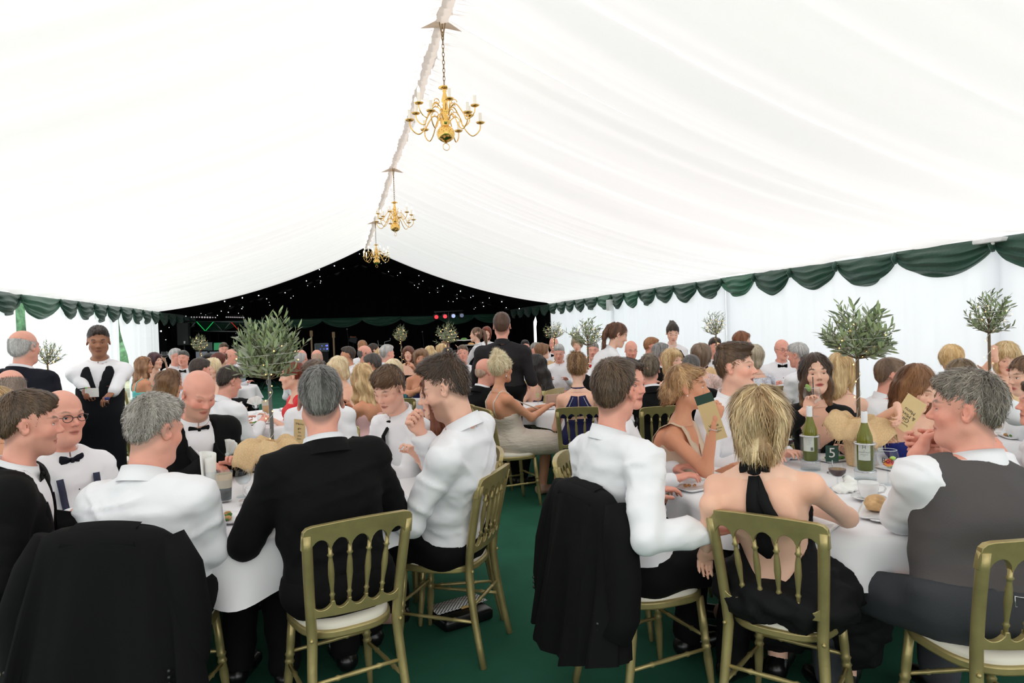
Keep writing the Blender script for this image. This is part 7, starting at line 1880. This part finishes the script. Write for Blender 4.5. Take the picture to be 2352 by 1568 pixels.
# ---- front left table
pint(tp(517, 1152), 'pint glass of black stout half full on the front left table', m_stout, .47)
pint(tp(549, 1078), 'second pint glass of stout behind the burlap pot', m_stout, .75, False)
wine_glass(tp(521, 1086), 'small wine glass holding the fan napkin', .125, .036); napkin_fan(tp(521, 1086), 'white napkin fan standing in a glass by the burlap pot', .105, .110, -.3)
wine_glass(tp(484, 1142), 'wine glass with a folded napkin left of the stout', .135, .040); napkin_twist(tp(484, 1142), 'white napkin folded upright in the glass left of the stout', .225, .4, .10)
wine_glass(tp(421, 1088), 'tumbler with a napkin beside the grey-haired man', .10, .040); napkin_fan(tp(421, 1088), 'white napkin bundle beside the grey-haired man', .06, .085, .7, True, .8)
wine_glass(tp(560, 1140), 'wine glass of water right of the stout', .135, .040, m_glass, .4)
cup(tp(585, 1155), 'white cup and saucer by the black sleeve on the front left table', 2.6)
plate_sq(tp(505, 1192), 'square plate with salad by the rolled white sleeve', -.5, .14, .09, ((m_salad, 22, .012), (m_food1, 8, .016)))
cutlery(tp(512, 1207), -.95, 'knife', 'table knife on the cloth in front of the black suit', .23)
plate_sq(tp(455, 1082), 'plate with leftovers in front of the bald man', .3, .13, .09, ((m_food1, 6, .014), (m_butter, 4, .012))); cup(tp(452, 1078), 'white cup with a red mark in front of the bald man', 1.0, False); cutlery(tp(445, 1098), 1.3, 'fork', 'fork lying beside the plate of the bald man')
plate_sq(tp(478, 1118), 'small plate with butter on the front left table', .2, .05, .035, ((m_butter, 3, .014),))
plate_sq(tp(945, 1072), 'plate of pastry food in front of the bearded young man', .6, .13, .085, ((m_food1, 16, .016), (m_salad, 5, .01), (m_tom, 4, .01))); plate_sq(tp(912, 1058), 'plate in front of the young man in the tie', .2, .12, .08, ((m_food1, 5, .012),))
cup(tp(835, 1062), 'white cup near the black tie', 1.5, False); wine_glass(tp(860, 1070), 'tumbler with a black straw near the black tie', .09, .04); 
e = thing('table_card', 'small green table card behind the burlap pot', 'card', tp(583, 1086)); MB().box((0, 0, .045), (.045, .002, .045), Matrix.Rotation(YAW*-1, 3, 'Z')).build('card', m_printg, e, smooth=False); MB().box((.0, -.006, .030), (.026, .002, .016), Matrix.Rotation(YAW*-1, 3, 'Z')).build('clip', m_steel, e, smooth=False); lettering(e, 'have a ball', .013, m_gold2, None, lambda c: Vector(RH)*c.x+Vector((0, 0, .068+c.y))-Vector(FH)*.004)
e = thing('wood_slice', 'thin wooden slice under the burlap pot', 'board', (*W(-1.33, 3.72)[:2], TZ-.001)); lathe_part(e, 'disc', [(0, .001), (.12, .001), (.122, .003), (0, .003)], m_tag, 28); e = None
# ---- front right table
wine_bottle(tp(1988, 1102), 'green wine bottle with front label beside the burlap pot', False)
wine_bottle(tp(1862, 1078), 'green wine bottle with back label and barcode', True)
wine_glass(tp(1924, 1122), 'glass of red wine in front of the bottles', .125, .042, m_wine, .55); wine_glass(tp(1812, 1040), 'glass of red wine beside the ribbon-bow woman\'s hair', .11, .038, m_wine, .55); wine_glass(tp(1868, 1030), 'empty wine glass behind the bottle with barcode', .15, .042)
pint(tp(1830, 1022), 'tall empty glass beside the gin drinker', m_white_w, .12, False, .17, .036)
gin_balloon(tp(2040, 1112), 'gin balloon with orange and strawberries by the waistcoat man', ((mat('orange slice', (240, 150, 40), .4), 3, .017), (mat('strawberry', (206, 50, 40), .4), 4, .016), (mat('lime', (170, 200, 70), .4), 1, .014)))
gin_balloon(tp(2080, 1040), 'gin balloon with cucumber and black straw under the menu', ((mat('cucumber', (150, 190, 100), .4), 3, .018),), True)
cup(tp(1995, 1148), 'white coffee cup and saucer between the two front-right guests', -.6, True, 1.12)
plate_sq(tp(2020, 1178), 'rectangular white plate under the bread roll by the rolled sleeve', .75, .15, .075); bread_roll(tp(2012, 1176)+Vector((0, 0, .008)), 'bread roll on the plate by the rolled sleeve', .3, 1.2)
plate_sq(tp(1570, 1092), 'rectangular plate with a bread roll near the white sleeve', .05, .15, .055); bread_roll(tp(1585, 1090)+Vector((0, 0, .008)), 'round bread roll on the near left plate', .2, 1.1)
plate_sq(tp(1560, 1072), 'rectangular plate with cutlery near the beige dress', .05, .15, .055, ((m_salad, 2, .01),)); cutlery(tp(1545, 1072)+Vector((0, 0, .012)), -1.1, 'fork', 'fork resting on the plate near the beige dress')
plate_sq(tp(1585, 1050), 'rectangular plate in front of the woman in beige', .05, .15, .06, ((m_salad, 3, .012),)); bread_roll(tp(1598, 1050)+Vector((0, 0, .008)), 'torn bread roll in front of the woman in beige', .9, 1.0)
plate_sq(tp(1605, 1120), 'plate with food scraps at the bare arm', .3, .13, .07, ((m_food1, 5, .01), (m_tom, 2, .008)))
plate_sq(tp(1880, 1210), 'plate under the forearm of the ribbon-bow woman', .6, .12, .07, ((m_butter, 3, .01),))
cutlery(tp(2118, 1212), .7, 'spoon', 'spoon handle on the cloth below the rolled sleeve', .19); cutlery(tp(2100, 1190), .5, 'knife', 'knife beside the waistcoat')
plate_sq(tp(1915, 1056), 'plate of salad behind the table number', .1, .11, .07, ((m_salad, 16, .014),)); plate_sq(tp(2062, 1075), 'plate of salad behind the gin balloon', .1, .11, .07, ((m_salad, 10, .014),)); plate_sq(tp(1835, 1050), 'plate with butter behind the red wine', .1, .1, .06, ((m_butter, 4, .014),))
nk = thing('crumpled_napkin', 'crumpled white napkin by the coffee cup', 'napkin', tp(1940, 1128), 0, GL); f = Fld(); f.ell((0, 0, .01), (.06, .035, .022), None, .02); f.ell((.04, .02, .03), (.035, .02, .03), None, .02); f.cut(lambda X, Y, Z: .001-Z+0*X+0*Y); V, Q = f.mesh(.006); V = wrinkle(V, vnormals(V, Q), .012, 2, 4); add_obj('napkin_cloth', mk_mesh('napkin_cloth', V, Q, m_napkin), nk)
e = thing('table_number', 'green table number card with a silver 5 on a stand', 'sign', tp(1912, 1086)); MB().tube([(0, 0, .004), (0, 0, .07)], .003, 8).build('stem', m_steel, e); lathe_part(e, 'foot', [(0, 0), (.028, 0), (.028, .004), (0, .006)], m_steel)
bk = MB().box((0, 0, .105), (.032, .0015, .044), Matrix.Rotation(-YAW-.25, 3, 'Z')).build('card', m_printg, e, smooth=False); rr_ = (RH*math.cos(.25)-FH*math.sin(.25)).normalized(); lettering(bk, '5', .075, mat('silver print', (214, 210, 206), .3, .4), None, lambda c: rr_*c.x+Vector((0, 0, .108+c.y))-(FH*math.cos(.25)+RH*math.sin(.25))*.003)
# held things
w = K_G3.arms['R'][2]; c = Vector(K_G3.arms['R'][2])+Vector((0, 0, .025))+Vector(RH)*(-.02)-Vector(FH)*.015
menu_card(c, RH*.92-FH*.2+Vector((0, 0, .30)), Vector((0, 0, .95))-RH*.30, 'kraft menu with a dark green header held up by the woman in beige', (('Wine', .022, -.045), ('red white rose', .012, -.063), ('by the glass', .012, -.077)), .044, .12, False, True)
c = at(2086, 950, 3.72)
menu_card(c, RH*.80-Vector((0, 0, .60))-FH*.15, Vector((0, 0, .80))+RH*.60+FH*.1, 'upside-down gin menu card held by the auburn-haired woman', (('Summer Ball', .013, .062), ('Gin', .034, .036), ('& Mixer', .028, .010), ('Menu', .028, -.016)), .058, .098, True)
me = at(2118, 978, 3.70)
menu_card(at(688, 992, 4.35), RH+Vector((0, 0, -.12)), Vector((0, 0, 1))-FH*.2, 'narrow kraft menu held near the front olive tree', (('Menu', .022, .055), ('gin', .02, .025), ('list', .016, .0), ('wine', .014, -.025), ('beer', .014, -.045)), .036, .085)
g5 = Vector(K_G5.arms['R'][2]); t = gin_balloon(at(1866, 930, 4.06)-Vector((0, 0, .07)), 'gin glass with a cucumber slice raised by the dark-haired woman', (), True, False, None, True)
t['group'] = 'raised glasses'
k_ = Vector(K_S1.arms['R'][2]); e = thing('order_slip', 'white paper slip in the waiter\'s hand', 'paper', k_+RH*.085-FH*.06+Vector((0, 0, -.03))); MB().box((0, 0, 0), (.055, .002, .036), Matrix.Rotation(-YAW, 3, 'Z')).build('paper', m_napkin, e, smooth=False)
e = thing('pen', 'green pen in the waiter\'s hand', 'pen', k_+RH*.03-FH*.09+Vector((0, 0, .0))); MB().tube([(-.04, 0, .0), (.02, 0, .01)], .004, 8).build('barrel', m_blk, e); MB().tube([(.02, 0, .01), (.034, 0, .012)], .0042, 8).build('cap', mat('lime plastic', (110, 220, 50), .4), e)
e = thing('bottle_opener', 'blue bottle opener in the waiter\'s other hand', 'bottle opener', Vector(K_S1.arms['L'][2])-FH*.10+Vector((0, 0, -.05))); MB().bbox((0, 0, 0), (.018, .006, .010), .004).build('grip', mat('blue plastic', (36, 56, 130), .4), e); MB().tube([(0, 0, -.01), (0, 0, -.03)], .004, 8).build('tip', m_steel, e)
wine_glass(at(378, 818, 10.2)-Vector((0, 0, .1)), 'dark drink raised at the far left', .17, .05, mat('cola', (50, 30, 24), .2), .4, False); wine_glass(at(1050, 815, 9.9)-Vector((0, 0, .08)), 'glass lifted to the drinking man\'s mouth', .15, .042, None, .5, False)
kf = Vector(K_F7.arms['R'][2]); t = cutlery(at(450, 1035, 3.95), 1.9, 'fork', 'fork in the bald man\'s hand', .19); t.rotation_euler = (-.7, 0, -2.0)
# floor: clutch bag under the aisle chair
p = at_h(1060, 1425, 0); e = thing('clutch_bag', 'black clutch bag with a houndstooth flap lying under the aisle chair', 'bag', (p.x, p.y, 0), .35); MB().bbox((0, 0, .035), (.15, .10, .034), .02).build('bag_body', CLOTH['blackshoe'], e)
mh = bpy.data.materials.new('houndstooth'); mh.use_nodes = True; nt = mh.node_tree; ck = nt.nodes.new('ShaderNodeTexChecker'); ck.inputs['Scale'].default_value = 90; ck.inputs['Color1'].default_value = (.85, .85, .85, 1); ck.inputs['Color2'].default_value = (.02, .02, .02, 1); tc = nt.nodes.new('ShaderNodeTexCoord'); nt.links.new(tc.outputs['Object'], ck.inputs['Vector']); nt.links.new(ck.outputs[0], nt.nodes['Principled BSDF'].inputs[0])
rows = [[Vector((x, .10+.012*math.sin(q*1.2), .070-.006*q) if q < 1 else Vector((x, .115-.065*(q-1), .074+.004*math.sin(q)))) for q in range(4)] for x in np.linspace(-.15, .16, 10)]
o = MB().grid(rows).build('flap', mh, e); md = o.modifiers.new('t', 'SOLIDIFY'); md.thickness = .004
MB().bbox((.02, -.02, .078), (.03, .006, .006), .003).build('clasp', m_gold2, e)
# middle table and the rest: glasses, napkins, plates
def flute(p, label): 
    t = thing('champagne_flute', label, 'glass', p, 0, GL); lathe_part(t, 'bowl', [(.004, .07), (.018, .09), (.024, .14), (.022, .20)], m_glass, 14); lathe_part(t, 'stem', [(.004, .004), (.0035, .07)], m_glass, 6); lathe_part(t, 'foot', [(0, .002), (.03, .002), (.004, .008)], m_glass, 14); lathe_part(t, 'wine', [(0, .072), (.017, .092), (.021, .13), (0, .13)], m_white_w, 14)
flute(tp(1236, 930), 'champagne flute nearest the woman in cream'); flute(tp(1249, 924), 'champagne flute beside the napkin on the middle table')
wine_glass(tp(1262, 918), 'glass with a napkin on the middle table', .11, .04, None, .5, False); napkin_fan(tp(1262, 918), 'white napkin crown on the middle table', .10, .10, .2)
bread_roll(tp(1229, 905), 'bread roll on the middle table'); plate_sq(tp(1222, 912), 'plate of salad before the woman in cream', .2, .12, .08, ((m_salad, 14, .018),)); plate_sq(tp(1245, 940), 'plate with cutlery on the middle table', .1, .13, .08)
e = thing('handbag', 'small beige clutch handbag on the middle table', 'bag', tp(1276, 930), .1); MB().bbox((0, 0, .06), (.11, .03, .058), .012).build('bag_body', CLOTH['nude'], e); MB().bbox((0, -.032, .082), (.108, .004, .036), .006).build('flap', CLOTH['nude'], e); MB().sphere((0, -.04, .052), .008, 8, 6).build('clasp', m_gold2, e)
pint(tp(611, 952), 'pint of golden beer on the table behind the olive tree', m_beer, .62, True, .16, .043); wine_glass(tp(588, 950), 'glass with a napkin beside the golden beer', .12, .04, None, .5, False); napkin_fan(tp(588, 950), 'white napkin fan beside the golden beer', .10, .10, -.2); cup(tp(598, 962), 'white cup beside the golden beer', 0, False); plate_sq(tp(605, 972), 'white plate below the golden beer', .1, .12, .08)
RR = random.Random(5)
for key, nm in (('T4', 'behind the bald man'), ('T5', 'at the centre'), ('T8', 'by the black doorway'), ('T9', 'by the right wall'), ('T10', 'at the right edge'), ('T11', 'behind the waiter'), ('T7', 'by the loudspeaker'), ('T6', 'before the guitars')):
    c, r = TABLES[key]; fans = []; pls = []
    for k in range(5):
        a = k*1.2566+.4; d = Vector((math.cos(a), math.sin(a), 0)); (fans if k % 2 == 0 else pls).append((c+d*r*(.55 if k % 2 == 0 else .72)+Vector((0, 0, TZ)), a))
    for lst, words in ((fans, ('leftmost', 'middle', 'rightmost')), (pls, ('left-hand', 'right-hand'))):
        lst.sort(key=lambda q: q[0].dot(RH))
        for (q, a), wd in zip(lst, words):
            if lst is fans: napkin_fan(q, wd+' white napkin fan on the table '+nm, .08, .09, RR.uniform(0, 3)); wine_glass(q, 'glass holding the '+wd+' napkin fan '+nm, .10, .036, None, .5, False)
            else: plate_sq(q, wd+' white plate on the table '+nm, a, .12, .085, ((m_food1, 5, .016), (m_salad, 4, .014)))
e = thing('serving_plate', 'white plate of food carried high by the ponytailed waitress', 'plate', at(1066, 782, 11.7)); lathe_part(e, 'dish', [(0, 0), (.11, 0), (.15, .012), (.15, .016), (0, .008)], m_china, 24); o = MB().sphere((0, 0, .02), .06, 10, 6, (1, 1, .5)).build('food', m_salad, e)
e = thing('serving_plate', 'white plate of food at the ponytailed waitress\'s waist', 'plate', at(1082, 793, 11.6)); lathe_part(e, 'dish', [(0, 0), (.11, 0), (.15, .012), (.15, .016), (0, .008)], m_china, 24); o = MB().sphere((0, 0, .02), .06, 10, 6, (1, 1, .5)).build('food', m_food1, e)
for (px, py, yy, lab) in ((182, 968, 30, 'gold chair pushed back left of the waiter\'s legs'), (208, 950, 200, 'empty gold chair behind the waiter'), (1225, 872, 0, None)):
    pass
chair(W(-3.55, 6.5), ydir(-30), 'gold chair standing just left of the waiter\'s legs'); chair(W(-3.75, 7.2), ydir(-50), 'gold chair half hidden behind the waiter'); chair(W(.30, 8.75), ydir(165), 'empty gold chair across the middle table')
if not chair_used[0]: pass
